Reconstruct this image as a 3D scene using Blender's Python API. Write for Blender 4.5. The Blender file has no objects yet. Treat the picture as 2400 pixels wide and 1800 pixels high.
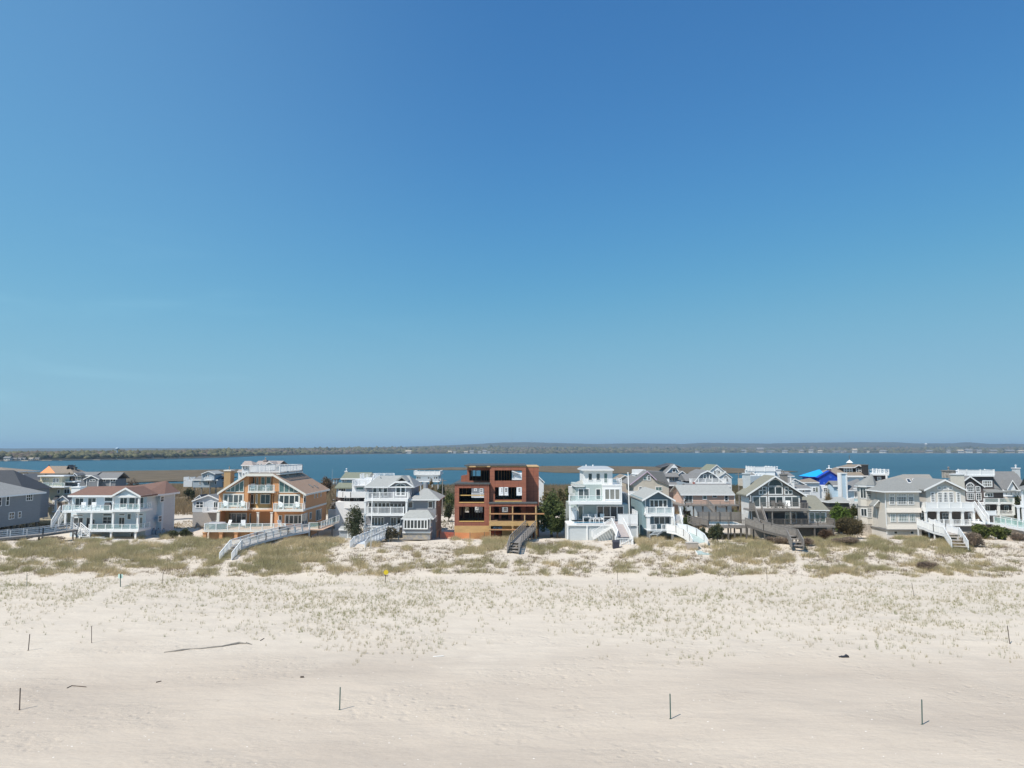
import bpy, math, random
import numpy as np
from mathutils import Vector
R = math.radians
random.seed(7); rng = np.random.default_rng(11)
SC = bpy.context.scene
# ---------------- camera ----------------
F = 1665.0; TH = R(5.318); CAMZ = 14.66; HZ = 1055.0
cam_d = bpy.data.cameras.new('camera'); cam = bpy.data.objects.new('camera', cam_d); SC.collection.objects.link(cam)
cam.location = (0, 0, CAMZ); cam.rotation_euler = (R(90) + TH, 0, 0)
cam_d.sensor_fit = 'HORIZONTAL'; cam_d.sensor_width = 36.0; cam_d.lens = F / 2400 * 36; cam_d.clip_end = 40000; cam_d.clip_start = 0.5
SC.camera = cam
# ---------------- light ----------------
SUN_EL = R(54); SDX, SDY = -0.735, -0.678          # towards the sun, horizontally
sun_d = bpy.data.lights.new('sun', 'SUN'); sun = bpy.data.objects.new('sun', sun_d); SC.collection.objects.link(sun)
sun_d.energy = 4.8; sun_d.angle = R(0.5); sun_d.color = (1.0, 0.925, 0.83)
sv = Vector((SDX * math.cos(SUN_EL), SDY * math.cos(SUN_EL), math.sin(SUN_EL)))
sun.rotation_euler = sv.to_track_quat('Z', 'Y').to_euler(); sun.location = (-40, -30, 80)
w = bpy.data.worlds.new('World'); SC.world = w; w.use_nodes = True
nt = w.node_tree; bg = nt.nodes['Background']
sky = nt.nodes.new('ShaderNodeTexSky'); sky.sky_type = 'NISHITA'; sky.sun_disc = False
sky.sun_elevation = SUN_EL; sky.sun_rotation = math.atan2(SDX, SDY)
sky.air_density = 1.0; sky.dust_density = 0.3; sky.ozone_density = 3.0; sky.altitude = 10
def vmul(k, src):
    v = nt.nodes.new('ShaderNodeVectorMath'); v.operation = 'SCALE'; v.inputs['Scale'].default_value = k; nt.links.new(src, v.inputs[0]); return v.outputs[0]
crv = nt.nodes.new('ShaderNodeRGBCurve')            # camera-like tone response on the clear sky
for ci, pts in enumerate(([(0, 0), (.119, .058), (.213, .108), (.36, .20), (.566, .27), (.725, .305), (1, .35)],
                          [(0, 0), (.205, .212), (.353, .345), (.50, .435), (.734, .50), (1, .55)],
                          [(0, 0), (.20, .30), (.382, .50), (.50, .585), (.60, .62), (.80, .65), (1, .68)])):
    cv = crv.mapping.curves[ci]
    cv.points[0].location = pts[0]; cv.points[1].location = pts[-1]
    for p_ in pts[1:-1]: cv.points.new(*p_)
crv.mapping.update()
nt.links.new(vmul(.12, sky.outputs[0]), crv.inputs['Color']); tcs = nt.nodes.new('ShaderNodeTexCoord'); mps = nt.nodes.new('ShaderNodeMapping'); mps.inputs['Scale'].default_value = (3.0, 3.0, 16.0); mps.inputs['Rotation'].default_value = (0, R(4), 0); nt.links.new(tcs.outputs['Generated'], mps.inputs[0])
nzs = nt.nodes.new('ShaderNodeTexNoise'); nzs.inputs['Scale'].default_value = 1.6; nzs.inputs['Detail'].default_value = 7; nzs.inputs['Distortion'].default_value = .6; nt.links.new(mps.outputs[0], nzs.inputs[0])
cir = nt.nodes.new('ShaderNodeMapRange'); cir.interpolation_type = 'SMOOTHSTEP'; nt.links.new(nzs.outputs[0], cir.inputs[0])
for i_, v_ in zip((1, 2, 3, 4), (.50, .80, 0., .13)): cir.inputs[i_].default_value = v_
seps = nt.nodes.new('ShaderNodeSeparateXYZ'); nt.links.new(tcs.outputs['Generated'], seps.inputs[0])
bnd = nt.nodes.new('ShaderNodeMapRange'); bnd.interpolation_type = 'SMOOTHSTEP'; nt.links.new(seps.outputs[2], bnd.inputs[0])
for i_, v_ in zip((1, 2, 3, 4), (.34, .10, 0., 1.)): bnd.inputs[i_].default_value = v_
lft = nt.nodes.new('ShaderNodeMapRange'); lft.interpolation_type = 'SMOOTHSTEP'; nt.links.new(seps.outputs[0], lft.inputs[0])
for i_, v_ in zip((1, 2, 3, 4), (.05, -.62, 0., 1.)): lft.inputs[i_].default_value = v_
def sm(op, a, c):
    x = nt.nodes.new('ShaderNodeMath'); x.operation = op
    for i, v in enumerate((a, c)):
        if isinstance(v, (int, float)): x.inputs[i].default_value = v
        else: nt.links.new(v, x.inputs[i])
    return x
mm = sm('MULTIPLY', lft.outputs[0], sm('ADD', sm('MULTIPLY', sm('MULTIPLY', cir.outputs[0], bnd.outputs[0]).outputs[0], .9).outputs[0], .13).outputs[0])   # thin high veil, thicker to the west
mxs = nt.nodes.new('ShaderNodeMix'); mxs.data_type = 'RGBA'; nt.links.new(mm.outputs[0], mxs.inputs[0]); nt.links.new(crv.outputs[0], mxs.inputs[6]); mxs.inputs[7].default_value = (.47, .84, .98, 1)
nt.links.new(vmul(1 / .12, mxs.outputs[2]), bg.inputs[0]); bg.inputs[1].default_value = 0.107
SC.view_settings.view_transform = 'Standard'; SC.view_settings.look = 'None'; SC.view_settings.exposure = 0.15; SC.view_settings.gamma = 1.0
SC.render.engine = 'CYCLES'
HAZE_D = 1.0e-4

# ---------------- pixel <-> world ----------------
CT, ST = math.cos(TH), math.sin(TH)
def W(px, py, Y):
    dx = (px - 1200) / F; dz = (900 - py) / F
    t = Y / (CT - dz * ST)
    return (dx * t, Y, CAMZ + (ST + dz * CT) * t)

# ---------------- noise ----------------
_T = rng.random((256, 256))
def vnoise(x, y):
    x = np.asarray(x, float); y = np.asarray(y, float)
    xi = np.floor(x).astype(int); yi = np.floor(y).astype(int); fx = x - xi; fy = y - yi
    fx = fx * fx * (3 - 2 * fx); fy = fy * fy * (3 - 2 * fy)
    a = _T[xi & 255, yi & 255]; b = _T[(xi + 1) & 255, yi & 255]; c = _T[xi & 255, (yi + 1) & 255]; d = _T[(xi + 1) & 255, (yi + 1) & 255]
    return (a * (1 - fx) + b * fx) * (1 - fy) + (c * (1 - fx) + d * fx) * fy
def fbm(x, y, o=4):
    s = 0; a = 0.5; n = 0
    for i in range(o):
        s = s + a * vnoise(x * 2 ** i + 17.3 * i, y * 2 ** i + 5.1 * i); n += a; a *= 0.5
    return s / n
def sst(a, b, x):
    t = np.clip((x - a) / (b - a), 0, 1); return t * t * (3 - 2 * t)
def HG(x, y):
    x = np.asarray(x, float); y = np.asarray(y, float)
    yy = y + 3.5 * (fbm(x / 17 + 3, y * 0 + 1.5, 3) - .5) * 2
    z = 0.25 * (fbm(x / 14, y / 9) - .5) * 2 - 0.25 * np.exp(-((yy - 83) / 2.5) ** 2)
    z = z + 0.05 * (fbm(x / 1.3, y / 0.8, 3) - .5) * (y < 100)
    d = sst(84, 101, yy)
    z = z + 1.6 * d + 1.5 * d * (fbm(x / 7 + 9, y / 5, 4) - .5) * (1 - .85 * sst(101, 112, yy))
    z = z - 0.55 * sst(102, 111, yy)
    flat = sst(150, 200, y); z = z * (1 - flat) + flat * 0.5
    z = z - 2.4 * sst(270, 320, y)
    return z
def hg(x, y): return float(HG(x, y))
def G(px, py, off=0.0):
    lo = 20.0; p = None
    for i in range(1, 2200):
        Y = lo + i * 0.1
        X, _, Z = W(px, py, Y)
        if Z <= hg(X, Y) + off: return (X, Y, hg(X, Y))
    return (X, Y, hg(X, Y))

# ---------------- materials ----------------
MC = {}
def mat(name, col, rough=.8, var=.12, scale=2.0, bump=0.0, bscale=None, stretch=(1, 1, 1), metal=0, spec=.5, col2=None, alpha=1, c2lo=.4, c2hi=.6):
    if name in MC: return MC[name]
    m = bpy.data.materials.new(name); m.use_nodes = True; MC[name] = m
    n = m.node_tree; b = n.nodes['Principled BSDF']
    b.inputs['Roughness'].default_value = rough; b.inputs['Metallic'].default_value = metal
    b.inputs['Specular IOR Level'].default_value = spec
    if alpha < 1: b.inputs['Alpha'].default_value = alpha
    tc = n.nodes.new('ShaderNodeTexCoord'); mp = n.nodes.new('ShaderNodeMapping'); mp.inputs['Scale'].default_value = stretch
    n.links.new(tc.outputs['Object'], mp.inputs[0])
    nz = n.nodes.new('ShaderNodeTexNoise'); nz.inputs['Scale'].default_value = scale; nz.inputs['Detail'].default_value = 6; nz.inputs['Roughness'].default_value = .65
    n.links.new(mp.outputs[0], nz.inputs[0])
    cr = n.nodes.new('ShaderNodeValToRGB')
    lo, hi = c2lo, c2hi
    cr.color_ramp.elements[0].position = lo - .1; cr.color_ramp.elements[1].position = hi + .1
    a = col; c2 = col2 or col
    cr.color_ramp.elements[0].color = (*[min(1, c * (1 - var)) for c in a], 1); cr.color_ramp.elements[1].color = (*[min(1, c * (1 + var)) for c in c2], 1)
    n.links.new(nz.outputs[0], cr.inputs[0]); n.links.new(cr.outputs[0], b.inputs['Base Color'])
    if bump:
        bz = n.nodes.new('ShaderNodeTexNoise'); bz.inputs['Scale'].default_value = bscale or scale * 4; bz.inputs['Detail'].default_value = 4
        n.links.new(mp.outputs[0], bz.inputs[0])
        bp = n.nodes.new('ShaderNodeBump'); bp.inputs['Strength'].default_value = bump; bp.inputs['Distance'].default_value = .05
        n.links.new(bz.outputs[0], bp.inputs['Height']); n.links.new(bp.outputs[0], b.inputs['Normal'])
    return m
def siding(name, col, var=.07): return mat(name, col, .75, var, 1.6, .3, 14, (.5, .5, 5))
def shingle(name, col, var=.18): return mat(name, col, .9, var, 3.0, .5, 12, (1, 1, 3))
def wood(name, col, var=.2): return mat(name, col, .8, var, 5, .3, 18, (1, .4, 1))

WHITE = mat('white_paint', (.78, .79, .79), .5, .03, 2)
WHITE2 = mat('white_weathered', (.62, .64, .66), .6, .06, 3)
GLASS = mat('dark_glass', (.035, .045, .05), .06, .4, .6, 0, None, (1, 1, 1), 0, .9)
GLASS2 = mat('hazy_glass', (.085, .10, .105), .08, .3, .6, 0, None, (1, 1, 1), 0, .8)
GLASS3 = mat('curtained_glass', (.22, .22, .20), .12, .25, .8, 0, None, (1, .3, 1), 0, .7)
GLASSG = mat('green_glass', (.10, .17, .16), .05, .3, .7, 0, None, (1, 1, 1), 0, .9)
DARK = mat('dark_void', (.02, .02, .022), .9, .2)
GWOOD = wood('grey_wood', (.22, .205, .19))
GWOOD2 = wood('dark_grey_wood', (.12, .11, .10))
DECKM = wood('deck_boards', (.36, .33, .30))
MILK = mat('railing_glass', (.55, .72, .72), .12, .05, 1, 0, None, (1, 1, 1), 0, .5, None, .20)
MILKG = mat('railing_glass_green', (.35, .55, .52), .1, .05, 1, 0, None, (1, 1, 1), 0, .6, None, .26)

# ---------------- mesh builder ----------------
def rootloc(p):
    while p is not None and p.parent: p = p.parent
    return Vector(p.location) if p is not None else Vector((0, 0, 0))
class MB:
    def __init__(s): s.v = []; s.f = []
    def add(s, vs, fs):
        o = len(s.v); s.v += [tuple(map(float, p)) for p in vs]; s.f += [tuple(o + i for i in f) for f in fs]; return s
    def box(s, x0, x1, y0, y1, z0, z1):
        x0, x1 = sorted((x0, x1)); y0, y1 = sorted((y0, y1)); z0, z1 = sorted((z0, z1))
        return s.add([(x0,y0,z0),(x1,y0,z0),(x1,y1,z0),(x0,y1,z0),(x0,y0,z1),(x1,y0,z1),(x1,y1,z1),(x0,y1,z1)],
                     [(0,3,2,1),(4,5,6,7),(0,1,5,4),(1,2,6,5),(2,3,7,6),(3,0,4,7)])
    def prism(s, P, d):
        n = len(P); Q = [tuple(a + b for a, b in zip(p, d)) for p in P]
        return s.add(list(P) + Q, [tuple(range(n)), tuple(range(2 * n - 1, n - 1, -1))] + [((i + 1) % n, i, n + i, n + (i + 1) % n) for i in range(n)])
    def prismY(s, P, y0, y1): return s.prism([(x, y0, z) for x, z in P], (0, y1 - y0, 0))
    def prismX(s, P, x0, x1): return s.prism([(x0, y, z) for y, z in P], (x1 - x0, 0, 0))
    def prismZ(s, P, z0, z1): return s.prism([(x, y, z0) for x, y in P], (0, 0, z1 - z0))
    def slab(s, P, t):                          # a tilted polygon given thickness downward
        return s.prism(P, (0, 0, -t))
    def beam(s, p, q, w, h):
        p = Vector(p); q = Vector(q); d = (q - p).normalized()
        sd = d.cross(Vector((0, 0, 1)))
        if sd.length < .01: sd = Vector((1, 0, 0))
        sd.normalize(); up = sd.cross(d).normalized(); a = sd * w / 2; b = up * h / 2
        V8 = [p - a - b, p + a - b, p + a + b, p - a + b, q - a - b, q + a - b, q + a + b, q - a + b]
        return s.add(V8, [(0,1,2,3),(4,7,6,5),(0,4,5,1),(1,5,6,2),(2,6,7,3),(3,7,4,0)])
    def tube(s, p, q, r0, r1=None, n=8):
        r1 = r0 if r1 is None else r1
        p = Vector(p); q = Vector(q); d = (q - p).normalized(); a = d.orthogonal().normalized(); b = d.cross(a)
        vs = [p + (a * math.cos(2*math.pi*i/n) + b * math.sin(2*math.pi*i/n)) * r0 for i in range(n)] + [q + (a * math.cos(2*math.pi*i/n) + b * math.sin(2*math.pi*i/n)) * r1 for i in range(n)]
        return s.add(vs, [(i, (i+1) % n, n + (i+1) % n, n + i) for i in range(n)] + [tuple(range(n-1, -1, -1)), tuple(range(n, 2*n))])
    def build(s, name, m, parent=None, smooth=False):
        if not s.v: return None
        o = rootloc(parent)
        me = bpy.data.meshes.new(name); me.from_pydata([(x - o.x, y - o.y, z - o.z) for x, y, z in s.v], [], s.f)
        me.materials.append(m); me.update()
        if smooth: me.polygons.foreach_set('use_smooth', [True] * len(me.polygons))
        ob = bpy.data.objects.new(name, me); SC.collection.objects.link(ob)
        if parent is not None: ob.parent = parent
        return ob
def tag(o, label, cat, group=None):
    o['label'] = label; o['category'] = cat
    if group: o['group'] = group
    return o
def thing(name, label, cat, loc, group=None):
    o = bpy.data.objects.new(name, None); SC.collection.objects.link(o); o.location = loc; o.empty_display_size = .3
    return tag(o, label, cat, group)
def npmesh(name, verts, faces, m, parent=None, k=3):
    o = rootloc(parent)
    verts = np.asarray(verts, np.float32) - np.array(o, np.float32); faces = np.asarray(faces, np.int32)
    me = bpy.data.meshes.new(name); me.vertices.add(len(verts)); me.vertices.foreach_set('co', verts.ravel())
    me.loops.add(faces.size); me.loops.foreach_set('vertex_index', faces.ravel())
    me.polygons.add(len(faces)); me.polygons.foreach_set('loop_start', np.arange(0, faces.size, k, dtype=np.int32)); me.polygons.foreach_set('loop_total', np.full(len(faces), k, np.int32))
    me.update(calc_edges=True); me.validate(); me.materials.append(m)
    ob = bpy.data.objects.new(name, me); SC.collection.objects.link(ob)
    if parent is not None: ob.parent = parent
    return ob
def copy_tree(o, parent=None):
    c = o.copy(); SC.collection.objects.link(c); c.parent = parent
    for ch in o.children: copy_tree(ch, c)
    return c
# ======================= SETTING =======================
def gmat():
    m = bpy.data.materials.new('sand'); m.use_nodes = True; n = m.node_tree; b = n.nodes['Principled BSDF']; b.inputs['Roughness'].default_value = .95; b.inputs['Specular IOR Level'].default_value = .1
    tc = n.nodes.new('ShaderNodeTexCoord')
    def noise(scale, st, det=5, ro=.6):
        mp = n.nodes.new('ShaderNodeMapping'); mp.inputs['Scale'].default_value = st; n.links.new(tc.outputs['Object'], mp.inputs[0])
        z = n.nodes.new('ShaderNodeTexNoise'); z.inputs['Scale'].default_value = scale; z.inputs['Detail'].default_value = det; z.inputs['Roughness'].default_value = ro
        n.links.new(mp.outputs[0], z.inputs[0]); return z.outputs[0]
    def ramp(x, p0, c0, p1, c1):
        r = n.nodes.new('ShaderNodeValToRGB'); r.color_ramp.elements[0].position = p0; r.color_ramp.elements[1].position = p1
        r.color_ramp.elements[0].color = (*c0, 1); r.color_ramp.elements[1].color = (*c1, 1); n.links.new(x, r.inputs[0]); return r.outputs[0]
    def mix(f, a, c, mode='MIX'):
        x = n.nodes.new('ShaderNodeMix'); x.data_type = 'RGBA'; x.blend_type = mode
        if isinstance(f, float): x.inputs[0].default_value = f
        else: n.links.new(f, x.inputs[0])
        n.links.new(a, x.inputs[6]); n.links.new(c, x.inputs[7]); return x.outputs[2]
    sep = n.nodes.new('ShaderNodeSeparateXYZ'); n.links.new(tc.outputs['Object'], sep.inputs[0])
    def mr(x, a, c, d=0., e=1.):
        r = n.nodes.new('ShaderNodeMapRange'); r.interpolation_type = 'SMOOTHSTEP'; n.links.new(x, r.inputs[0])
        for i, v in zip((1, 2, 3, 4), (a, c, d, e)): r.inputs[i].default_value = v
        return r.outputs[0]
    def math_(op, a, c):
        x = n.nodes.new('ShaderNodeMath'); x.operation = op
        for i, v in enumerate((a, c)):
            if isinstance(v, (int, float)): x.inputs[i].default_value = v
            else: n.links.new(v, x.inputs[i])
        return x.outputs[0]
    big = noise(.05, (1, 3.2, 1), 5, .55)
    c1 = ramp(big, .35, SAND_A, .62, SAND_B)
    dry = ramp(noise(.3, (1, 2, 1)), .3, SAND_C, .7, SAND_D)
    yy = math_('ADD', sep.outputs[1], math_('MULTIPLY', math_('SUBTRACT', noise(.06, (1, .6, 1)), .5), 26.))
    col = mix(mr(yy, 46., 58.), c1, dry)
    fine = ramp(noise(6., (1, 1, 1), 4, .8), .3, (.93, .92, .91), .75, (1.04, 1.04, 1.04)); col = mix(1.0, col, fine, 'MULTIPLY')
    # darker footprint-like scuffs
    vo = n.nodes.new('ShaderNodeTexVoronoi'); vo.inputs['Scale'].default_value = 1.1; n.links.new(tc.outputs['Object'], vo.inputs[0])
    sc = ramp(vo.outputs[0], .06, (.80, .78, .76), .13, (1, 1, 1)); sm = ramp(noise(.12, (1, 1.7, 1)), .5, (0, 0, 0), .62, (1, 1, 1))
    col = mix(sm, col, mix(1.0, col, sc, 'MULTIPLY'))
    # far inland: scrub soil
    soil = ramp(noise(.4, (1, 1, 1)), .35, (.16, .13, .085), .65, (.24, .19, .13))
    col = mix(mr(yy, 150., 175.), col, soil)
    n.links.new(col, b.inputs['Base Color'])
    vb = n.nodes.new('ShaderNodeTexVoronoi'); vb.feature = 'SMOOTH_F1'; vb.inputs['Scale'].default_value = 1.5; n.links.new(tc.outputs['Object'], vb.inputs[0])
    vp = mr(vb.outputs[0], .0, .34); scuff = mr(noise(.09, (1, 1.8, 1), 4), .47, .60)
    pits = math_('MULTIPLY', math_('SUBTRACT', vp, 1.), math_('MULTIPLY', scuff, .9))
    bh = math_('ADD', math_('ADD', math_('MULTIPLY', noise(1.6, (1, 1.9, 1), 6, .7), math_('ADD', scuff, .35)), math_('MULTIPLY', noise(.35, (.8, 1.8, 1), 4), 2.4)), pits)
    bp = n.nodes.new('ShaderNodeBump'); bp.inputs['Strength'].default_value = .55; bp.inputs['Distance'].default_value = .12
    n.links.new(bh, bp.inputs['Height']); n.links.new(bp.outputs[0], b.inputs['Normal'])
    return m
SAND_A = (.465, .404, .336); SAND_B = (.54, .473, .392); SAND_C = (.55, .491, .412); SAND_D = (.61, .547, .461)
SAND = gmat()
ys = np.concatenate([np.arange(14, 80, .45), np.arange(80, 125, .3), np.arange(125, 170, 1.0), np.geomspace(171, 14000, 60)])
us = np.linspace(-1.05, 1.05, 421)
YY, UU = np.meshgrid(ys, us, indexing='ij'); XX = UU * (YY + 12); ZZ = HG(XX, YY)
nr, nc = YY.shape
idx = np.arange(nr * nc).reshape(nr, nc)
faces = np.stack([idx[:-1, :-1], idx[:-1, 1:], idx[1:, 1:], idx[1:, :-1]], -1).reshape(-1, 4)
g = npmesh('ground', np.stack([XX, YY, ZZ], -1).reshape(-1, 3), faces, SAND, None, 4); g['kind'] = 'structure'
g.data.polygons.foreach_set('use_smooth', [True] * len(g.data.polygons))

# water
wm = bpy.data.materials.new('bay_water'); wm.use_nodes = True; n = wm.node_tree; b = n.nodes['Principled BSDF']
b.inputs['Base Color'].default_value = (.012, .085, .125, 1); b.inputs['Roughness'].default_value = .32; b.inputs['IOR'].default_value = 1.33
tc = n.nodes.new('ShaderNodeTexCoord')
def wn(s, st, d):
    mp = n.nodes.new('ShaderNodeMapping'); mp.inputs['Scale'].default_value = st; n.links.new(tc.outputs['Object'], mp.inputs[0])
    z = n.nodes.new('ShaderNodeTexNoise'); z.inputs['Scale'].default_value = s; z.inputs['Detail'].default_value = d; n.links.new(mp.outputs[0], z.inputs[0]); return z
z1 = wn(.6, (1, .6, 1), 6); bp = n.nodes.new('ShaderNodeBump'); bp.inputs['Strength'].default_value = 1; bp.inputs['Distance'].default_value = .9
n.links.new(z1.outputs[0], bp.inputs['Height']); n.links.new(bp.outputs[0], b.inputs['Normal'])
z2 = wn(.02, (.22, 1.2, 1), 6); cr = n.nodes.new('ShaderNodeValToRGB'); cr.color_ramp.elements[0].position = .35; cr.color_ramp.elements[1].position = .66
cr.color_ramp.elements[0].color = (.012, .058, .082, 1); cr.color_ramp.elements[1].color = (.020, .082, .108, 1); n.links.new(z2.outputs[0], cr.inputs[0]); n.links.new(cr.outputs[0], b.inputs['Base Color'])
o = MB().add([(-12000, 255, -.5), (12000, 255, -.5), (12000, 14000, -.5), (-12000, 14000, -.5)], [(0, 1, 2, 3)]).build('water', wm); o['kind'] = 'structure'
# marshes
MARSH = mat('marsh_grass', (.11, .09, .06), .95, .25, .08, .8, 1.2, (1, 2.5, 1), 0, .1, (.15, .118, .08))
def shorepts(L, wz=-.5):
    out = []
    for px, py in L:
        d = (CAMZ - wz) * F / (py - HZ) ; out.append(((px - 1200) / F * d, d))
    return out
def marsh(L, label=None):
    P = []
    L = L + [L[0]]
    for (a, c), (d, e) in zip(L[:-1], L[1:]):
        n_ = max(2, int(abs(d - a) / 12))
        for i in range(n_):
            t = i / n_; px = a + (d - a) * t; py = c + (e - c) * t
            P.append((px, py + .7 * (float(fbm(px / 30, py / 3 + 5, 3)) - .5)))
    MB().prismZ(shorepts(P), -1.4, -.15).build('marsh', MARSH)['kind'] = 'structure'
marsh([(-150, 1112), (0, 1108), (230, 1106), (330, 1103.5), (560, 1100.5), (700, 1102), (700, 1106), (560, 1108), (540, 1114), (560, 1118), (520, 1126), (300, 1131), (-150, 1135)])
marsh([(950, 1100), (1060, 1095.5), (1100, 1096), (1290, 1092.3), (1420, 1092.5), (1600, 1095), (1700, 1096.5), (1850, 1104.5), (1865, 1106), (1760, 1109), (1500, 1110), (1400, 1109), (1300, 1107.5), (1250, 1104), (1100, 1101.5), (1000, 1101)])
marsh([(380, 1133), (520, 1136), (640, 1139), (700, 1141), (700, 1150), (380, 1150)])
# far land
shore = [(-400, 1084), (0, 1081), (160, 1079.5), (330, 1077.3), (520, 1073), (600, 1069), (700, 1066.5), (900, 1064), (1100, 1063), (1250, 1063.2), (1500, 1062), (1800, 1061.3), (2100, 1062.2), (2400, 1062.3), (2800, 1062.5)]
def shore_y(px): return np.interp(px, [a for a, _ in shore], [c for _, c in shore])
def shore_d(px): return (CAMZ + .5) * F / (shore_y(px) - HZ)
P = []; B = []
for px in np.arange(-400, 2801, 8):
    d = float(shore_d(px)) * (1 + .02 * (float(fbm(px / 25, 2.2, 3)) - .5)); P.append(((px - 1200) / F * d, d))
BEACH = mat('far_beach', (.36, .31, .25), .9, .2, .02); HILL = mat('hill_woods', (.060, .062, .05), .95, .3, .004, 0, None, (1, 1, 1), 0, .1, (.10, .095, .07))
MB().prismZ(P + [(x * 1.012, y * 1.012) for x, y in P[::-1]], -1.5, .7).build('far_beach', BEACH)['kind'] = 'structure'
MB().prismZ([(x * 1.008, y * 1.008) for x, y in P] + [(16000 * 1.2, 14000), (-16000 * 1.2, 14000)], -1.5, .6).build('far_shore', HILL)['kind'] = 'structure'
# hills beyond: height field following the skyline
def hills(name, depth0, depth1, prof):
    pxs = np.arange(-500, 2901, 10); rows = 14; vs = []; fs = []
    top = np.interp(pxs, [a for a, _ in prof], [c for _, c in prof]) + .9 * (fbm(pxs / 40., pxs * 0 + depth0, 4) - .5)
    for r in range(rows):
        t = r / (rows - 1); D = depth0 + (depth1 - depth0) * t
        zt = CAMZ + (HZ - top) / F * (depth0 + (depth1 - depth0) * .6)
        z = zt * math.sin(math.pi * min(1, t / .6) / 2) if t < .6 else zt
        z = z * (1 + .05 * (fbm(pxs / 25., pxs * 0 + r * 1.7, 3) - .5)) + 1
        for px, zz in zip(pxs, z): vs.append(((px - 1200) / F * D, D, zz))
    nn = len(pxs)
    for r in range(rows - 1):
        for i in range(nn - 1): fs.append((r * nn + i, r * nn + i + 1, (r + 1) * nn + i + 1, (r + 1) * nn + i))
    npmesh(name, vs, fs, HILL, None, 4)['kind'] = 'structure'
hills('hills', 5200, 9000, [(-400, 1052), (700, 1050), (950, 1047.5), (1080, 1043), (1180, 1037.5), (1240, 1037), (1330, 1039.5), (1400, 1041), (1480, 1039.5), (1600, 1041), (1650, 1038), (1720, 1039.5), (1800, 1040), (1900, 1038), (2000, 1037.2), (2100, 1037.5), (2140, 1039.5), (2230, 1039.5), (2265, 1036.8), (2310, 1041), (2370, 1040.6), (2440, 1042), (2800, 1044)])
# far woods: canopy clumps in one mass
def colmat(name, rough=.95, trans=0, spec=.1):
    m = bpy.data.materials.new(name); m.use_nodes = True; n = m.node_tree; b = n.nodes['Principled BSDF']; b.inputs['Roughness'].default_value = rough; b.inputs['Specular IOR Level'].default_value = spec
    a = n.nodes.new('ShaderNodeAttribute'); a.attribute_name = 'tone'; n.links.new(a.outputs['Color'], b.inputs['Base Color'])
    if trans:
        t = n.nodes.new('ShaderNodeBsdfTranslucent'); n.links.new(a.outputs['Color'], t.inputs[0]); mx = n.nodes.new('ShaderNodeMixShader'); mx.inputs[0].default_value = trans
        n.links.new(b.outputs[0], mx.inputs[1]); n.links.new(t.outputs[0], mx.inputs[2]); n.links.new(mx.outputs[0], n.nodes['Material Output'].inputs[0])
    return m
LEAF = colmat('foliage', .9, .25); GRASSM = colmat('grass_blades', .9, .45)
def settone(o, cols, rep):
    at = o.data.color_attributes.new('tone', 'FLOAT_COLOR', 'POINT')
    c = np.repeat(np.asarray(cols, np.float32), rep, axis=0); c = np.concatenate([c, np.ones((len(c), 1), np.float32)], 1)
    at.data.foreach_set('color', c.ravel())
ICO_V = np.array([(0,0,1),(.89,0,.45),(.28,.85,.45),(-.72,.53,.45),(-.72,-.53,.45),(.28,-.85,.45),(.72,.53,-.3),(-.28,.85,-.3),(-.89,0,-.3),(-.28,-.85,-.3),(.72,-.53,-.3)])
ICO_F = np.array([(0,1,2),(0,2,3),(0,3,4),(0,4,5),(0,5,1),(1,6,2),(2,6,7),(2,7,3),(3,7,8),(3,8,4),(4,8,9),(4,9,5),(5,9,10),(5,10,1),(1,10,6)])
def clumps(name, C, S, cols, kind='stuff'):
    N = len(C); jit = 1 + .35 * (rng.random((N, 11, 1)) - .5)
    V = C[:, None, :] + ICO_V[None] * jit * S[:, None, :]; Fc = ICO_F[None] + 11 * np.arange(N)[:, None, None]
    o = npmesh(name, V.reshape(-1, 3), Fc.reshape(-1, 3), LEAF); settone(o, cols, 11)
    if kind: o['kind'] = kind
    return o
N = 15000
px = rng.uniform(-350, 2750, N); d0 = shore_d(px); back = rng.random(N) ** 1.6
dd = d0 * 1.012 + 12 + back * (350 + d0 * .35)
topy = np.interp(px, [-400, 0, 200, 400, 600, 800, 1000, 1100, 1250, 1500, 1700, 2000, 2400, 2800], [1060, 1060, 1058, 1056.5, 1053, 1050, 1047.3, 1046, 1047, 1047.5, 1048, 1047.5, 1048.5, 1049])
ztop = CAMZ + (HZ - topy) / F * (d0 * 1.2 + 120)
hh = np.minimum(ztop - 1, (8 + back * 30)) * (.72 + .4 * rng.random(N)) * (.8 + .5 * fbm(px / 22, dd / 90, 2)); hh = np.maximum(hh, 3)
keep = (fbm(px / 12, dd / 40 + 3, 3) > .34) | (back > .12)
px, dd, hh = px[keep], dd[keep], hh[keep]; N = len(px)
C = np.stack([(px - 1200) / F * dd, dd, hh * .55], 1); S = np.stack([3.2 + dd * .0016 * (1 + rng.random(N)), 4 + 4 * rng.random(N), hh * .5], 1)
pal = np.array([(.15, .125, .10), (.19, .155, .12), (.13, .125, .075), (.17, .165, .09), (.075, .08, .055), (.20, .15, .12)])
wts = fbm(px / 60 + 40, dd / 200, 3); pick = np.clip((wts + .35 * (rng.random(N) - .5)) * 6, 0, 5.9).astype(int)
cols = pal[pick] * (.8 + .4 * rng.random((N, 1)))
clumps('far_woods', C, S, cols)
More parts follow.
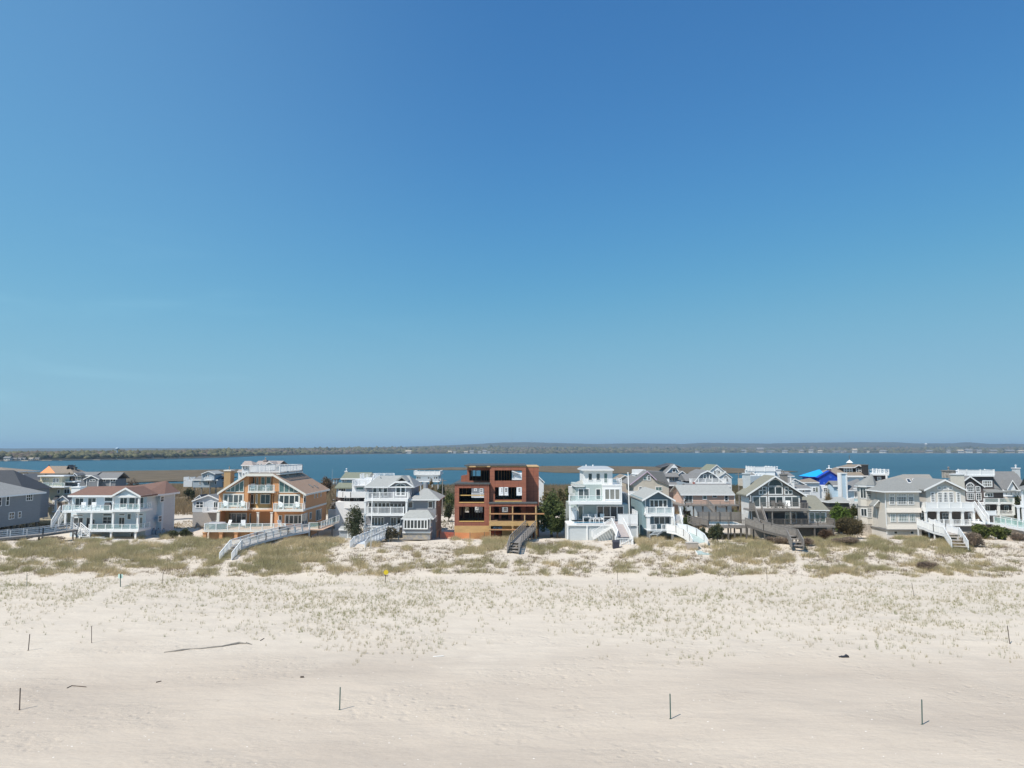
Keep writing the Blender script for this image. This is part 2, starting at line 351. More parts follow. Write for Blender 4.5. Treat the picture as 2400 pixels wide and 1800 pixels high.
# ======================= HOUSE TOOLKIT =======================
CROPS = {'A': (0, 5.925), 'B': (130, 5.925), 'C': (430, 5.924), 'D': (760, 5.925), 'E': (1030, 5.925), 'F': (1300, 5.821), 'G': (1460, 5.927), 'H': (1690, 5.925), 'I': (1860, 5.925), 'J': (2100, 5.927)}
def rail(par, p, q, style='b', h=.95, m=None, sp=1.8, name='railing', glass=None, pw=.11, caps=False):
    m = m or WHITE; p = Vector(p); q = Vector(q); L = (q - p).length
    if L < .05: return
    n = max(1, round(L / sp)); b = MB(); up = Vector((0, 0, 1))
    for i in range(n + 1):
        a = p.lerp(q, i / n); b.box(a.x - pw/2, a.x + pw/2, a.y - pw/2, a.y + pw/2, a.z, a.z + h + (.12 if caps else .03))
    b.beam(p + up * h, q + up * h, .06 if style == 'g' else .10, .05 if style == 'g' else .07)
    if style == 'b':
        b.beam(p + up * .12, q + up * .12, .06, .07); k = max(2, int(L / .20))
        for i in range(k):
            a = p.lerp(q, (i + .5) / k); b.box(a.x - .028, a.x + .028, a.y - .028, a.y + .028, a.z + .1, a.z + h)
    elif style == 'h':
        for t in (.18, .42, .68): b.beam(p + up * h * t, q + up * h * t, .05, .06)
    elif style == 'x':
        b.beam(p + up * .12, q + up * .12, .06, .07)
        for i in range(n):
            a = p.lerp(q, i / n); c = p.lerp(q, (i + 1) / n); b.beam(a + up * .15, c + up * (h - .05), .05, .05); b.beam(c + up * .15, a + up * (h - .05), .05, .05)
    elif style == 's':
        b.beam(p + up * h * .5, q + up * h * .5, .05, h * .92)
    elif style == 'g': b.beam(p + up * .08, q + up * .08, .05, .05)
    r = b.build(name, m, par)
    if style == 'g':
        MB().beam(p + up * (h / 2 + .04), q + up * (h / 2 + .04), .015, h - .16).build('glass_panel', glass or MILK, r)
    return r
def steps(par, top, bot, wdir, w, m, n=None, name='steps', sm=None, stringer=True):
    top = Vector(top); bot = Vector(bot); wd = Vector(wdir).normalized() * w / 2; n = n or max(3, int(abs(top.z - bot.z) / .2)); b = MB()
    run = (bot - top); fl = Vector((run.x, run.y, 0)); fl = fl / n * .62
    for i in range(n):
        a = top.lerp(bot, (i + .5) / n); P = [a - wd - fl/2, a + wd - fl/2, a + wd + fl/2, a - wd + fl/2]; b.slab([tuple(x) for x in P], .06)
    s = b.build(name, m, par)
    if stringer:
        c = MB()
        for k in (-1, 1): c.beam(top + wd * k - Vector((0, 0, .12)), bot + wd * k - Vector((0, 0, .12)), .06, .28)
        c.build('stringer', sm or m, s)
    return s
class Hs:
    def __init__(s, name, label, cat, crop, Y, xc, group=None, ground=None):
        s.ox, s.k = CROPS[crop]; s.Y = Y
        X = W(s.ox + xc / s.k, 1200, Y)[0]; s.root = thing(name, label, cat, (X, Y, hg(X, Y)), group); s.g = hg(X, Y) - .3
    def X(s, x, y=600, Y=None): return W(s.ox + x / s.k, 1060 + y / s.k, Y or s.Y)[0]
    def Z(s, y, Y=None): return W(1200, 1060 + y / s.k, Y or s.Y)[2]
    def P(s, x, y, Y): return W(s.ox + x / s.k, 1060 + y / s.k, Y)
    def YX(s, x, X): return X * F / (s.ox + x / s.k - 1200)      # depth at which the x-plane X shows at column x
    def wall(s, x0, x1, yt, yb, m, Y=None, dp=6, name='wall', par=None, yx=None):
        Y = Y or s.Y; zt = s.Z(yt, Y); zb = s.g if yb is None else s.Z(yb, Y); ym = yx or (yt + (yb or yt + 300)) / 2
        return MB().box(s.X(x0, ym, Y), s.X(x1, ym, Y), Y, Y + dp, zb, zt).build(name, m, par or s.root)
    def win(s, x0, y0, x1, y1, nx=1, ny=1, Y=None, name='window', fm=None, gm=None, arch=False, b=.09, par=None, fx=None, mun=.05, off=0):
        Y = (Y or s.Y) - off; fm = fm or WHITE; gm = gm or random.choices((GLASS, GLASS2, GLASS3), (.66, .22, .12))[0]; ym = (y0 + y1) / 2
        X0, X1 = s.X(x0, ym, Y), s.X(x1, ym, Y); Z1, Z0 = s.Z(y0, Y), s.Z(y1, Y)
        fr = MB(); gl = MB()
        if arch:
            zc = Z0; rx = (X1 - X0) / 2; cx = (X0 + X1) / 2; rz = Z1 - Z0; n = 12
            o = [(cx - rx * math.cos(math.pi * i / n), zc + rz * math.sin(math.pi * i / n)) for i in range(n + 1)]
            ii = [(cx - (rx - b) * math.cos(math.pi * i / n), zc + (rz - b) * math.sin(math.pi * i / n)) for i in range(n + 1)]
            for i in range(n): fr.prismY([o[i], o[i + 1], ii[i + 1], ii[i]], Y - .07, Y + .01)
            fr.box(X0, X1, Y - .07, Y + .01, Z0 - b / 2, Z0 + b / 2)
            for j in range(1, nx): t = math.pi * j / nx; fr.beam((cx, Y - .045, Z0), (cx - rx * math.cos(t), Y - .045, Z0 + rz * math.sin(t)), mun, mun * .8)
            gl.prismY(ii, Y - .022, Y + .01)
        else:
            fr.box(X0, X1, Y - .07, Y + .01, Z1 - b, Z1); fr.box(X0, X1, Y - .07, Y + .01, Z0, Z0 + b); fr.box(X0, X0 + b, Y - .07, Y + .01, Z0 + b, Z1 - b); fr.box(X1 - b, X1, Y - .07, Y + .01, Z0 + b, Z1 - b)
            for j in range(1, nx): x = X0 + (X1 - X0) * j / nx; fr.box(x - mun/2, x + mun/2, Y - .052, Y + .01, Z0 + b, Z1 - b)
            for j in range(1, ny): z = Z0 + (Z1 - Z0) * j / ny; fr.box(X0 + b, X1 - b, Y - .048, Y + .01, z - mun/2, z + mun/2)
            gl.box(X0 + b, X1 - b, Y - .022, Y + .01, Z0 + b, Z1 - b)
        f = fr.build(name, fm, par or s.root); gl.build('pane', gm, f); return f
    def swin(s, X, x0, yt, x1, yb, nx=1, ny=1, fm=None, gm=None, name='window', sgn=1, b=.09):
        Ya, Yb = sorted((s.YX(x0, X), s.YX(x1, X))); Ym = (Ya + Yb) / 2; Z1, Z0 = s.Z(yt, Ym), s.Z(yb, Ym); e = .07 * sgn; fr = MB(); i = -.01 * sgn
        fr.box(X + i, X + e, Ya, Yb, Z1 - b, Z1); fr.box(X + i, X + e, Ya, Yb, Z0, Z0 + b); fr.box(X + i, X + e, Ya, Ya + b, Z0 + b, Z1 - b); fr.box(X + i, X + e, Yb - b, Yb, Z0 + b, Z1 - b)
        for j in range(1, nx): y = Ya + (Yb - Ya) * j / nx; fr.box(X + i, X + e * .8, y - .03, y + .03, Z0 + b, Z1 - b)
        for j in range(1, ny): z = Z0 + (Z1 - Z0) * j / ny; fr.box(X + i, X + e * .7, Ya + b, Yb - b, z - .03, z + .03)
        f = fr.build(name, fm or WHITE, s.root); MB().box(X + i, X + .02 * sgn, Ya + b, Yb - b, Z0 + b, Z1 - b).build('pane', gm or GLASS, f); return f
    def slab(s, x0, x1, yt, yb, Y0, Y1, m, name='deck'):          # seen front edge yt..yb at Y0
        return MB().box(s.X(x0, yt, Y0), s.X(x1, yt, Y0), Y0, Y1, s.Z(yb, Y0), s.Z(yt, Y0)).build(name, m, s.root)
    def frail(s, x0, x1, yt, yb, Y, style='b', m=None, sides=0, **k):   # front railing; sides = depth of return rails; >0 both, tuple (l, r)
        zb = s.Z(yb, Y); h = s.Z(yt, Y) - zb; X0, X1 = s.X(x0, yb, Y), s.X(x1, yb, Y)
        rail(s.root, (X0, Y, zb), (X1, Y, zb), style, h, m, **k)
        l, r = sides if isinstance(sides, tuple) else (sides, sides)
        if l: rail(s.root, (X0, Y + .12, zb), (X0, Y + l, zb), style, h, m, **k)
        if r: rail(s.root, (X1, Y + .12, zb), (X1, Y + r, zb), style, h, m, **k)
    def post(s, x, yt, yb, Y=None, w=.22, m=None, name='post'):
        Y = Y or s.Y; X = s.X(x, (yt + (yb or yt + 100)) / 2, Y); zb = s.g if yb is None else s.Z(yb, Y)
        b = MB().box(X - w/2, X + w/2, Y - w/2, Y + w/2, zb, s.Z(yt, Y)); b.box(X - w*.7, X + w*.7, Y - w*.7, Y + w*.7, s.Z(yt, Y) - .12, s.Z(yt, Y) - .005)
        return b.build(name, m or WHITE, s.root)
    def gablef(s, x0, xp, x1, ye, yp, Y, dp, rm, wm=None, th=.22, over=.45, trim=None, ye1=None, zb=None, par=None):
        """gable facing the camera: eaves at (x0,ye) and (x1,ye1), peak (xp,yp) on the plane Y"""
        Yf = Y - over; Yb = Y + dp; A = (s.X(x0, ye, Yf), s.Z(ye, Yf)); Pk = (s.X(xp, yp, Yf), s.Z(yp, Yf)); B = (s.X(x1, ye1 or ye, Yf), s.Z(ye1 or ye, Yf))
        r = MB(); r.prismY([A, Pk, (Pk[0], Pk[1] - th), (A[0], A[1] - th)], Yf, Yb); r.prismY([Pk, B, (B[0], B[1] - th), (Pk[0], Pk[1] - th)], Yf, Yb)
        ro = r.build('roof', rm, par or s.root)
        t = MB(); e = .05
        t.prismY([A, Pk, (Pk[0], Pk[1] - th * 1.3), (A[0], A[1] - th * 1.3)], Yf - e, Yf - .003); t.prismY([Pk, B, (B[0], B[1] - th * 1.3), (Pk[0], Pk[1] - th * 1.3)], Yf - e, Yf - .003)
        t.build('bargeboard', trim or WHITE, ro)
        if wm:
            i = .3; z_ = min(A[1], B[1]) - th - .02
            MB().prismY([(A[0] + i, A[1] - th), (Pk[0], Pk[1] - th), (B[0] - i, B[1] - th), (B[0] - i, z_ - .05), (A[0] + i, z_ - .05)], Y + .002, Yb - .1).build('wall', wm, par or s.root)
        return ro
    def gables(s, x0, x1, ye, yr, Y, dp, rm, wm=None, over=.4, th=.2, sym=True, trim=None):
        """ridge parallel to the picture: front eave ye at Y, ridge yr at mid depth"""
        Yf = Y - over; Ym = Y + dp / 2; Yb = Y + dp + over; X0, X1 = s.X(x0, ye, Yf), s.X(x1, ye, Yf); ze = s.Z(ye, Yf); zr = s.Z(yr, Ym)
        r = MB().prismX([(Yf, ze), (Ym, zr), (Yb, ze), (Yb, ze - th), (Ym, zr - th), (Yf, ze - th)], X0, X1); ro = r.build('roof', rm, s.root)
        MB().box(X0, X1, Yf - .05, Yf - .003, ze - th - .06, ze + .02).build('fascia', trim or WHITE, ro)
        if wm: MB().prismX([(Y, ze - th), (Ym, zr - th), (Y + dp, ze - th), (Y + dp, ze - th - .3), (Y, ze - th - .3)], X0 + .35, X1 - .35).build('wall', wm, s.root)
        return ro
    def hip(s, x0, x1, ye, r0, r1, yr, Y, dp, rm, over=.45, th=.16, trim=None, X1=None):
        Yf = Y - over; Yb = Y + dp + over; Ym = (Yf + Yb) / 2; a0, a1 = s.X(x0, ye, Yf), (X1 if X1 is not None else s.X(x1, ye, Yf)); ze = s.Z(ye, Yf); zr = s.Z(yr, Ym); b0, b1 = s.X(r0, yr, Ym), s.X(r1, yr, Ym)
        v = [(a0, Yf, ze), (a1, Yf, ze), (a1, Yb, ze), (a0, Yb, ze), (b0, Ym, zr), (b1, Ym, zr)]
        r = MB().add(v, [(0, 1, 5, 4), (1, 2, 5), (2, 3, 4, 5), (3, 0, 4), (3, 2, 1, 0)]); ro = r.build('roof', rm, s.root)
        MB().box(a0 - .03, a1 + .03, Yf - .03, Yb + .03, ze - th, ze - .004).build('fascia', trim or WHITE, ro); return ro
    def chim(s, x0, x1, yt, yb, Y, m, dp=.9, cap=None, pot=True):
        X0, X1 = s.X(x0, yt, Y), s.X(x1, yt, Y); zt = s.Z(yt, Y)
        c = MB().box(X0, X1, Y, Y + dp, s.Z(yb, Y), zt - .18).build('chimney', m, s.root)
        b = MB().box(X0 - .1, X1 + .1, Y - .1, Y + dp + .1, zt - .18, zt)
        if pot: b.tube(((X0 + X1) / 2, Y + dp / 2, zt), ((X0 + X1) / 2, Y + dp / 2, zt + .45), .14, .12, 8); b.tube(((X0 + X1) / 2, Y + dp / 2, zt + .45), ((X0 + X1) / 2, Y + dp / 2, zt + .6), .24, .05, 8)
        b.build('chimney_cap', cap or m, c); return c
    def tri(s, pts, m, Y, dp=.1, name='gable_panel'):
        return MB().prismY([(s.X(x, y, Y), s.Z(y, Y)) for x, y in pts], Y, Y + dp).build(name, m, s.root)
def holes(b, x0, x1, z0, z1, y0, y1, H):
    xs = sorted({x0, x1, *[v for h in H for v in h[:2]]}); zs = sorted({z0, z1, *[v for h in H for v in h[2:]]}); nx, nz = len(xs) - 1, len(zs) - 1
    solid = [[not any(h[0] <= (xs[i] + xs[i+1]) / 2 <= h[1] and h[2] <= (zs[j] + zs[j+1]) / 2 <= h[3] for h in H) for j in range(nz)] for i in range(nx)]
    g_ = lambda i, j: 0 <= i < nx and 0 <= j < nz and solid[i][j]
    for i in range(nx):
        for j in range(nz):
            if not solid[i][j]: continue
            a, c, d, e = xs[i], xs[i+1], zs[j], zs[j+1]
            b.add([(a,y0,d),(c,y0,d),(c,y0,e),(a,y0,e)], [(0,1,2,3)]); b.add([(a,y1,d),(c,y1,d),(c,y1,e),(a,y1,e)], [(3,2,1,0)])
            if not g_(i-1, j): b.add([(a,y0,d),(a,y1,d),(a,y1,e),(a,y0,e)], [(3,2,1,0)])
            if not g_(i+1, j): b.add([(c,y0,d),(c,y1,d),(c,y1,e),(c,y0,e)], [(0,1,2,3)])
            if not g_(i, j-1): b.add([(a,y0,d),(c,y0,d),(c,y1,d),(a,y1,d)], [(3,2,1,0)])
            if not g_(i, j+1): b.add([(a,y0,e),(c,y0,e),(c,y1,e),(a,y1,e)], [(0,1,2,3)])
    return b
def walkway(name, label, pts, w, st_top=None, st_bot=None, style='b', m=None, dm=None, pm=None, rh=.95, sides=(1, 1), sp=1.6, glass=None, group=None, caps=False, legs=True, cat='walkway', stw=None, solid=False):
    """raised deck along pts [(x,y,z)], optional flight of stairs from the last point to st_bot"""
    m = m or WHITE; dm = dm or m; pm = pm or m; P = [Vector(p) for p in pts]; mid = P[len(P) // 2]
    r = thing(name, label, cat, (mid.x, mid.y, hg(mid.x, mid.y)), group)
    N = []
    for i, p in enumerate(P):
        d = (P[min(i + 1, len(P) - 1)] - P[max(i - 1, 0)]); d.z = 0; d.normalize(); N.append(Vector((-d.y, d.x, 0)))
    b = MB(); s_ = MB()
    for i in range(len(P) - 1):
        a, c = P[i], P[i + 1]; n0, n1 = N[i] * w / 2, N[i + 1] * w / 2
        b.slab([tuple(a - n0), tuple(c - n1), tuple(c + n1), tuple(a + n0)], .08)
        for k in (-1, 1): s_.beam(a + n0 * k * 1.02 - Vector((0, 0, .16)), c + n1 * k * 1.02 - Vector((0, 0, .16)), .07, .3)
        for k, on in zip((-1, 1), sides):
            if on: rail(r, a + n0 * k, c + n1 * k, style, rh, m, sp=sp, glass=glass, caps=caps)
    b.build('deck', dm, r); s_.build('joist', pm, r)
    if legs:
        for i in range(len(P) - 1):
            L = (P[i + 1] - P[i]).length; k_ = max(1, int(L / 2.6))
            for j in range(k_ + (i == len(P) - 2)):
                a = P[i].lerp(P[i + 1], j / k_); nn = N[i]
                for k in (-1, 1):
                    q = a + nn * k * (w / 2 - .1); z0 = hg(q.x, q.y) - .3
                    if q.z - .1 > z0 + .3: MB().box(q.x - .08, q.x + .08, q.y - .08, q.y + .08, z0, q.z - .32).build('pile', pm, r)
    if st_bot is not None:
        t = P[-1]; bt = Vector(st_bot); d = bt - t; d.z = 0; d.normalize(); nn = Vector((-d.y, d.x, 0)); sw = stw or w
        steps(r, t - Vector((0, 0, .1)), bt, nn, sw, dm, sm=m)
        for k, on in zip((-1, 1), (1, 1)): rail(r, t + nn * sw / 2 * k, bt + nn * sw / 2 * k, style, rh, m, sp=sp, glass=glass, caps=caps)
    return r
# --- small things that stand on decks ---
def chair(name, label, x, y, z, rz, m, grp=None, lounge=False):
    t = thing(name, label, 'chair', (x, y, z), grp); c, s_ = math.cos(rz), math.sin(rz)
    T = lambda P: [(x + p[0] * c - p[1] * s_, y + p[0] * s_ + p[1] * c, z + p[2]) for p in P]
    def bx(b, x0, x1, y0, y1, z0, z1): b.add(T([(x0,y0,z0),(x1,y0,z0),(x1,y1,z0),(x0,y1,z0),(x0,y0,z1),(x1,y0,z1),(x1,y1,z1),(x0,y1,z1)]), [(0,3,2,1),(4,5,6,7),(0,1,5,4),(1,2,6,5),(2,3,7,6),(3,0,4,7)])
    def q(nm, *B):
        b = MB()
        for a in B: bx(b, *a)
        b.build(nm, m, t)
    q('seat', (-.3, .3, -.35, .3, .36, .42))
    b = MB(); b.add(T([(-.3,.26,.36),(.3,.26,.36),(.34,.55,1.15),(-.34,.55,1.15),(-.3,.32,.36),(.3,.32,.36),(.34,.61,1.15),(-.34,.61,1.15)]), [(0,1,2,3),(7,6,5,4),(0,4,5,1),(1,5,6,2),(2,6,7,3),(3,7,4,0)]); b.build('backrest', m, t)
    for k in (-1, 1):
        q('armrest', (k * .36 - .06, k * .36 + .06, -.4, .35, .58, .62))
        q('leg', (k * .34 - .04, k * .34 + .04, -.38, -.28, 0, .58)); q('leg', (k * .3 - .04, k * .3 + .04, .3, .4, 0, .4))
    return t
def table(name, label, x, y, z, w, d, m, h=.74, grp=None):
    t = thing(name, label, 'table', (x, y, z), grp); MB().box(x - w/2, x + w/2, y - d/2, y + d/2, z + h - .05, z + h).build('tabletop', m, t)
    for i in (-1, 1):
        for j in (-1, 1): MB().box(x + i*(w/2-.08) - .04, x + i*(w/2-.08) + .04, y + j*(d/2-.08) - .04, y + j*(d/2-.08) + .04, z, z + h - .05).build('leg', m, t)
    return t
# ======================= FRONT ROW =======================
SLATE = siding('slate_siding', (.20, .215, .235)); RGREY = shingle('grey_shingles', (.27, .27, .26)); RDARK = shingle('dark_shingles', (.055, .06, .07)); RMID = shingle('mid_grey_shingles', (.19, .19, .19))
PALEBLUE = siding('pale_blue_siding', (.56, .65, .71)); RBROWN = shingle('brown_shingles', (.20, .115, .085)); PALEG = siding('pale_grey_siding', (.50, .54, .57))
# --- 1 slate house at the left edge
h = Hs('beach_house', 'slate grey two-storey house on piles cut off by the left edge of the frame', 'house', 'A', 112, 0)
XR = h.X(560, 800, 121.6); z0, z1 = h.Z(1010, 116), h.Z(583, 116)
MB().box(XR - 13, XR, 107, 121.6, z0, z1).build('wall', SLATE, h.root)
e = .5; zr = z1 + 2.6
ro = MB().add([(XR-13-e,107-e,z1),(XR+e,107-e,z1),(XR+e,121.6+e,z1),(XR-13-e,121.6+e,z1),(XR-6.5,112,zr),(XR-6.5,116.5,zr)], [(0,1,4),(1,2,5,4),(2,3,5),(3,0,4,5),(3,2,1,0)]).build('roof', RGREY, h.root)
MB().box(XR-13-e-.03, XR+e+.03, 107-e-.03, 121.6+e+.03, z1-.22, z1-.004).build('fascia', WHITE, ro)
ro2 = MB().add([(XR-14,122.3,z1+.3),(XR-3.5,122.3,z1+.3),(XR-3.5,130,z1+.3),(XR-14,130,z1+.3),(XR-11,126,z1+3.6),(XR-8,126,z1+3.6)], [(0,1,5,4),(1,2,5),(2,3,4,5),(3,0,4),(3,2,1,0)]).build('roof', RDARK, h.root); ro2['label'] = 'dark hip roof of the rear wing'
MB().box(XR-13.5, XR-3.9, 122.6, 129.7, z0, z1+.29).build('wall', SLATE, h.root)
for a in ((50,610,98,750,1,2),(155,605,203,742,1,2),(430,578,522,672,3,2),(208,832,284,930,2,2),(333,822,378,915,1,2)): h.swin(XR, *a)
for yy in np.arange(107.6, 121.6, 2.3):
    for xx in (XR-.4, XR-4.5, XR-8.5): MB().box(xx-.15, xx+.15, yy-.15, yy+.15, h.g, z0).build('pile', GWOOD2, h.root)
# --- 2 pale blue two-storey house with brown hip roof
h = Hs('beach_house', 'pale blue and white house with a brown hip roof, small front gable and glass-railed balconies', 'house', 'B', 114, 700)
Y = 114; XE = h.X(1475, 800, 119.5); X0 = h.X(212, 700, Y)
h.wall(212, 1255, 600, 1235, PALEBLUE, Y, 9, 'wall')
XM = h.X(1475, 800, 117.5)
MB().box(h.X(1250, 800, 117.5), XM, 117.5, 122, h.g, h.Z(585, 117.5)).build('wall', PALEBLUE, h.root)
Y1 = h.YX(1700, XM); MB().box(XM - 8, XM + .01, 118.2, Y1, h.g, h.Z(585, 118.2)).build('wall', PALEG, h.root)
# roof
Zf = h.Z(597, 113.2); Xa = h.X(172, 597, 113.2); Xb = XM + .6; Yb = Y1 + .6
zr = h.Z(473, 119.2)
ro = MB().add([(Xa,113.2,Zf),(h.X(1195,597,113.2),113.2,Zf),(Xb,117,Zf),(Xb,Yb,Zf),(Xa,Yb-4,Zf),(h.X(452,475,118.5),118.5,zr),(h.X(1150,462,118.8),118.8,zr+.15),(h.X(1540,440,123.4),123.4,zr+.75)],
   [(0,1,6,5),(1,2,7,6),(2,3,7),(3,4,5,6,7),(4,0,5),(4,3,2,1,0)]).build('roof', RBROWN, h.root)
MB().prismZ([(Xa,113.15),(h.X(1195,597,113.2),113.15),(Xb,116.95),(Xb+.03,Yb),(Xa-.03,Yb-4)], Zf-.28, Zf-.004).build('fascia', WHITE, ro)
h.gablef(765, 975, 1185, 606, 490, 110.6, 5, RBROWN, PALEBLUE, over=.3)
h.slab(765, 1185, 600, 628, 110.45, 114, WHITE, 'porch_beam')
h.chim(222, 345, 478, 570, 121, WHITE, 1.5, WHITE)
for a in ((272,632,395,772,2,1),(447,630,567,768,2,1),(680,622,802,685,1,1),(893,626,1000,770,2,1),(1018,626,1108,770,1,1),(1175,622,1228,770,1,1),(1115,626,1150,770,1,1)): h.win(*a, Y=Y)
for a in ((245,862,388,888,1,1),(250,905,388,1060,2,1),(425,905,485,1060,1,1),(512,925,552,1040,1,1),(660,850,785,885,1,1),(655,895,785,990,2,2),(880,850,968,880,1,1),(878,900,965,1050,2,1),(995,850,1055,935,1,1),(1117,850,1222,880,1,1),(1165,898,1215,1052,1,1),(1115,900,1135,1050,1,1),(1040,1115,1085,1222,1,1)): h.win(*a, Y=Y)
for a in ((1350,612,1410,725),(1338,885,1398,975)): h.win(*a, 2, 2, Y=117.5)
h.swin(XM, 1505, 608, 1555, 690, 1, 2); h.swin(XM, 1490, 880, 1535, 968, 2, 2); h.swin(XM, 1645, 1072, 1665, 1125)
h.slab(90, 790, 815, 840, 110.6, 114, WHITE); h.slab(765, 1175, 800, 830, 110.2, 114, WHITE, 'deck')
h.frail(97, 755, 735, 815, 110.8, 'g', sp=1.5, sides=(3, 0), glass=MILK); h.frail(800, 1168, 717, 800, 110.4, 'g', sp=1.15, sides=(0, 3.4))
h.slab(430, 1150, 1078, 1106, 110.2, 114, WHITE); h.frail(465, 1150, 1000, 1078, 110.4, 'g', sp=1.35, sides=(0, 3.4), glass=MILK)
h.slab(170, 440, 1062, 1080, 111.4, 114, WHITE)
for x in (140, 500, 800, 1142): h.post(x, 836, 1082 if x > 200 else 1000, 110.8, .26)
for x in (808, 1160): h.post(x, 625, 805, 110.7, .26)
h.post(235, 895, 1065, 111.7, .24)
for x in (478, 772, 1113): h.post(x, 1104, 1232, 110.5, .24)
steps(h.root, h.P(110, 830, 111.5), h.P(-10, 1030, 110.2), (0, 1, 0), 1.6, WHITE)
p, q = Vector(h.P(110, 830, 111.5)), Vector(h.P(-10, 1030, 110.2))
for k in (-.85, .85): rail(h.root, p + Vector((0, k, 0)), q + Vector((0, k, 0)), 'h', 1.0)
p, q = Vector(h.P(285, 1070, 110.6)), Vector(h.P(410, 1180, 108.9)); steps(h.root, p, q, (.75, .4, 0), 1.3, WHITE)
for k in (-.6, .6): rail(h.root, p + Vector((k, .1, 0)), q + Vector((k, .1, 0)), 'h', 1.0)
b = MB(); 
for x0, x1, yt, yb, Yq in ((365,610,1190,1215,108.6),(550,700,1205,1228,107.8),(650,835,1222,1240,107)): b.box(h.X(x0,yt,Yq), h.X(x1,yt,Yq), Yq, Yq+1.5, h.Z(yb,Yq), h.Z(yt,Yq))
b.build('landing', PALEG, h.root)
for i, x in enumerate((1362, 1425, 1500)):
    X, Yq, Z = h.P(x, 1185, 116.3); t = thing('gas_tank', ['first', 'middle', 'last'][i] + ' grey upright tank ' + ['from the left', 'of three', 'towards the back'][i] + ' against the pale blue house', 'tank', (X, Yq, Z), 'grey tanks beside the pale blue house')
    c = MB(); c.tube((X,Yq,Z),(X,Yq,Z+1.15),.36,.36,14); c.tube((X,Yq,Z+1.15),(X,Yq,Z+1.35),.36,.16,14); c.build('tank_body', mat('tank_grey', (.30,.33,.36), .4), t, True); MB().tube((X,Yq,Z+1.35),(X,Yq,Z+1.5),.09,.09,8).build('valve', GWOOD2, t)
X, Yq, Z = h.P(725, 800, 112.2); t = thing('barbecue', 'black covered barbecue on the upper balcony of the pale blue house', 'barbecue', (X, Yq, Z)); BLK = mat('black_cover', (.025,.025,.03), .5)
MB().box(X-.45,X+.45,Yq-.3,Yq+.3,Z,Z+.8).build('cabinet', BLK, t); MB().prismX([(Yq-.32,Z+.8),(Yq-.2,Z+1.15),(Yq+.2,Z+1.15),(Yq+.32,Z+.8)], X-.4, X+.4).build('lid', BLK, t); MB().box(X+.46,X+.85,Yq-.2,Yq+.2,Z+.76,Z+.82).build('side_shelf', BLK, t)
X, Yq, Z = h.P(590, 1075, 112.3); t = thing('garden_sofa', 'long brown sofa on the lower deck of the pale blue house', 'sofa', (X, Yq, Z)); BR = mat('wicker', (.13,.105,.08), .8)
MB().box(X-1.7,X+1.7,Yq-.4,Yq+.4,Z,Z+.42).build('seat', BR, t); MB().box(X-1.7,X+1.7,Yq+.3,Yq+.5,Z+.42,Z+.85).build('backrest', BR, t)
for k in (-1, 1): MB().box(X+k*1.8-.1,X+k*1.8+.1,Yq-.4,Yq+.5,Z,Z+.62).build('armrest', BR, t)
for i, x in enumerate((375, 520)):
    X, Yq, Z = h.P(x, 800, 112.4); chair('deck_chair', ['left', 'right'][i] + ' white lounge chair by the sliding doors of the pale blue house', X, Yq, Z, .3, WHITE, 'white chairs on the upper balcony')
# --- 3 orange stucco house
OR = mat('orange_stucco', (.58, .30, .145), .85, .05, 1.2, .3, 20); OCH = mat('ochre_stucco', (.46, .29, .12), .85, .06, 1.2, .3, 20)
ROR = shingle('tan_shingles', (.36, .24, .165)); TRIM = mat('cream_trim', (.70, .69, .64), .6, .03)
h = Hs('beach_house', 'orange stucco three-storey house with slanted trapezoid windows and a roof deck', 'house', 'C', 112, 1080); Y = 112
XR = h.X(1680, 700, Y); YB = h.YX(2012, XR)
zl = h.Z(575, Y); zt = h.Z(300, Y); XL = h.X(488, 700, Y); XA, XB = h.X(898, 300, Y), h.X(1255, 300, Y)
# lower storeys
H = [(h.X(895,700,Y), h.X(1255,700,Y), h.Z(800,Y)+.0, zl), (XL + .35, h.X(885,900,Y), h.g, h.Z(820,Y)), (h.X(885,900,Y), h.X(1262,900,Y), h.g, h.Z(820,Y))]
holes(MB(), XL, XR, h.g, zl, Y, Y + .4, H).build('wall', OR, h.root)
MB().box(XL, XL + .35, Y + .4, YB, h.g, zl).build('wall', OR, h.root); MB().box(XR - .35, XR, Y + .4, YB, h.g, zl).build('wall', OR, h.root); MB().box(XL + .35, XR - .35, YB - .3, YB, h.g, zl).build('wall', OR, h.root)
MB().prismY([(XL, zl + .002), (XA, h.Z(305, Y)), (XA, zl + .002)], Y, Y + .4).build('wall', OR, h.root); MB().prismY([(XR, zl + .002), (XB, zl + .002), (XB, h.Z(305, Y))], Y, Y + .4).build('wall', OR, h.root)
zt2 = h.Z(318, Y)
MB().box(XA, XB, Y + 1.9, Y + 2.2, h.g, zt2).build('wall', OR, h.root)
MB().box(XA - .002, XA + .12, Y + .002, Y + 1.9, h.Z(800, Y), zt2).build('wall', OR, h.root); MB().box(XB - .12, XB + .002, Y + .002, Y + 1.9, h.Z(800, Y), zt2).build('wall', OR, h.root)
MB().box(h.X(505,900,Y), h.X(1262,900,Y), Y + 2.3, Y + 2.6, h.g, h.Z(818, Y)).build('wall', OR, h.root)
b = MB(); n = 8; cx = h.X(1085, 700, Y); rad = 2.1
MB().prismZ([(cx - rad, Y + 1.95)] + [(cx - rad * math.cos(math.pi * i / n), Y + 1.9 - 1.25 * math.sin(math.pi * i / n)) for i in range(n + 1)] + [(cx + rad, Y + 1.95)], h.Z(775, Y+.7), h.Z(572, Y + .7)).build('bay', OCH, h.root)
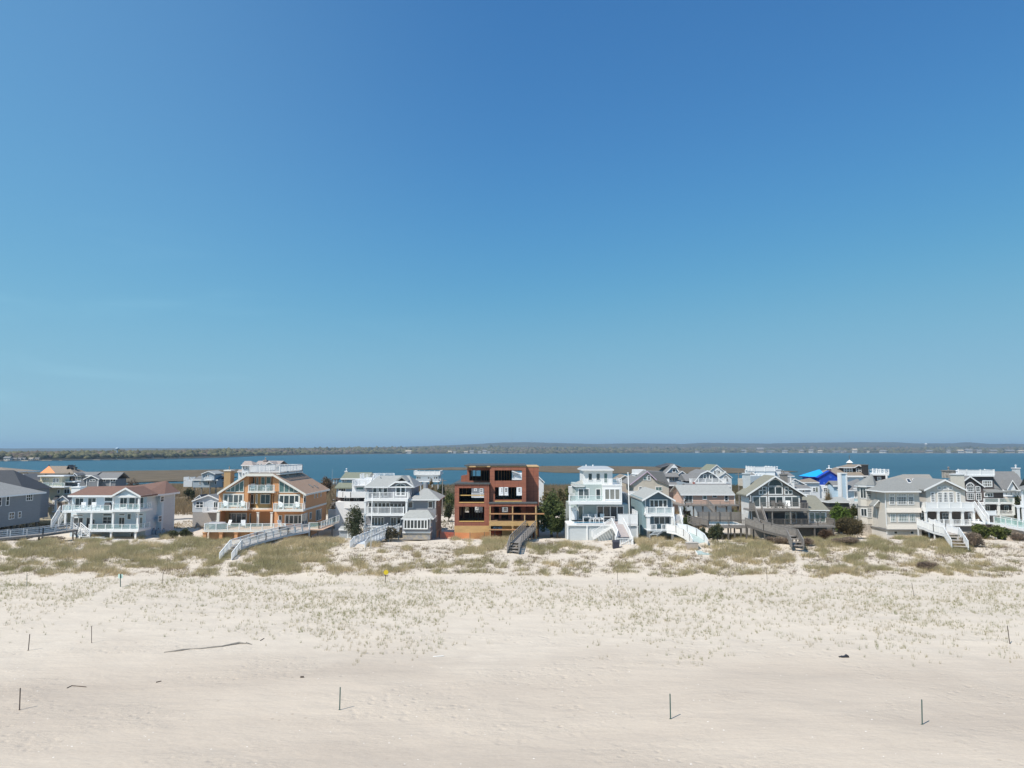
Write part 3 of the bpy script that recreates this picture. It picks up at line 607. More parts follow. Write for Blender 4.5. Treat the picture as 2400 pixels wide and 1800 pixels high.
MB().prismZ([(cx - 2.5, Y + 1.95)] + [(cx - 2.5 * math.cos(math.pi * i / n), Y + 1.9 - 1.75 * math.sin(math.pi * i / n)) for i in range(n + 1)] + [(cx + 2.5, Y + 1.95)], h.Z(802, Y+.4), h.Z(775, Y + .4)).build('cornice', TRIM, h.root)
# roof
zp = h.Z(296, Y); th = .2; o_ = .5
za, zb_ = h.Z(562, Y - o_), h.Z(578, Y - o_); Xl2, Xr2 = h.X(470, 560, Y - o_), h.X(1702, 578, Y - o_)
r = MB()
r.prismY([(Xl2, za), (XA, zp), (XA, zp - th), (Xl2, za - th)], Y - o_, YB + .5); r.prismY([(XB, zp), (Xr2, zb_), (Xr2, zb_ - th), (XB, zp - th)], Y - o_, YB + .5); r.box(XA, XB, Y - o_, YB + .5, zp - th, zp)
ro = r.build('roof', ROR, h.root)
t = MB(); a_, c_ = Y - o_ - .06, Y - o_ - .003; t.prismY([(Xl2, za), (XA, zp), (XA, zp - .34), (Xl2, za - .34)], a_, c_); t.prismY([(XB, zp), (Xr2, zb_), (Xr2, zb_ - .34), (XB, zp - .34)], a_, c_); t.box(XA, XB, a_, c_, zp - .4, zp + .02); t.box(Xr2, Xr2 + .08, Y - o_, YB + .5, zb_ - .28, zb_ - .01); t.build('fascia', TRIM, ro)
for (x, y, Yq) in ((1590, 315, 121.5), (1760, 445, 118.6), (1835, 432, 120.5)):
    X, _, Z = h.P(x, y, Yq); sl = (zb_ - zp) / (Xr2 - XB); Z = zp + sl * (X - XB); MB().prismY([(X-.35, Z-.35*sl+.14), (X+.35, Z+.35*sl+.14), (X+.35, Z+.35*sl-.02), (X-.35, Z-.35*sl-.02)], Yq, Yq + .5).build('skylight', GWOOD, ro)
XQ, _, ZQ = h.P(1390, 290, 116); MB().box(XQ - .55, XQ + .55, 116, 116.9, zp - 1.2, zp + .25).build('chimney', mat('taupe', (.33,.29,.24)), h.root)
# roof deck
zd = zp + .02; xa, xb = h.X(912, 285, 112.2), h.X(1320, 280, 112.2); 
MB().box(XA + .1, XB + .85, Y + .3, YB - .5, zd, zd + .12).build('roof_deck', DECKM, h.root)
for p, q in (((xa, 112.5), (XB + .75, 112.5)), ((XB + .75, 112.6), (XB + .75, YB - .7)), ((xa, YB - .7), (XB + .75, YB - .7)), ((xa, 112.6), (xa, YB - .7))): rail(h.root, (p[0], p[1], zd + .12), (q[0], q[1], zd + .12), 'b', 1.05, sp=1.7)
MB().box(XB, XB + .85, Y + .35, YB - .5, zd - .25, zd).build('deck_base', TRIM, h.root)
# windows
h.win(548, 575, 838, 755, 4, 1, Y=Y, fm=TRIM, b=.22, mun=.16); h.win(1318, 582, 1618, 770, 4, 1, Y=Y, fm=TRIM, b=.24, mun=.14)
def trap(pts, nx):
    P = [(h.X(x, y, Y), h.Z(y, Y)) for x, y in pts]; (xa, z0), (xb, _), (xc, z2), (xd, z3) = P        # bottom left, bottom right, top right, top left
    lo = z0; f = MB(); f.beam((xa, Y-.04, lo), (xb, Y-.04, lo), .07, .12); f.beam((xd, Y-.04, z3), (xc, Y-.04, z2), .07, .12); f.beam((xa, Y-.04, lo), (xd, Y-.04, z3), .12, .07); f.beam((xb, Y-.04, lo), (xc, Y-.04, z2), .12, .07)
    for i in range(1, nx): t = i / nx; x = xa + (xb - xa) * t; zt_ = z3 + (z2 - z3) * t; f.box(x-.05, x+.05, Y-.06, Y+.01, lo, zt_)
    fr = f.build('window', TRIM, h.root); MB().prismY(P, Y - .022, Y + .01).build('pane', GLASSG, fr)
trap([(590,548),(838,548),(838,388),(592,530)], 4); trap([(1332,556),(1600,556),(1600,540),(1332,390)], 4)
Y2 = Y + 1.9
for a in ((938,342,992,458,1,1),(1012,345,1040,500,1,1),(1075,340,1135,515,1,1),(1150,340,1218,515,1,1)): h.win(*a, Y=Y2, fm=TRIM, gm=GLASSG)
for a in ((930,582,980,715,1,1,Y+1.2),(1003,582,1030,715,1,1,Y+.75),(1068,582,1208,718,2,1,Y+.6)): h.win(*a[:6], Y=a[6], fm=TRIM)
h.win(590, 840, 880, 990, 4, 1, Y=Y + 2.3, fm=TRIM, b=.14, mun=.12); h.win(918, 845, 970, 985, 1, 1, Y=Y+2.3, fm=TRIM); h.win(1048, 840, 1060, 1000, 1, 1, Y=Y+2.3, fm=TRIM); h.win(1095, 840, 1215, 1025, 2, 1, Y=Y+2.3, fm=TRIM)
h.win(1405, 865, 1655, 1000, 4, 1, Y=Y, fm=TRIM, b=.16, mun=.14); h.win(1318, 875, 1370, 980, 1, 1, Y=Y, fm=TRIM)
for a in ((1695,592,1725,700),(1842,565,1852,640),(1880,562,1890,632),(1928,552,1937,615),(1673,850,1755,1000),(1785,832,1812,930),(1872,792,1945,945)): h.swin(XR, *a, 2 if a[2]-a[0] > 40 else 1, 1, fm=TRIM)
# balconies, belts, columns
h.slab(890, 1262, 545, 565, Y - .7, Y2, TRIM, 'balcony'); h.frail(905, 1258, 455, 545, Y - .55, 'g', sp=1.4, glass=MILK)
for x0, x1, ye in ((480, 885, 785), (1245, 1665, 800)):
    h.slab(x0, x1, ye, ye + 24, Y - 1.3, Y, TRIM, 'balcony'); h.frail(x0 + 8, x1 - 8, ye - 88, ye, Y - 1.15, 'g', sp=1.3, sides=1.0, glass=MILK)
MB().box(XR + .003, XR + .06, Y - .05, YB, h.Z(812, Y), h.Z(785, Y)).build('belt_course', TRIM, h.root)
for x in (1035, 1225): h.post(x, 830, 1035, Y + .2, .32, TRIM)
h.post(486, 815, 1000, Y - .2, .4, TRIM)
# ground deck on ochre base
zd = h.Z(1083, 107.5); x0, x1 = h.X(283, 1085, 107.5), h.X(1690, 1085, 107.5)
MB().box(x0, x1, 107.5, Y + 2.3, h.Z(1108, 107.5), zd).build('deck', TRIM, h.root)
MB().box(x0 + .1, x1 + 2.6, 107.62, Y + 2.2, zd + .004, zd + .05).build('deck_boards', mat('tan_boards', (.50,.34,.24), .8, .1), h.root)
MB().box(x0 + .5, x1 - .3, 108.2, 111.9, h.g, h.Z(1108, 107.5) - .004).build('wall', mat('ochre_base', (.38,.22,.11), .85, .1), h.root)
for x in (300, 525, 735, 960): h.post(x, 1110, 1230, 107.8, .45, OR, 'pier')
rail(h.root, (x0+.05, 107.6, zd), (x1-3.0, 107.6, zd), 'g', .98, sp=1.7, glass=MILK); rail(h.root, (x0+.05, 107.7, zd), (x0+.05, 111.9, zd), 'g', .98)
# side deck to the right
xs = h.X(2090, 980, 118); xr0 = x1
MB().prismZ([(x1, 109.0), (x1 + 1.6, 109.0), (xs, 118), (xs, 121.5), (x1, 121.5)], zd - .28, zd).build('deck', TRIM, h.root)
for p, q in (((x1 + .1, 109.1), (x1 + 1.6, 109.1)), ((x1 + 1.6, 109.1), (xs, 118)), ((xs, 118), (xs, 121.4))): rail(h.root, (*p, zd), (*q, zd), 'g', .98, sp=1.5, glass=MILKG)
for p in ((x1 + 1.4, 109.3), (xs - .3, 118.2), (x1 + .2, 109.3), (x1+2.6, 113.2)): MB().box(p[0]-.1, p[0]+.1, p[1]-.1, p[1]+.1, h.g, zd - .28).build('post', GWOOD, h.root)
b = MB(); b.box(h.X(565,260,114), h.X(655,260,114), 114, 115.6, h.g, h.Z(262, 114)); c = b.build('chimney', mat('chimney_ochre', (.42,.28,.14), .85, .05), h.root); X = h.X(610, 250, 114)
MB().box(h.X(560,260,114), h.X(662,260,114), 113.9, 115.7, h.Z(262,114), h.Z(245,114)).build('chimney_cap', TRIM, c); MB().tube((X,114.8,h.Z(245,114)),(X,114.8,h.Z(195,114)),.1,.08,8).build('flue', GWOOD, c)
for i, (x, lb) in enumerate(((610, 'left-hand white slatted chair'), (830, 'white slatted chair in the middle'), (1360, 'right-hand white slatted chair'))):
    X, Yq, _ = h.P(x, 1010, 110.4); chair('garden_chair', lb + ' on the ground deck of the orange house', X, Yq, zd + .05, (-.5, .4, 1.1)[i], WHITE, 'white chairs on the orange house deck')
for i, (x, y, lb) in enumerate(((960, 540, 'left'), (1150, 540, 'right'))):
    X, Yq, Z = h.P(x, y, Y + .4); chair('garden_chair', lb + ' white chair on the top balcony of the orange house', X, Yq, h.Z(545, Y - .7), .3 - i * .6, WHITE, 'white chairs on the top balcony')
for i, (x, ye, lb) in enumerate(((575, 785, 'white chair at the left of the second-floor left balcony'), (815, 785, 'white chair at the right of the second-floor left balcony'), (1345, 800, 'white chair at the left of the second-floor right balcony'), (1575, 800, 'white chair at the right of the second-floor right balcony'))):
    X, Yq, Z = h.P(x, ye, Y - .55); chair('garden_chair', lb + ' of the orange house', X, Yq, h.Z(ye, Y - 1.3), .2, WHITE, 'white chairs on the second-floor balconies')
X, Yq, _ = h.P(470, 1040, 109); t = thing('hot_tub', 'round grey hot tub with a cover behind the glass rail of the orange house', 'hot tub', (X, Yq, zd + .05)); MB().tube((X, Yq, zd+.05), (X, Yq, zd+.85), 1.2, 1.2, 20).build('tub', mat('tub_grey', (.25,.27,.28)), t); MB().tube((X, Yq, zd+.85), (X, Yq, zd+.98), 1.26, 1.22, 20).build('cover', mat('tub_cover', (.40,.40,.42)), t)
# walkway of the orange house
def PZ(px, Y, z): return ((px - 1200) / F * (Y * CT + (z - CAMZ) * ST), Y, z)
zA = zd - .03
pts = [PZ(716, 108.0, zA), PZ(664, 104.2, zA - .15), PZ(612, 100.4, zA - .45), PZ(553, 96.2, zA - .95)]
bt = G(528.5, 1314)
walkway('dune_walkway', 'long white baluster walkway running left from the orange house down to the sand', pts, 1.7, None, (bt[0], bt[1], bt[2]), 'b', WHITE, DECKM, WHITE2, .95, group=None, stw=1.5)
X, Yq, Z = Vector(pts[1]) + Vector((.1, .1, 0)); 
t = thing('garden_bench', 'small bench with a dark slatted back on the orange house walkway', 'bench', (X, Yq, zA - .15)); z = zA - .15; MB().box(X-.8,X+.8,Yq-.2,Yq+.3,z+.4,z+.46).build('seat', wood('bench_wood', (.4,.28,.14)), t); MB().box(X-.8,X+.8,Yq+.3,Yq+.36,z+.5,z+.95).build('backrest', GWOOD2, t)
for k in (-.7, .7): MB().box(X+k-.04,X+k+.04,Yq-.2,Yq+.3,z,z+.4).build('leg', GWOOD, t)
# boardwalk of the slate / pale blue houses
pa = [W(-60, 1266, 100), W(96, 1251.5, 105.5), W(176, 1240, 109.5)]
walkway('boardwalk', 'grey weathered boardwalk with open white rails in front of the slate house', pa, 1.7, None, None, 'h', WHITE2, GWOOD, GWOOD, .95, sp=1.9)

# --- 4 grey shingle three-storey house
GSH = shingle('grey_cedar', (.27, .275, .30), .10); BRSH = shingle('brown_cedar', (.27, .24, .21), .10); RG2 = shingle('pale_grey_shingles', (.34, .35, .335), .14)
h = Hs('beach_house', 'grey shingled three-storey house with an arched dormer window and stacked white balconies', 'house', 'D', 112, 1050); Y = 112
XR = h.X(1548, 800, Y); YB = h.YX(1632, XR)
h.wall(565, 1180, 480, None, GSH, Y + 1.6, 9); h.wall(1150, 1548, 662, None, GSH, Y + .3, YB - Y - .3); 
h.hip(560, 1250, 478, 760, 1180, 322, Y + 1.4, 9, RG2, over=.6)
h.hip(1180, 1640, 655, 1380, 1440, 500, Y + .3, YB - Y, RG2, over=.6, X1=XR + .6)
MB().box(h.X(1175,600,Y+2), h.X(1245,600,Y+2), Y+2, Y+8, h.Z(700,Y+2), h.Z(470,Y+2)).build('wall', GSH, h.root)
# dormer with flared eyebrow roof
P = [(888,468),(985,402),(1140,402),(1238,468)]; Yd = Y + .8
Q = [(h.X(x,y,Yd), h.Z(y,Yd)) for x, y in P]; zc = Q[0][1] - .3
MB().prismY([(Q[0][0]+.35,zc-2.5),(Q[0][0]+.35,zc),(Q[1][0],Q[1][1]-.1),(Q[2][0],Q[2][1]-.1),(Q[3][0]-.35,zc),(Q[3][0]-.35,zc-2.5)], Yd + .35, Yd + 4).build('wall', GSH, h.root)
T_ = .22; r = MB()
for i in range(3): a, c = Q[i], Q[i+1]; r.prismY([a, c, (c[0], c[1]-T_), (a[0], a[1]-T_)], Yd, Yd + 4.5)
rr = r.build('roof', RG2, h.root); r = MB()
for i in range(3): a, c = Q[i], Q[i+1]; r.prismY([a, c, (c[0], c[1]-T_*1.2), (a[0], a[1]-T_*1.2)], Yd - .06, Yd - .003)
r.build('fascia', WHITE, rr)
h.gablef(985, 1075, 1165, 400, 330, Yd + .9, 4, RG2, None, over=.2, trim=RG2)
h.win(985, 430, 1138, 478, 2, Y=Yd + .35, arch=True, b=.14); h.win(988, 478, 1135, 610, 2, 1, Y=Yd + .35, b=.16, mun=.2)
for x in (672, 745, 818): h.win(x, 490, x + 62, 612, 1, 1, Y=Y+1.6)
h.win(612, 695, 690, 765, 1, 1, Y=Y+1.6); h.win(690, 695, 1130, 765, 8, 1, Y=Y+1.6, b=.12, mun=.16); h.win(1160, 685, 1235, 778, 1, 1, Y=Y+.3); h.win(1440, 678, 1508, 778, 1, 1, Y=Y+.3)
h.win(655, 900, 830, 1015, 4, 1, Y=Y+1.6, mun=.14); h.win(920, 900, 1005, 1020, 2, 1, Y=Y+1.6); h.win(1008, 905, 1062, 1028, 1, 1, Y=Y+1.6)
for yt, yb, y0, y1 in ((560, 640, 650, 680), (766, 846, 858, 885)):
    h.slab(555, 1160, y0, y1, Y - .8, Y + 1.6, WHITE, 'balcony'); h.frail(570, 1160 if yt < 700 else 1100, yt, y0, Y - .65, 'b', sp=2.2, pw=.16, caps=True, sides=(2.1, 2.1 if yt < 700 else 0))
for x in (568, 1142): h.post(x, 680, 860, Y - .6, .28)
for x in (562,): h.post(x, 885, 1130, Y - .6, .28)
h.slab(555, 1075, 1028, 1045, Y - .7, Y + 1.6, WHITE2); h.frail(560, 780, 1035, 1085, Y - .6, 'b', sp=1.6)
for x in (560, 800, 1000): h.post(x, 1045, 1150, Y - .5, .2)
# sunroom
Ys = Y - 2.6
h.wall(1085, 1475, 915, 1122, GSH, Ys, 3.0); r = h.hip(1068, 1520, 918, 1180, 1440, 800, Ys, 3.6, RG2, over=.35)
h.win(1100, 930, 1438, 1068, 7, 1, Y=Ys - .3, b=.16, mun=.13); MB().box(h.X(1100,1000,Ys-.3), h.X(1438,1000,Ys-.3), Ys-.28, Ys, h.Z(1072,Ys-.3), h.Z(928,Ys-.3)).build('bay', WHITE, h.root)
XR2 = h.X(1475, 1000, Ys); h.swin(XR2, 1482, 905, 1505, 1035, 1, 2); h.swin(XR, 1562, 870, 1580, 960); h.swin(XR, 1550, 680, 1565, 770); h.swin(XR, 1592, 668, 1606, 745)
MB().box(XR, XR + .05, Y + .3, YB, h.g, h.Z(655, Y)).build('wall', BRSH, h.root)
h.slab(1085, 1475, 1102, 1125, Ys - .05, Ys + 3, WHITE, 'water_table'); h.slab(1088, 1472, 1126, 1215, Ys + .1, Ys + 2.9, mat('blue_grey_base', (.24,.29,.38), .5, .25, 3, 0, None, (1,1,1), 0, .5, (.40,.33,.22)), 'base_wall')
MB().box(XR + .052, XR + .1, Y + .4, YB, h.g, h.Z(1075, Y+3)).build('base_wall', mat('sand_base', (.48,.38,.28)), h.root)
tr = mat('tank_grey', (.30,.33,.36)); X, _, Z = h.P(1408, 450, 120); MB().tube((X,120,Z-.8),(X,120,Z+.4),.4,.4,12).build('roof_vent', tr, h.root); X,_,Z = h.P(783, 340, Y+4.5); MB().tube((X,Y+4.5,Z-.6),(X,Y+4.5,Z),.1,.1,8).build('roof_vent', tr, h.root)
pts = [PZ(928, 111.0, 2.95), PZ(912, 108.8, 2.8), PZ(842, 99.2, 2.0)]; bt = G(837, 1285)
walkway('dune_walkway', 'pale grey walkway with scalloped close-set rails leading down from the grey shingled house', [W(922, 1243, 110.5), W(846, 1275, 101.5)], 2.0, None, W(838, 1286, 98.6), 'b', WHITE2, PALEG, WHITE2, .95, caps=True, sp=.9)
X, Yq, Z = G(869, 1286); zt_ = W(871, 1160, Yq)[2]
t = thing('flagpole', 'thin white flagpole in front of the grey shingled house', 'flagpole', (X, Yq, Z)); MB().tube((X,Yq,Z-.3),(X+.08,Yq,zt_),.075,.045,10).build('pole', WHITE, t, True); MB().tube((X+.08,Yq,zt_),(X+.08,Yq,zt_+.14),.09,.02,8).build('finial', WHITE, t)
# shed
h = Hs('garden_shed', 'small grey shed with a gable roof between the orange and the grey shingled houses', 'shed', 'D', 111.5, 320); SH = siding('shed_grey', (.33,.37,.41))
h.wall(210, 318, 1062, 1215, SH, 111.5, 2.6); h.wall(318, 425, 1078, 1215, siding('shed_pale', (.50,.56,.60)), 111.5, 2.6); h.gables(200, 430, 1062, 1022, 111.5, 2.6, RG2, None, over=.2); h.win(325, 1090, 375, 1205, 1, 1, Y=111.5, name='door', gm=PALEG)

# --- 5 red-sheathed house under construction
def sheath():
    m = mat('red_sheathing', (.30, .108, .065), .75, .16, .7); n = m.node_tree; b_ = n.nodes['Principled BSDF']; src = b_.inputs['Base Color'].links[0].from_socket
    tc = n.nodes.new('ShaderNodeTexCoord'); sp = n.nodes.new('ShaderNodeSeparateXYZ'); n.links.new(tc.outputs['Object'], sp.inputs[0])
    def line(sock, period, wd, off):
        a = n.nodes.new('ShaderNodeMath'); a.operation = 'ADD'; a.inputs[1].default_value = off; n.links.new(sock, a.inputs[0])
        p = n.nodes.new('ShaderNodeMath'); p.operation = 'PINGPONG'; p.inputs[1].default_value = period / 2; n.links.new(a.outputs[0], p.inputs[0])
        c = n.nodes.new('ShaderNodeMath'); c.operation = 'LESS_THAN'; c.inputs[1].default_value = wd; n.links.new(p.outputs[0], c.inputs[0]); return c.outputs[0]
    tot = None
    for s_, pr, wd, of in ((0, 1.22, .035, .2), (2, 2.44, .045, .3), (2, .61, .02, .1)):
        l = line(sp.outputs[s_], pr, wd, of)
        if tot is None: tot = l
        else: x = n.nodes.new('ShaderNodeMath'); x.operation = 'MAXIMUM'; n.links.new(tot, x.inputs[0]); n.links.new(l, x.inputs[1]); tot = x.outputs[0]
    nz = n.nodes.new('ShaderNodeTexNoise'); nz.inputs['Scale'].default_value = 1.3; n.links.new(tc.outputs['Object'], nz.inputs[0])
    k = n.nodes.new('ShaderNodeMath'); k.operation = 'MULTIPLY'; n.links.new(tot, k.inputs[0]); n.links.new(nz.outputs[0], k.inputs[1])
    mx = n.nodes.new('ShaderNodeMix'); mx.data_type = 'RGBA'; n.links.new(k.outputs[0], mx.inputs[0]); n.links.new(src, mx.inputs[6]); mx.inputs[7].default_value = (.10, .035, .035, 1); n.links.new(mx.outputs[2], b_.inputs['Base Color']); return m
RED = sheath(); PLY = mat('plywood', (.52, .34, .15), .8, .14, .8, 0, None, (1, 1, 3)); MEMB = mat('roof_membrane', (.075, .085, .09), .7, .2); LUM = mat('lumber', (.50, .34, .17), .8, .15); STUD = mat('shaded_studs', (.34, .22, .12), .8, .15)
h = Hs('unfinished_house', 'half-built cubic house in red sheathing over plywood with open window holes', 'house', 'E', 112, 790, ground=None); Y = 112
def hr(x0, x1, yt, yb, Yq): ym = (yt + yb) / 2; return (h.X(x0, ym, Yq), h.X(x1, ym, Yq), h.Z(yb, Yq), h.Z(yt, Yq))
Xa, Xb = h.X(210, 800, Y), h.X(690, 800, Y); D = 13
def shell(x0, x1, z0, z1, Yf, dp, HF, HB=(), m=RED, th=.2, HL=None):
    holes(MB(), x0, x1, z0, z1, Yf, Yf + th, HF).build('wall', m, h.root); holes(MB(), x0, x1, z0, z1, Yf + dp - th, Yf + dp, HB).build('wall', m, h.root)
    MB().box(x0, x0 + th, Yf + th, Yf + dp - th, z0, z1).build('wall', m, h.root); MB().box(x1 - th, x1, Yf + th, Yf + dp - th, z0, z1).build('wall', m, h.root)
zm = h.Z(1020, Y); ztl = h.Z(447, Y)
HF = [hr(272, 622, 497, 690, Y), hr(272, 622, 755, 955, Y)]
bw = lambda x0, x1, yt, yb: (h.X(x0, (yt+yb)/2, Y + D), h.X(x1, (yt+yb)/2, Y + D), h.Z(yb, Y + D), h.Z(yt, Y + D))
shell(Xa, Xb, zm, ztl, Y, D, HF, [bw(445, 620, 500, 632), bw(490, 600, 745, 835), bw(355, 410, 760, 835)])
MB().box(Xa - .02, Xb + .02, Y + .0, Y + D, h.g, zm - .004).build('base_wall', PLY, h.root)
MB().box(Xa - .15, Xb + .15, Y - .15, Y + D, ztl + .003, ztl + .22).build('roof', MEMB, h.root)
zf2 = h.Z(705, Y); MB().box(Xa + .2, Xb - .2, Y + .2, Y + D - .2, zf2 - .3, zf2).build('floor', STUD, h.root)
# centre block
Xc, Xd = h.X(700, 450, Y + .6), h.X(1203, 450, Y + .6); Yc = Y + .6; ztc = h.Z(208, Yc); zb1 = h.Z(690, Yc)
HF = [hr(765, 1145, 250, 395, Yc), hr(770, 1145, 485, 658, Yc)]
shell(Xc, Xd, zb1, ztc, Yc, D, HF, [(h.X(1005,330,Yc+D), h.X(1150,330,Yc+D), h.Z(385,Yc+D), h.Z(255,Yc+D)), bw(825, 955, 485, 628), bw(1070, 1145, 485, 628)])
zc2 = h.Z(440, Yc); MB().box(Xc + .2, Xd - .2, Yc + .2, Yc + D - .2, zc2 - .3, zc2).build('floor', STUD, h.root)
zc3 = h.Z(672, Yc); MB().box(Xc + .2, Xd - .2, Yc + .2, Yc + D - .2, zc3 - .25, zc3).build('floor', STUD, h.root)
# top left block, set back
Yt = Y + 3.2; Xe = h.X(385, 300, Yt); ztt = h.Z(213, Yt)
shell(Xe, h.X(700, 300, Yt) + .4, h.Z(440, Yt), ztt, Yt, 8, [hr(415, 700, 252, 395, Yt)], [(h.X(450,300,Yt+8), h.X(575,300,Yt+8), h.Z(330,Yt+8), h.Z(250,Yt+8))])
b = MB(); b.box(Xe - .3, h.X(1200, 300, Yc) + .1, Yc - .1, Yc + D, ztc + .15, ztc + .35); b.build('roof', MEMB, h.root)
b = MB(); b.box(h.X(415,215,Yc-.1), h.X(505,215,Yc-.1), Yc-.16, Yc-.105, ztc+.0, ztc+.2); b.box(h.X(660,215,Yc-.1), h.X(705,215,Yc-.1), Yc-.16, Yc-.105, ztc+.02, ztc+.2); b.build('roof_edge_board', LUM, h.root)
MB().box(Xe, Xd, Yc + .1, Yc + D - .1, ztc + .0, ztc + .148).build('roof_deck', PLY, h.root)
b = MB(); X1, X2 = h.X(300, 360, Y + 5), h.X(385, 360, Y + 5); b.prismY([(X1, ztl + .22), (X2, ztl + .22), (X2, h.Z(318, Y+5)), (X1, h.Z(330, Y+5))], Y + 5, Y + 9); b.build('parapet', RED, h.root)
# right stair tower set back
Yr = Y + 2.4; Xf, Xg = Xd + .005, h.X(1380, 600, Yr); ztr = h.Z(207, Yr)
MB().box(Xf, Xg, Yr, Yc + D, h.g, ztr).build('wall', RED, h.root); MB().box(Xf - .05, Xg + .06, Yr - .06, Yc + D, ztr + .003, ztr + .16).build('roof_edge_board', LUM, h.root)
# porch
Yp = Y - 1.4; Xp0, Xp1 = h.X(690, 830, Yp), h.X(1352, 830, Yp)
MB().box(Xp0, Xp1, Yp, Yc + 1, h.Z(752, Yp), h.Z(715, Yp)).build('porch_roof', RED, h.root); MB().box(Xp0 - .1, Xp1 + .1, Yp - .1, Yc + .0, h.Z(714, Yp), h.Z(700, Yp)).build('roof', MEMB, h.root)
MB().box(Xp0, Xp1, Yp, Yp + .12, h.Z(1022, Yp), h.Z(962, Yp)).build('floor_beam', PLY, h.root)
MB().box(Xp0, Xp1 - .1, Yp + .12, Y + D - 1, h.Z(985, Yp), h.Z(962, Yp)).build('floor', STUD, h.root)
for x in (703, 1015, 1182, 1337): 
    if x != 1182: h.post(x, 752, 962, Yp + .1, .17, LUM, 'stud')
    else: h.post(x, 865, 962, Yp + .1, .17, LUM, 'stud')
for x in (703, 1015, 1330): h.post(x, 1022, None, Yp + .1, .2, LUM, 'post')
MB().box(Xp0, h.X(1455, 853, Yp), Yp - .06, Yp - .003, h.Z(862, Yp), h.Z(845, Yp)).build('guard_board', mat('orange_board', (.50,.27,.13)), h.root); MB().box(Xp0, h.X(1085, 1075, Yp), Yp - .06, Yp - .003, h.Z(1083, Yp), h.Z(1066, Yp)).build('guard_board', mat('orange_board', (0,0,0)), h.root)
YI = Y + 1.6; b = MB(); holes(b, Xb + .01, Xd, h.Z(985, Yp), zb1, YI, YI + .2, [(h.X(760,850,YI), h.X(825,850,YI), h.Z(950,YI), h.Z(750,YI)), (h.X(860,850,YI), h.X(955,850,YI), h.Z(945,YI), h.Z(752,YI)), (h.X(1035,850,YI), h.X(1130,850,YI), h.Z(945,YI), h.Z(752,YI))]); b.build('wall', RED, h.root)
holes(MB(), Xb + .01, Xd, h.g, zb1 - .3, Y + D - .4, Y + D - .2, [bw(870, 950, 760, 830), bw(740, 870, 1030, 1130)]).build('wall', RED, h.root)
MB().box(h.X(870,1080,Y+1), Xd, Y + 1, Y + 1.15, h.g, h.Z(1022, Y+1)).build('base_wall', PLY, h.root)
MB().box(h.X(1352,1000,Yp)-.1, h.X(1352,1000,Yp)+.05, Yp + .13, Yr, h.g, h.Z(715, Yp)-.01).build('wall', PLY, h.root)
# studs, partitions, sills inside
b = MB()
for (x, y0, y1, Yq) in ((460,250,395,Yt+2),(505,250,395,Yt+2.5),(575,250,395,Yt+4),(590,250,395,Yt+5),(620,250,395,Yt+5),(650,250,395,Yt+5),(680,250,395,Yt+5),(820,250,395,Yc+3),(860,250,395,Yc+3.2),(900,250,395,Yc+5),(935,250,395,Yc+5),(970,250,395,Yc+5),(895,490,660,Yc+3),(1000,490,660,Yc+5),(1040,490,660,Yc+5),(375,500,560,Y+4),(300,760,850,Y+2),(340,760,900,Y+3),(420,760,900,Y+6),(460,760,900,Y+6),(500,840,940,Y+6),(540,840,940,Y+6),(580,840,940,Y+6),(320,500,560,Y+5)):
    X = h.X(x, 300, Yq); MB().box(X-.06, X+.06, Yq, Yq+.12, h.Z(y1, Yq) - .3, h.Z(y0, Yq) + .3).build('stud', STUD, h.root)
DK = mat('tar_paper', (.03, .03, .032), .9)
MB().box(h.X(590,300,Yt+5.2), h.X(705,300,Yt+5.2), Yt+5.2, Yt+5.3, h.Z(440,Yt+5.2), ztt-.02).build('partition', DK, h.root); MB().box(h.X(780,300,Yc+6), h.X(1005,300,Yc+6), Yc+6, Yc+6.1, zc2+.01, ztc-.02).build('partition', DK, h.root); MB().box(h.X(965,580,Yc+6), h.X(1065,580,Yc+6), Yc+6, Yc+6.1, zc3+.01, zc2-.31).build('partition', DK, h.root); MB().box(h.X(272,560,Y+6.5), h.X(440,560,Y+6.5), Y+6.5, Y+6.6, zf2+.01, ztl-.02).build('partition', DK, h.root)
b = MB()
for x0, x1, y0, Yq in ((272,622,697,Y),(272,622,960,Y),(770,1145,680,Yc)): b.box(h.X(x0,y0,Yq), h.X(x1,y0,Yq), Yq-.05, Yq+.25, h.Z(y0+6,Yq), h.Z(y0-6,Yq))
b.box(h.X(272,597,Y+.3), h.X(622,597,Y+.3), Y+.25, Y+.32, h.Z(603,Y+.3), h.Z(591,Y+.3)); b.build('sill_board', mat('fresh_lumber', (.60,.40,.14)), h.root)
# orange snow fence in front
FO = mat('orange_mesh', (.70, .15, .06), .6, .1)
def snow(lbl, L):
    P = [G(a, c) for a, c in L]; P = [(x, max(y, 108), z) for x, y, z in P]; b = MB(); c_ = MB()
    for p, q in zip(P[:-1], P[1:]):
        for t in (.15, .32, .49, .66, .83, 1.0): b.beam((p[0],p[1],hg(p[0],p[1])+t), (q[0],q[1],hg(q[0],q[1])+t), .03, .04)
        n_ = max(2, int(math.dist(p, q) / .25))
        for i in range(n_): u = i / n_; X = p[0]+(q[0]-p[0])*u; Yq = p[1]+(q[1]-p[1])*u; z = hg(p[0],p[1])*(1-u)+hg(q[0],q[1])*u; b.box(X-.02,X+.02,Yq-.01,Yq+.01,z+.1,z+1.02)
    for p in P: c_.box(p[0]-.04,p[0]+.04,p[1]-.06,p[1]-.02,hg(p[0],p[1])-.3,hg(p[0],p[1])+1.15)
    t = thing('safety_fence', lbl, 'fence', P[0]); b.build('mesh_panel', FO, t); c_.build('stake', GWOOD2, t)
snow('orange plastic safety mesh fence along the foot of the half-built house', [(1030,1262),(1065,1264),(1100,1265),(1135,1264),(1160,1261),(1195,1257)])
snow('sagging orange safety mesh beside the blue grey base of the grey shingled house', [(995,1262),(1010,1259),(1029,1261)])
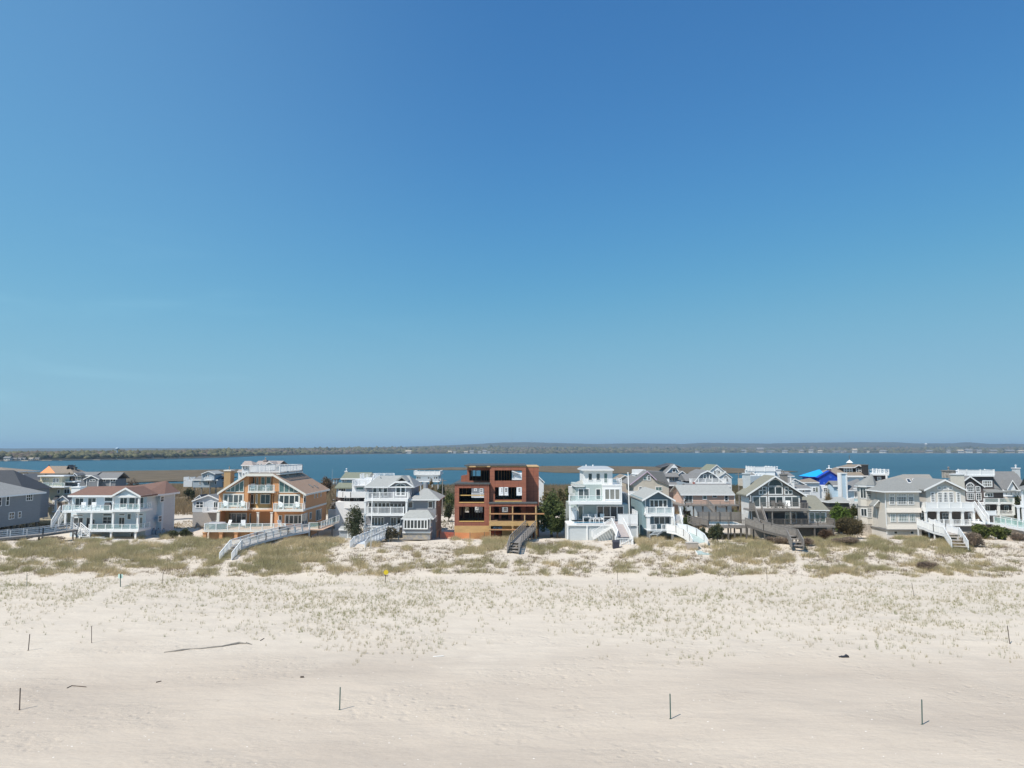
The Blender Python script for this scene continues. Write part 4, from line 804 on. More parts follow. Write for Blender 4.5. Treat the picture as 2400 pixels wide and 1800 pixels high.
# walkway of the red house
pts = [W(1238, 1232.5, 110.3), W(1222, 1246, 107), W(1205, 1268, 99)]
walkway('dune_walkway', 'weathered grey wooden walkway with open rails below the half-built red house', [W(1244, 1236, 110.2), W(1209, 1272, 98.5)], 1.55, None, W(1202, 1295, 95.2), 'h', GWOOD, GWOOD, GWOOD, .98, sp=1.5)
# ======================= FRONT ROW, RIGHT HALF =======================
SEAF = siding('seafoam_siding', (.40, .47, .46)); PGS = siding('light_grey_siding', (.50, .54, .56)); METAL = mat('seamed_metal', (.40, .42, .43), .45, .1, 3, 0, None, (8, 1, 1)); POOL = mat('pool_water', (.03, .22, .36), .08, .1)
# --- 6 white tower house with pool deck
h = Hs('beach_house', 'white cubic house with a square roof tower and a pool deck', 'house', 'F', 112, 650); Y = 112
Yt = Y + .6; h.wall(392, 790, 250, 470, WHITE, Yt, 6)
X0, X1 = h.X(370, 240, Yt - .6), h.X(806, 240, Yt - .6); za, zb = h.Z(250, Yt - .6), h.Z(233, Yt - .6); zr = zb + .42
ro = MB().add([(X0,Yt-.6,zb),(X1,Yt-.6,zb),(X1,Yt+6.6,zb),(X0,Yt+6.6,zb),(X0+.7,Yt+.9,zr),(X1-.7,Yt+.9,zr),(X1-.7,Yt+5.2,zr),(X0+.7,Yt+5.2,zr)], [(0,1,5,4),(1,2,6,5),(2,3,7,6),(3,0,4,7),(4,5,6,7),(3,2,1,0)]).build('roof', METAL, h.root)
MB().box(X0-.02, X1+.02, Yt-.62, Yt+6.62, za, zb - .004).build('fascia', WHITE, ro)
for x in (430, 523): X = h.X(x, 190, Yt+3); MB().tube((X, Yt+3, zr-.1), (X, Yt+3, zr+.25), .12, .1, 8).build('roof_vent', WHITE, h.root)
for a in ((455,282,515,385),(563,282,623,385)): h.win(*a, Y=Yt)
h.win(668, 280, 724, 425, 1, 1, Y=Yt, name='door', gm=GLASSG)
h.wall(285, 660, 440, 700, SEAF, Y + .3, 9); MB().box(h.X(262,465,Y+.0), h.X(410,465,Y), Y-.1, Y+6, h.Z(470,Y), h.Z(462,Y)).build('fascia', WHITE, h.root)
MB().add([(h.X(262,462,Y),Y-.1,h.Z(462,Y)),(h.X(412,462,Y),Y-.1,h.Z(462,Y)),(h.X(392,370,Y+3),Y+3,h.Z(368,Y+3)),(h.X(385,370,Y+3),Y+3,h.Z(368,Y+3)),(h.X(262,462,Y),Y+6,h.Z(462,Y)),(h.X(412,462,Y),Y+6,h.Z(462,Y))], [(0,1,2,3),(0,3,4),(4,3,2,5),(1,5,2)]).build('roof', RG2, h.root)
h.wall(655, 918, 452, 700, WHITE, Y - .5, 9); h.wall(790, 1000, 560, 720, SLATE, Y + 5, 6)
h.win(318, 492, 475, 642, 2, 1, Y=Y+.3, b=.12, mun=.12); h.win(560, 497, 628, 650, 1, 1, Y=Y+.3, name='door'); h.win(680, 497, 892, 650, 3, 1, Y=Y-.5, b=.12, mun=.16)
h.frail(655, 912, 365, 445, Y - .4, 'h', sp=1.9, sides=(0, 5), m=WHITE); h.slab(650, 920, 444, 458, Y - .55, Y + 5, WHITE, 'cornice')
h.slab(193, 918, 672, 712, Y - 1.4, Y + .3, WHITE, 'balcony'); h.frail(205, 660, 592, 672, Y - 1.25, 'g', sp=2.1, sides=(1.5, 0)); h.frail(205, 280, 560, 600, Y+1.5, 'h', sp=1)
h.wall(198, 270, 470, 560, WHITE2, Y + 6, 2)
for yy in range(3): X = h.X(245, 500, Y + 4)
h.wall(205, 1005, 712, 990, SEAF, Y + 1.2, 8); h.win(312, 722, 395, 922, 1, 1, Y=Y+1.2, name='door', gm=GLASSG, b=.16); h.win(572, 728, 945, 922, 4, 1, Y=Y+1.2, b=.14, mun=.14)
h.post(207, 710, 985, Y - 1.2, .24); 
sh = h.slab(228, 302, 760, 922, Y - .2, Y + 1.2, WHITE, 'shower_stall')
for x in (235, 280): X, _, Z = h.P(x, 795, Y-.21); MB().tube((X, Y-.215, Z), (X, Y-.19, Z), .06, .06, 8).build('shower_hook', GWOOD2, sh)
h.wall(175, 1130, 1003, None, PGS, 107.5, 6, yx=1000); zd = h.Z(985, 107.4)
MB().box(h.X(173,990,107.3), h.X(1132,990,107.3), 107.3, Y + 1.2, h.Z(1003,107.4), zd).build('deck', WHITE, h.root)
MB().box(h.X(300,985,107.5), h.X(1120,985,107.5), 107.45, Y + 1.19, zd + .004, zd + .03).build('deck_boards', mat('mauve_boards', (.36,.32,.31), .8, .1), h.root)
X0, X1 = h.X(240, 960, 109), h.X(690, 960, 109); p = MB().box(X0, X1, 108.2, 110.6, zd + .03, zd + .10).build('pool_coping', WHITE, h.root); MB().box(X0+.25, X1-.25, 108.45, 110.35, zd + .1, zd + .115).build('pool_water', POOL, p)
for x in (178, 442, 1128): h.post(x, 1003, None, 107.45, .2)
for x, w_ in ((845, 100),):
    X0, X1 = h.X(860,930,108.2), h.X(1120,930,108.2); rail(h.root, (X0,107.6,zd), (X1,107.6,zd), 's', 1.5, WHITE, sp=1.9); rail(h.root, (X1,107.7,zd), (X1,112,zd), 's', 1.9, WHITE, sp=2)
pT = Vector(h.P(790, 945, 107.1)); pT.z = zd; pB = Vector(h.P(515, 1165, 106.9)); steps(h.root, pT, pB, (0, 1, 0), 1.3, WHITE)
for k in (-.6, .6): rail(h.root, pT + Vector((0, k, 0)), pB + Vector((0, k, 0)), 'b', .95, sp=1.6)
g0 = G(1300 + 960 / 5.821, 1283)
walkway('dune_walkway', 'straight walkway with mauve boards and a white gate in front of the white tower house', [(W(1447, 1220, 107.2)[0], 107.2, zd), W(1461.5, 1258, 102.3)], 1.7, None, None, 'b', WHITE, mat('mauve_boards', (0,0,0)), WHITE, .95, sp=1.5)
t = thing('gate_landing', 'low white gate and landing closing the beach end of the tower house walkway', 'gate', W(1463, 1276, 100.6)); 
X, Yq, Z = W(1463, 1283, 100.4); b = MB(); b.box(X-1.1, X+1.1, Yq, Yq+.08, Z, Z+.08); b.box(X-1.1, X+1.1, Yq, Yq+.08, Z+1.15, Z+1.23); b.beam((X-1.1,Yq+.04,Z+.05),(X+1.1,Yq+.04,Z+1.2),.06,.08); g_ = b.build('gate_frame', WHITE, t)
b = MB()
for i in range(9): x = X - 1.0 + i * .25; b.box(x-.08, x+.08, Yq+.09, Yq+.12, Z, Z+1.2)
b.build('gate_pickets', WHITE2, t)
for k in (-1.2, 1.2): MB().box(X+k-.09, X+k+.09, Yq-.05, Yq+.12, Z-.8, Z+1.6).build('post', WHITE, t)
for k in (-1.2, 1.2): rail(t, (X+k, Yq+.1, Z+.02), (W(1461.5,1258,102.3)[0]+k*.7, 102.2, W(1461.5,1258,102.3)[2]), 's', 1.0, WHITE)
MB().box(X-1.2, X+1.3, Yq-1.6, Yq, Z-.5, Z-.08).build('platform', mat('pale_concrete', (.45,.42,.38), .9), t)
X, Yq, Z = G(1445, 1284); t = thing('deck_box', 'black lidded storage box on the sand beside the white gate', 'box', (X, Yq, Z)); PL = mat('black_plastic', (.03, .03, .045), .5)
MB().box(X-.5,X+.35,Yq-.3,Yq+.5,Z-.1,Z+.75).build('body', PL, t); MB().prismX([(Yq-.34,Z+.75),(Yq-.2,Z+1.0),(Yq+.5,Z+1.0),(Yq+.54,Z+.75)], X-.54, X+.39).build('lid', PL, t)
X, Yq, Z = G(1478, 1268); zt_ = W(1472, 1110, Yq)[2]
t = thing('flagpole', 'tall white flagpole with a ball top beside the white tower house', 'flagpole', (X, Yq, Z)); MB().tube((X,Yq,Z-.3),(W(1472,1110,Yq)[0],Yq,zt_),.09,.05,10).build('pole', WHITE, t, True); X2 = W(1472,1110,Yq)[0]; MB().tube((X2,Yq,zt_),(X2,Yq,zt_+.18),.1,.1,8).build('ball_top', WHITE, t); MB().box(X-.5,X+.9,Yq-.3,Yq+.3,Z-.1,Z+.12).build('base_block', GWOOD, t)
for i, (x, lb) in enumerate(((510, 'white chair next to the folding table'), (600, 'white chair with a dark towel'), (640, 'low white chair'))):
    X, Yq, _ = h.P(x, 925, 111.4); chair('deck_chair', lb + ' on the pool deck of the white tower house', X, Yq, zd + .03, (1.2, .9, -.3)[i], WHITE, 'white chairs on the pool deck')
X, Yq, _ = h.P(440, 925, 111.4); table('folding_table', 'small white table with crossed legs on the pool deck', X, Yq, zd + .03, 1.3, .7, WHITE)
X, Yq, _ = h.P(455, 890, 112.4); t = thing('garden_bench', 'pale bench against the seafoam wall of the white tower house', 'bench', (X, Yq, zd)); MB().box(X-.9,X+.9,Yq-.2,Yq+.25,zd+.4,zd+.46).build('seat', PGS, t); MB().box(X-.9,X+.9,Yq+.25,Yq+.3,zd+.5,zd+1.1).build('backrest', PGS, t)
for k in (-.8, .8): MB().box(X+k-.04,X+k+.04,Yq-.2,Yq+.25,zd+.03,zd+.4).build('leg', PGS, t)
X, Yq, _ = h.P(740, 915, 111.6); table('dining_table', 'long white dining table by the sliding doors of the white tower house', X, Yq, zd + .03, 1.8, .9, WHITE)

# --- 7 small blue-grey gabled house
BG = siding('blue_grey_siding', (.125, .185, .235)); BG2 = siding('blue_green_siding', (.23, .33, .36))
h = Hs('beach_house', 'narrow blue grey gabled house with a pale roof and an outside white stair', 'house', 'G', 111.5, 500); Y = 111.5
h.wall(262, 682, 640, None, BG2, Y + .05, 10, yx=800); h.gablef(265, 490, 730, 662, 530, Y, 10.5, RG2, BG, over=.9, ye1=665, th=.2)
MB().box(h.X(315,650,Y), h.X(678,650,Y), Y - .02, Y + .045, h.Z(768,Y), h.Z(640,Y)).build('wall', BG, h.root)
for x in (312, 680): h.post(x, 655, 770, Y - .06, .16, name='corner_board')
h.win(368, 655, 618, 768, 4, 1, Y=Y-.02, b=.14, mun=.13)
Yb_ = Y - 1.9
h.slab(322, 712, 855, 886, Yb_, Y, WHITE, 'balcony'); h.frail(340, 705, 768, 855, Yb_ + .1, 'b', sp=1.5, pw=.18, caps=True, sides=(1.7, 0)); 
MB().box(h.X(380,940,Y), h.X(668,940,Y), Y - .01, Y + .04, h.Z(1000,Y), h.Z(886,Y)).build('wall', BG, h.root)
h.win(430, 893, 655, 1000, 3, 1, Y=Y-.01, b=.08, mun=.12)
for x, w_ in ((350, .5), (682, .35)): h.post(x, 886, None, Yb_ + .2, w_)
h.slab(370, 700, 878, 890, Yb_ - .02, Yb_ + .2, WHITE, 'beam'); h.slab(335, 830, 1085, 1100, Yb_ - .9, Y, PGS)
h.frail(385, 465, 1005, 1085, Yb_ - .75, 'b', sp=1.2); h.frail(538, 600, 1005, 1085, Yb_ - .75, 'b', sp=1.2)
p, q = Vector(h.P(500, 1088, 108.6)), Vector(h.P(420, 1150, 106.6)); steps(h.root, p, q, (1, .3, 0), 1.2, PGS)
pT = Vector(h.P(740, 856, 110.4)); pB = Vector(h.P(775, 1022, 107.0)); steps(h.root, pT, pB, (1, 0, 0), 1.15, WHITE2, n=14)
for k in (-.6, .6): rail(h.root, pT + Vector((k, 0, 0)), pB + Vector((k, 0, 0)), 's' if k > 0 else 'b', 1.0, sp=1.6)
SEAD = mat('seafoam_boards', (.36, .45, .44), .8, .08)
walkway('dune_walkway', 'curving white walkway with seafoam boards and a ramp by the narrow blue grey house', [W(1575, 1243, 107.0), W(1598, 1247, 105.2), W(1618, 1256, 103), W(1634, 1268, 100.4), W(1641, 1281, 97.6)], 2.0, None, None, 's', WHITE, SEAD, WHITE, .98, sp=1.3, legs=False)
X, Yq, Z = W(1641, 1281, 97.6); e_ = G(1655, 1301)
t = thing('beach_ramp', 'seafoam boarded ramp lying on the sand at the foot of the curving white walkway', 'ramp', e_); MB().slab([(X-.9,Yq-.05,Z-.08),(X+1.0,Yq-.05,Z-.08),(e_[0]+1.0,e_[1],e_[2]+.08),(e_[0]-1.1,e_[1],e_[2]+.08)], .12).build('boards', SEAD, t)
for k in (-1, 1): MB().beam((X+k*1.0,Yq-.05,Z-.1),(e_[0]+k*1.1,e_[1],e_[2]+.05),.08,.2).build('side_rail', WHITE, t)
X, Yq, Z = G(1624, 1289); t = thing('concrete_block', 'tan concrete block tucked under the curving white walkway', 'block', (X, Yq, Z)); b = MB().box(X-.75, X+.75, Yq, Yq+1, Z-.2, Z+.85).build('block_body', mat('tan_block', (.42,.36,.31), .9, .15, 3, .4), t); MB().box(X-.8,X+.8,Yq-.05,Yq+1.05,Z+.85,Z+.93).build('cap_slab', mat('pale_concrete', (0,0,0)), t)

# --- 8 grey house with arched window, timber decks
G8 = shingle('weathered_cedar', (.235, .22, .205), .12); R8 = shingle('olive_grey_shingles', (.225, .22, .175), .14); WST = mat('pale_stucco', (.60, .58, .55), .8, .04)
h = Hs('beach_house', 'grey cedar house with a big arched gable window and dark timber decks', 'house', 'H', 113, 720); Y = 113
XL = h.X(395, 800, Y); YL = h.YX(246, XL)
h.wall(395, 1130, 600, None, G8, Y, YL - Y, yx=800)
MB().box(XL - .03, XL - .001, Y, YL, h.g, h.Z(575, Y)).build('wall', WST, h.root); 
h.gablef(350, 752, 1190, 592, 325, Y, YL - Y + .5, R8, G8, over=.6, ye1=600, th=.2)
h.win(645, 365, 855, 472, 1, Y=Y, arch=True, b=.16); h.win(650, 472, 855, 590, 2, 1, Y=Y, b=.14, mun=.12)
h.win(568, 478, 632, 532, 1, 1, Y=Y, b=.12); h.win(523, 526, 632, 588, 2, 1, Y=Y, b=.12, mun=.1); h.win(878, 478, 935, 532, 1, 1, Y=Y, b=.12); h.win(878, 526, 990, 588, 2, 1, Y=Y, b=.12, mun=.1)
for x0, x1 in ((432, 640), (656, 868), (874, 1092)): h.win(x0, 606, x1, 768, 2, 1, Y=Y, b=.17, mun=.1)
h.swin(XL, 382, 600, 358, 680, sgn=-1, fm=WHITE2); h.swin(XL, 352, 600, 305, 660, 2, sgn=-1, fm=WHITE2); h.swin(XL, 328, 795, 312, 838, sgn=-1, fm=WHITE2); h.swin(XL, 268, 780, 258, 860, sgn=-1, fm=WHITE2); h.swin(XL, 388, 820, 380, 925, sgn=-1, fm=WHITE2)
c = h.chim(330, 402, 290, 540, 116.5, PGS, 1.2, PGS); 
X0, X1 = h.X(1220, 900, Y), h.X(1472, 900, Y)
MB().box(h.X(1120,900,Y), X1, Y + .2, Y + 6, h.g, h.Z(800, Y + .2)).build('wall', G8, h.root); 
MB().prismX([(Y-.4, h.Z(806,Y-.4)), (Y+4.6, h.Z(602,Y+4.6)), (Y+6, h.Z(602,Y+4.6)), (Y+6, h.Z(806,Y-.4)-.1), (Y-.4, h.Z(806,Y-.4)-.16)], h.X(1185,700,Y), h.X(1508,806,Y-.4)).build('roof', R8, h.root)
MB().box(h.X(1215,806,Y-.4), h.X(1510,806,Y-.4), Y-.46, Y-.403, h.Z(815,Y-.4), h.Z(803,Y-.4)).build('fascia', WHITE, h.root)
h.win(1222, 830, 1380, 975, 2, 1, Y=Y+.2, b=.14, mun=.14, gm=GLASSG); h.win(1372, 830, 1455, 975, 1, 1, Y=Y+.2, b=.14, gm=GLASSG); MB().box(h.X(1460,900,Y+.1), X1, Y+.12, Y+.2, h.Z(985,Y), h.Z(820,Y)).build('corner_board', WHITE, h.root)
h.win(612, 835, 655, 985, 1, 1, Y=Y, fm=GWOOD, gm=mat('blue_door', (.03,.05,.11))); h.win(888, 830, 970, 985, 1, 1, Y=Y, fm=WHITE2, gm=GLASSG); h.win(970, 835, 1045, 985, 1, 1, Y=Y, fm=WHITE2)
SCR = mat('dark_screen', (.07,.07,.075), .6, .2)
h.win(715, 835, 885, 985, 1, 1, Y=Y, fm=GWOOD, gm=SCR, name='screen'); h.win(1050, 835, 1205, 985, 1, 1, Y=Y, fm=GWOOD, gm=SCR, name='screen')
Yd = Y - 3.0; zu = h.Z(800, Yd); zl_ = h.Z(1028, Yd)
h.slab(395, 1215, 795, 818, Yd, Y, GWOOD, 'deck'); MB().box(h.X(396,800,Yd)+.1, h.X(1214,800,Yd)-.1, Yd + .05, Y - .01, zu + .085, zu + .11).build('deck_boards', DECKM, h.root)
rail(h.root, (h.X(560,795,Yd), Yd+.1, zu+.1), (h.X(1110,795,Yd), Yd+.1, zu+.1), 'h', .95, GWOOD, sp=2.4, pw=.09); rail(h.root, (h.X(1110,795,Yd), Yd+.1, zu+.1), (h.X(1212,795,Yd), Yd+.1, zu+.1), 'b', .95, GWOOD); rail(h.root, (h.X(398,795,Yd), Yd+.1, zu+.1), (h.X(468,795,Yd), Yd+.1, zu+.1), 's', .95, GWOOD)
for x in (600, 712, 965, 1215): h.post(x, 815, 1028, Yd + .15, .16, GWOOD)
h.slab(650, 1588, 1020, 1046, Yd, Y + .2, GWOOD, 'deck'); MB().box(h.X(655,1020,Yd)+.1, h.X(1585,1020,Yd)-.1, Yd + .05, Y - .01, h.Z(1020,Yd)+.003, h.Z(1020,Yd)+.04).build('deck_boards', DECKM, h.root)
zl_ = h.Z(1020, Yd) + .04
rail(h.root, (h.X(655,1020,Yd), Yd+.1, zl_), (h.X(1583,1020,Yd), Yd+.1, zl_), 'b', .95, GWOOD2, sp=2.4, pw=.12); rail(h.root, (h.X(1583,1020,Yd), Yd+.2, zl_), (h.X(1583,1020,Yd), Y+1.5, zl_), 's', .95, GWOOD, sp=1.8)
for x in (1055, 1300, 1560, 850): h.post(x, 1046, 1235, Yd + .2, .2, GWOOD2)
b = MB()
for i in range(18): x = h.X(1065, 1100, Yd+1.2) + i * .16; b.box(x, x + .13, Yd + 1.2, Yd + 1.24, h.g, h.Z(1048, Yd+1.2))
b.build('slat_skirt', GWOOD2, h.root)
pT = Vector(h.P(520, 800, 109.9)); pB = Vector(h.P(590, 1010, 106.3)); pT.z = zu + .1; steps(h.root, pT, pB, (1, .1, 0), 1.0, GWOOD, n=12)
for k in (-.55, .55): rail(h.root, pT + Vector((k, 0, 0)), pB + Vector((k, 0, 0)), 's', .6, GWOOD, sp=2.2)
for i, (x, lb) in enumerate(((740,'left'),(860,'right'))): X, Yq, _ = h.P(x, 790, Yd + 1.5); chair('patio_chair', lb + ' dark chair at the patio table on the upper timber deck', X, Yq, zu + .11, i * .5, GWOOD2, 'dark patio chairs')
X, Yq, _ = h.P(808, 790, Yd + 2); table('patio_table', 'dark patio table on the upper timber deck of the grey cedar house', X, Yq, zu + .11, 1.4, 1.0, GWOOD2)
X, Yq, _ = h.P(930, 785, Yd + 1.5); chair('patio_chair', 'white chair to the right of the dark patio table', X, Yq, zu + .11, -.4, WHITE)
X, Yq, Z = h.P(1150, 790, Yd + 1.6); t = thing('barbecue', 'black domed barbecue in the corner of the upper timber deck', 'barbecue', (X, Yq, zu + .11)); z = zu + .11; MB().box(X-.4,X+.4,Yq-.3,Yq+.3,z,z+.85).build('cabinet', BLK, t); MB().prismX([(Yq-.32,z+.85),(Yq-.2,z+1.25),(Yq+.2,z+1.25),(Yq+.32,z+.85)], X-.4, X+.4).build('lid', BLK, t)
walkway('dune_walkway', 'dark grey timber walkway zigzagging down from the grey cedar house', [W(1757, 1228, 108.6), W(1800, 1243, 104.6), W(1857, 1257, 100.5)], 1.5, None, W(1870, 1282, 95.8), 's', GWOOD, GWOOD, GWOOD2, .95, sp=1.9, stw=1.5)
# pool deck left of it
h = Hs('pool_deck', 'raised timber pool deck with white coping between the salmon and the grey cedar houses', 'pool deck', 'G', 110, 1400); Y = 110
zt_ = h.Z(1028, Y); x0, x1 = h.X(1190, 1030, Y), h.X(1762, 1030, Y)
MB().box(x0, x1, Y, 117, zt_ - .3, zt_).build('deck', GWOOD, h.root); MB().box(x0 + .3, x1 - .1, Y + .3, 116.6, zt_ + .003, zt_ + .04).build('deck_boards', mat('pale_boards', (.55,.52,.48), .8, .06), h.root)
p = MB().box(x0 + .5, x0 + 5.6, 112.2, 116, zt_ + .04, zt_ + .11).build('pool_coping', WHITE, h.root); MB().box(x0 + .75, x0 + 5.35, 112.45, 115.75, zt_ + .11, zt_ + .125).build('pool_water', POOL, p)
rail(h.root, (x0, Y+.1, zt_), (x1, Y+.1, zt_), 'b', .95, GWOOD2, sp=3, pw=.14); rail(h.root, (x0, Y+.2, zt_), (x0 - .9, 116.5, zt_), 's', .95, GWOOD, sp=2.1)
MB().box(h.X(965,990,114), x0 - .01, 113, 117, zt_ - .2, zt_ - .004).build('deck', GWOOD, h.root); rail(h.root, (h.X(965,990,114), 113.1, zt_), (x0-.5, 113.1, zt_), 'h', .95, GWOOD); rail(h.root, (h.X(965,990,114), 113.2, zt_), (h.X(965,990,114), 117, zt_), 'h', .95, GWOOD)
for x in np.linspace(x0 + .2, x1 - .3, 7): MB().box(x-.1, x+.1, Y+.3, Y+.5, h.g, zt_ - .3).build('pile', GWOOD2, h.root)
for x in (1015,): h.post(x, 1000, 1090, 113.5, .25, GWOOD, 'pile')
t = thing('board_fence', 'long weathered board fence behind the timber pool deck', 'fence', (h.X(1300,900,117.5), 117.5, zt_)); b = MB(); X0, X1 = h.X(1040, 870, 117.5), h.X(1640, 870, 117.5); n = int((X1 - X0) / .2)
for i in range(n): x = X0 + i * .2; b.box(x, x + .17, 117.5, 117.55, zt_ - .1, h.Z(828 + (i % 3) * .6, 117.5))
b.build('board_panel', GWOOD, t)
for i in range(5): x = X0 + (X1 - X0) * i / 4; MB().box(x-.08, x+.08, 117.38, 117.49, h.g, h.Z(824,117.5)).build('post', GWOOD2, t)

# --- 9 big beige shingle house with turret
BE = shingle('beige_shingles', (.57, .54, .49), .06); STO = mat('fieldstone', (.30, .27, .24), .9, .35, 1.8, .6, 4, (1,1,1), 0, .3, (.42,.38,.33)); R9 = shingle('slate_grey_shingles', (.24, .245, .235), .12)
h = Hs('beach_house', 'large beige shingled house with an octagonal turret and stone base', 'house', 'I', 111, 1450); Y = 111
XL = h.X(1290, 800, Y); X1 = h.X(1752, 800, Y)
h.wall(1292, 1750, 535, 838, BE, Y, 9, yx=700); MB().prismX([(Y - .35, h.Z(836, Y)), (Y - .002, h.Z(770, Y)), (Y - .002, h.Z(836, Y))], XL - .05, X1 + .12).build('flare', BE, h.root)
h.wall(1292, 1752, 836.5, 1062, BE, Y + .002, 9, yx=800); MB().box(XL - .3, X1 + .35, Y - .4, Y + 9, h.Z(1080, Y), h.Z(1066, Y)).build('water_table', RMID, h.root)
MB().prismX([(Y - .3, h.Z(1066, Y)), (Y - .0, h.Z(1000, Y)), (Y - .0, h.Z(1066, Y))], XL - .2, X1 + .2).build('flare', BE, h.root)
MB().box(XL - .1, X1 + .1, Y - .02, Y + 9, h.g, h.Z(1081, Y)).build('base_wall', WST, h.root)
for x in (1390, 1615): h.win(x, 1092, x + 55, 1138, 1, 1, Y=Y-.02, b=.07)
h.hip(1238, 1772, 540, 1440, 1480, 348, Y, 8, R9, over=.7, th=.2)
for y0, y1, g_ in ((578, 728, GLASS), (855, 968, GLASSG)):
    for x0, x1, nx in ((1325, 1402, 3), (1430, 1572, 6), (1590, 1670, 3)):
        d = 18 if y0 > 700 else 0
        if y0 < 700: h.win(x0, y0, x1, y0 + 28, nx, 1, Y=Y, gm=g_, b=.09, mun=.045); h.win(x0, y0 + 34, x1, y1, nx, 5, Y=Y, gm=g_, b=.09, mun=.045)
        else: h.win(x0 + d, y0, x1 + d, y1, nx, 5, Y=Y+.002, gm=g_, b=.09, mun=.045)
# receding left wing and turret
Yw = Y + 3; MB().box(h.X(1115,700,Y+5), XL - .01, Y + 3, Y + 9, h.Z(1080, Yw), h.Z(545, Yw)).build('wall', BE, h.root); MB().box(h.X(1115,700,Y+5), XL - .01, Y + 3.02, Y + 9, h.g, h.Z(1081, Yw)).build('base_wall', STO, h.root)
h.win(1150, 785, 1200, 912, 3, 3, Y=Yw); h.win(1170, 560, 1202, 640, 2, 3, Y=Yw); h.win(1222, 570, 1262, 720, 2, 4, Y=Yw); h.win(1240, 835, 1268, 945, 2, 3, Y=Yw)
h.gablef(1110, 1185, 1262, 742, 660, Yw - .8, 1.2, R9, BE, over=.3, th=.14)
Yt = Y + 4.6; cx = h.X(1062, 700, Yt); rr = abs(h.X(1150, 700, Yt) - h.X(945, 700, Yt)) / 2 * 1.04
def octa(r, o=math.pi / 8): return [(cx + r * math.cos(o + math.pi / 4 * i), Yt + rr + r * math.sin(o + math.pi / 4 * i)) for i in range(8)]
zr0 = h.Z(452, Yt); MB().prismZ(octa(rr * 1.05), h.Z(1000, Yt), h.Z(758, Yt)).build('turret_wall', BE, h.root); MB().prismZ(octa(rr), h.Z(757.5, Yt), zr0).build('turret_wall', BE, h.root); MB().prismZ(octa(rr * 1.1), h.Z(765, Yt), h.Z(750, Yt)).build('turret_band', RMID, h.root)
MB().prismZ(octa(rr * 1.0), h.g, h.Z(1001, Yt)).build('turret_base', STO, h.root)
ro = MB(); O = octa(rr * 1.4); ro.add([(x, y, zr0 - .05) for x, y in O] + [(h.X(1090,300,Yt+rr), Yt + rr, h.Z(300, Yt + rr))], [(i, (i + 1) % 8, 8) for i in range(8)] + [tuple(range(7, -1, -1))]); tr_ = ro.build('turret_roof', R9, h.root); MB().prismZ(octa(rr * 1.36), zr0 - .35, zr0 - .055).build('fascia', WHITE2, tr_)
ya = Yt + rr - rr * math.cos(math.pi / 8)
h.win(1003, 475, 1075, 512, 4, 1, Y=ya, b=.1); h.win(1003, 518, 1078, 655, 4, 4, Y=ya, b=.1); h.win(1018, 770, 1092, 905, 4, 4, Y=ya - .1, b=.1)
for (x0, x1) in ((948, 985),):
    for yt, yb in ((490, 645), (780, 895)):
        # on the south-west face of the octagon
        ang = math.pi * 1.25; nx_, ny_ = math.cos(ang), math.sin(ang); R0 = rr * math.cos(math.pi / 8) * (1.05 if yt > 700 else 1) + .02; c0 = Vector((cx + nx_ * R0, Yt + rr + ny_ * R0, 0)); td = Vector((-ny_, nx_, 0)); zA, zB = h.Z(yb, Yt), h.Z(yt, Yt); b = MB()
        for u0, u1, w0, w1 in ((-.5,.5,zA,zA+.1),(-.5,.5,zB-.1,zB),(-.5,-.4,zA,zB),(.4,.5,zA,zB),(-.03,.03,zA,zB)): P = [c0 + td*u0, c0 + td*u1]; b.prism([(P[0].x,P[0].y,w0),(P[1].x,P[1].y,w0),(P[1].x,P[1].y,w1),(P[0].x,P[0].y,w1)], (nx_*.06, ny_*.06, 0))
        fr = b.build('window', WHITE, h.root); P = [c0 + td*-.4, c0 + td*.4]; MB().prism([(P[0].x,P[0].y,zA+.1),(P[1].x,P[1].y,zA+.1),(P[1].x,P[1].y,zB-.1),(P[0].x,P[0].y,zB-.1)], (nx_*.02, ny_*.02, 0)).build('pane', GLASS, fr)
h.post(1283, 545, 1135, Y - .05, .1, WHITE, 'downpipe')
# rear roof with skylights
Yr = Y + 6; zr1 = h.Z(306, Yr + 4); zE = h.Z(515, Yr - 1)
Q = [(h.X(1300,515,Yr-1), Yr-1, zE), (h.X(2060,515,Yr-1), Yr-1, zE), (h.X(2060,515,Yr-1), Yr+9, zE), (h.X(1300,515,Yr-1), Yr+9, zE), (h.X(1520,306,Yr+4), Yr+4, zr1), (h.X(1885,306,Yr+4), Yr+4, zr1)]
rb = MB().add(Q, [(0,1,5,4),(1,2,5),(2,3,4,5),(3,0,4),(3,2,1,0)]).build('roof', shingle('warm_grey_shingles', (.27,.26,.235), .12), h.root); MB().box(Q[0][0]+.5, Q[1][0]-.5, Yr, Yr+8, h.g, zE).build('wall', BE, h.root)
for x0 in (1560, 1645):
    sl = (zr1 - zE) / 5; P = []
    for cxp, cyp in ((x0 + 30, 430), (x0 + 85, 430), (x0 + 50, 375), (x0, 375)):
        best = min(np.linspace(Yr - 1, Yr + 4, 400), key=lambda q: abs(h.Z(cyp, q) - (zE + (q - Yr + 1) * sl))); P.append((h.X(cxp, cyp, best), best, zE + (best - Yr + 1) * sl + .1))
    MB().slab(P, .12).build('skylight', WHITE, rb); cxx = sum(p[0] for p in P)/4; cyy = sum(p[1] for p in P)/4; MB().slab([(cxx+(a-cxx)*.78, cyy+(c-cyy)*.82, d+(cyy+(c-cyy)*.82-c)*sl+.012) for a, c, d in P], .01).build('skylight_pane', GLASS, rb)
MB().box(h.X(1770,700,Y+5), h.X(1905,700,Y+5), Y+5, Y+7, h.g, zE).build('wall', BE, h.root); h.win(1830, 560, 1850, 660, 1, 3, Y=Y+5); h.win(1745, 575, 1775, 690, 2, 3, Y=Y+5)
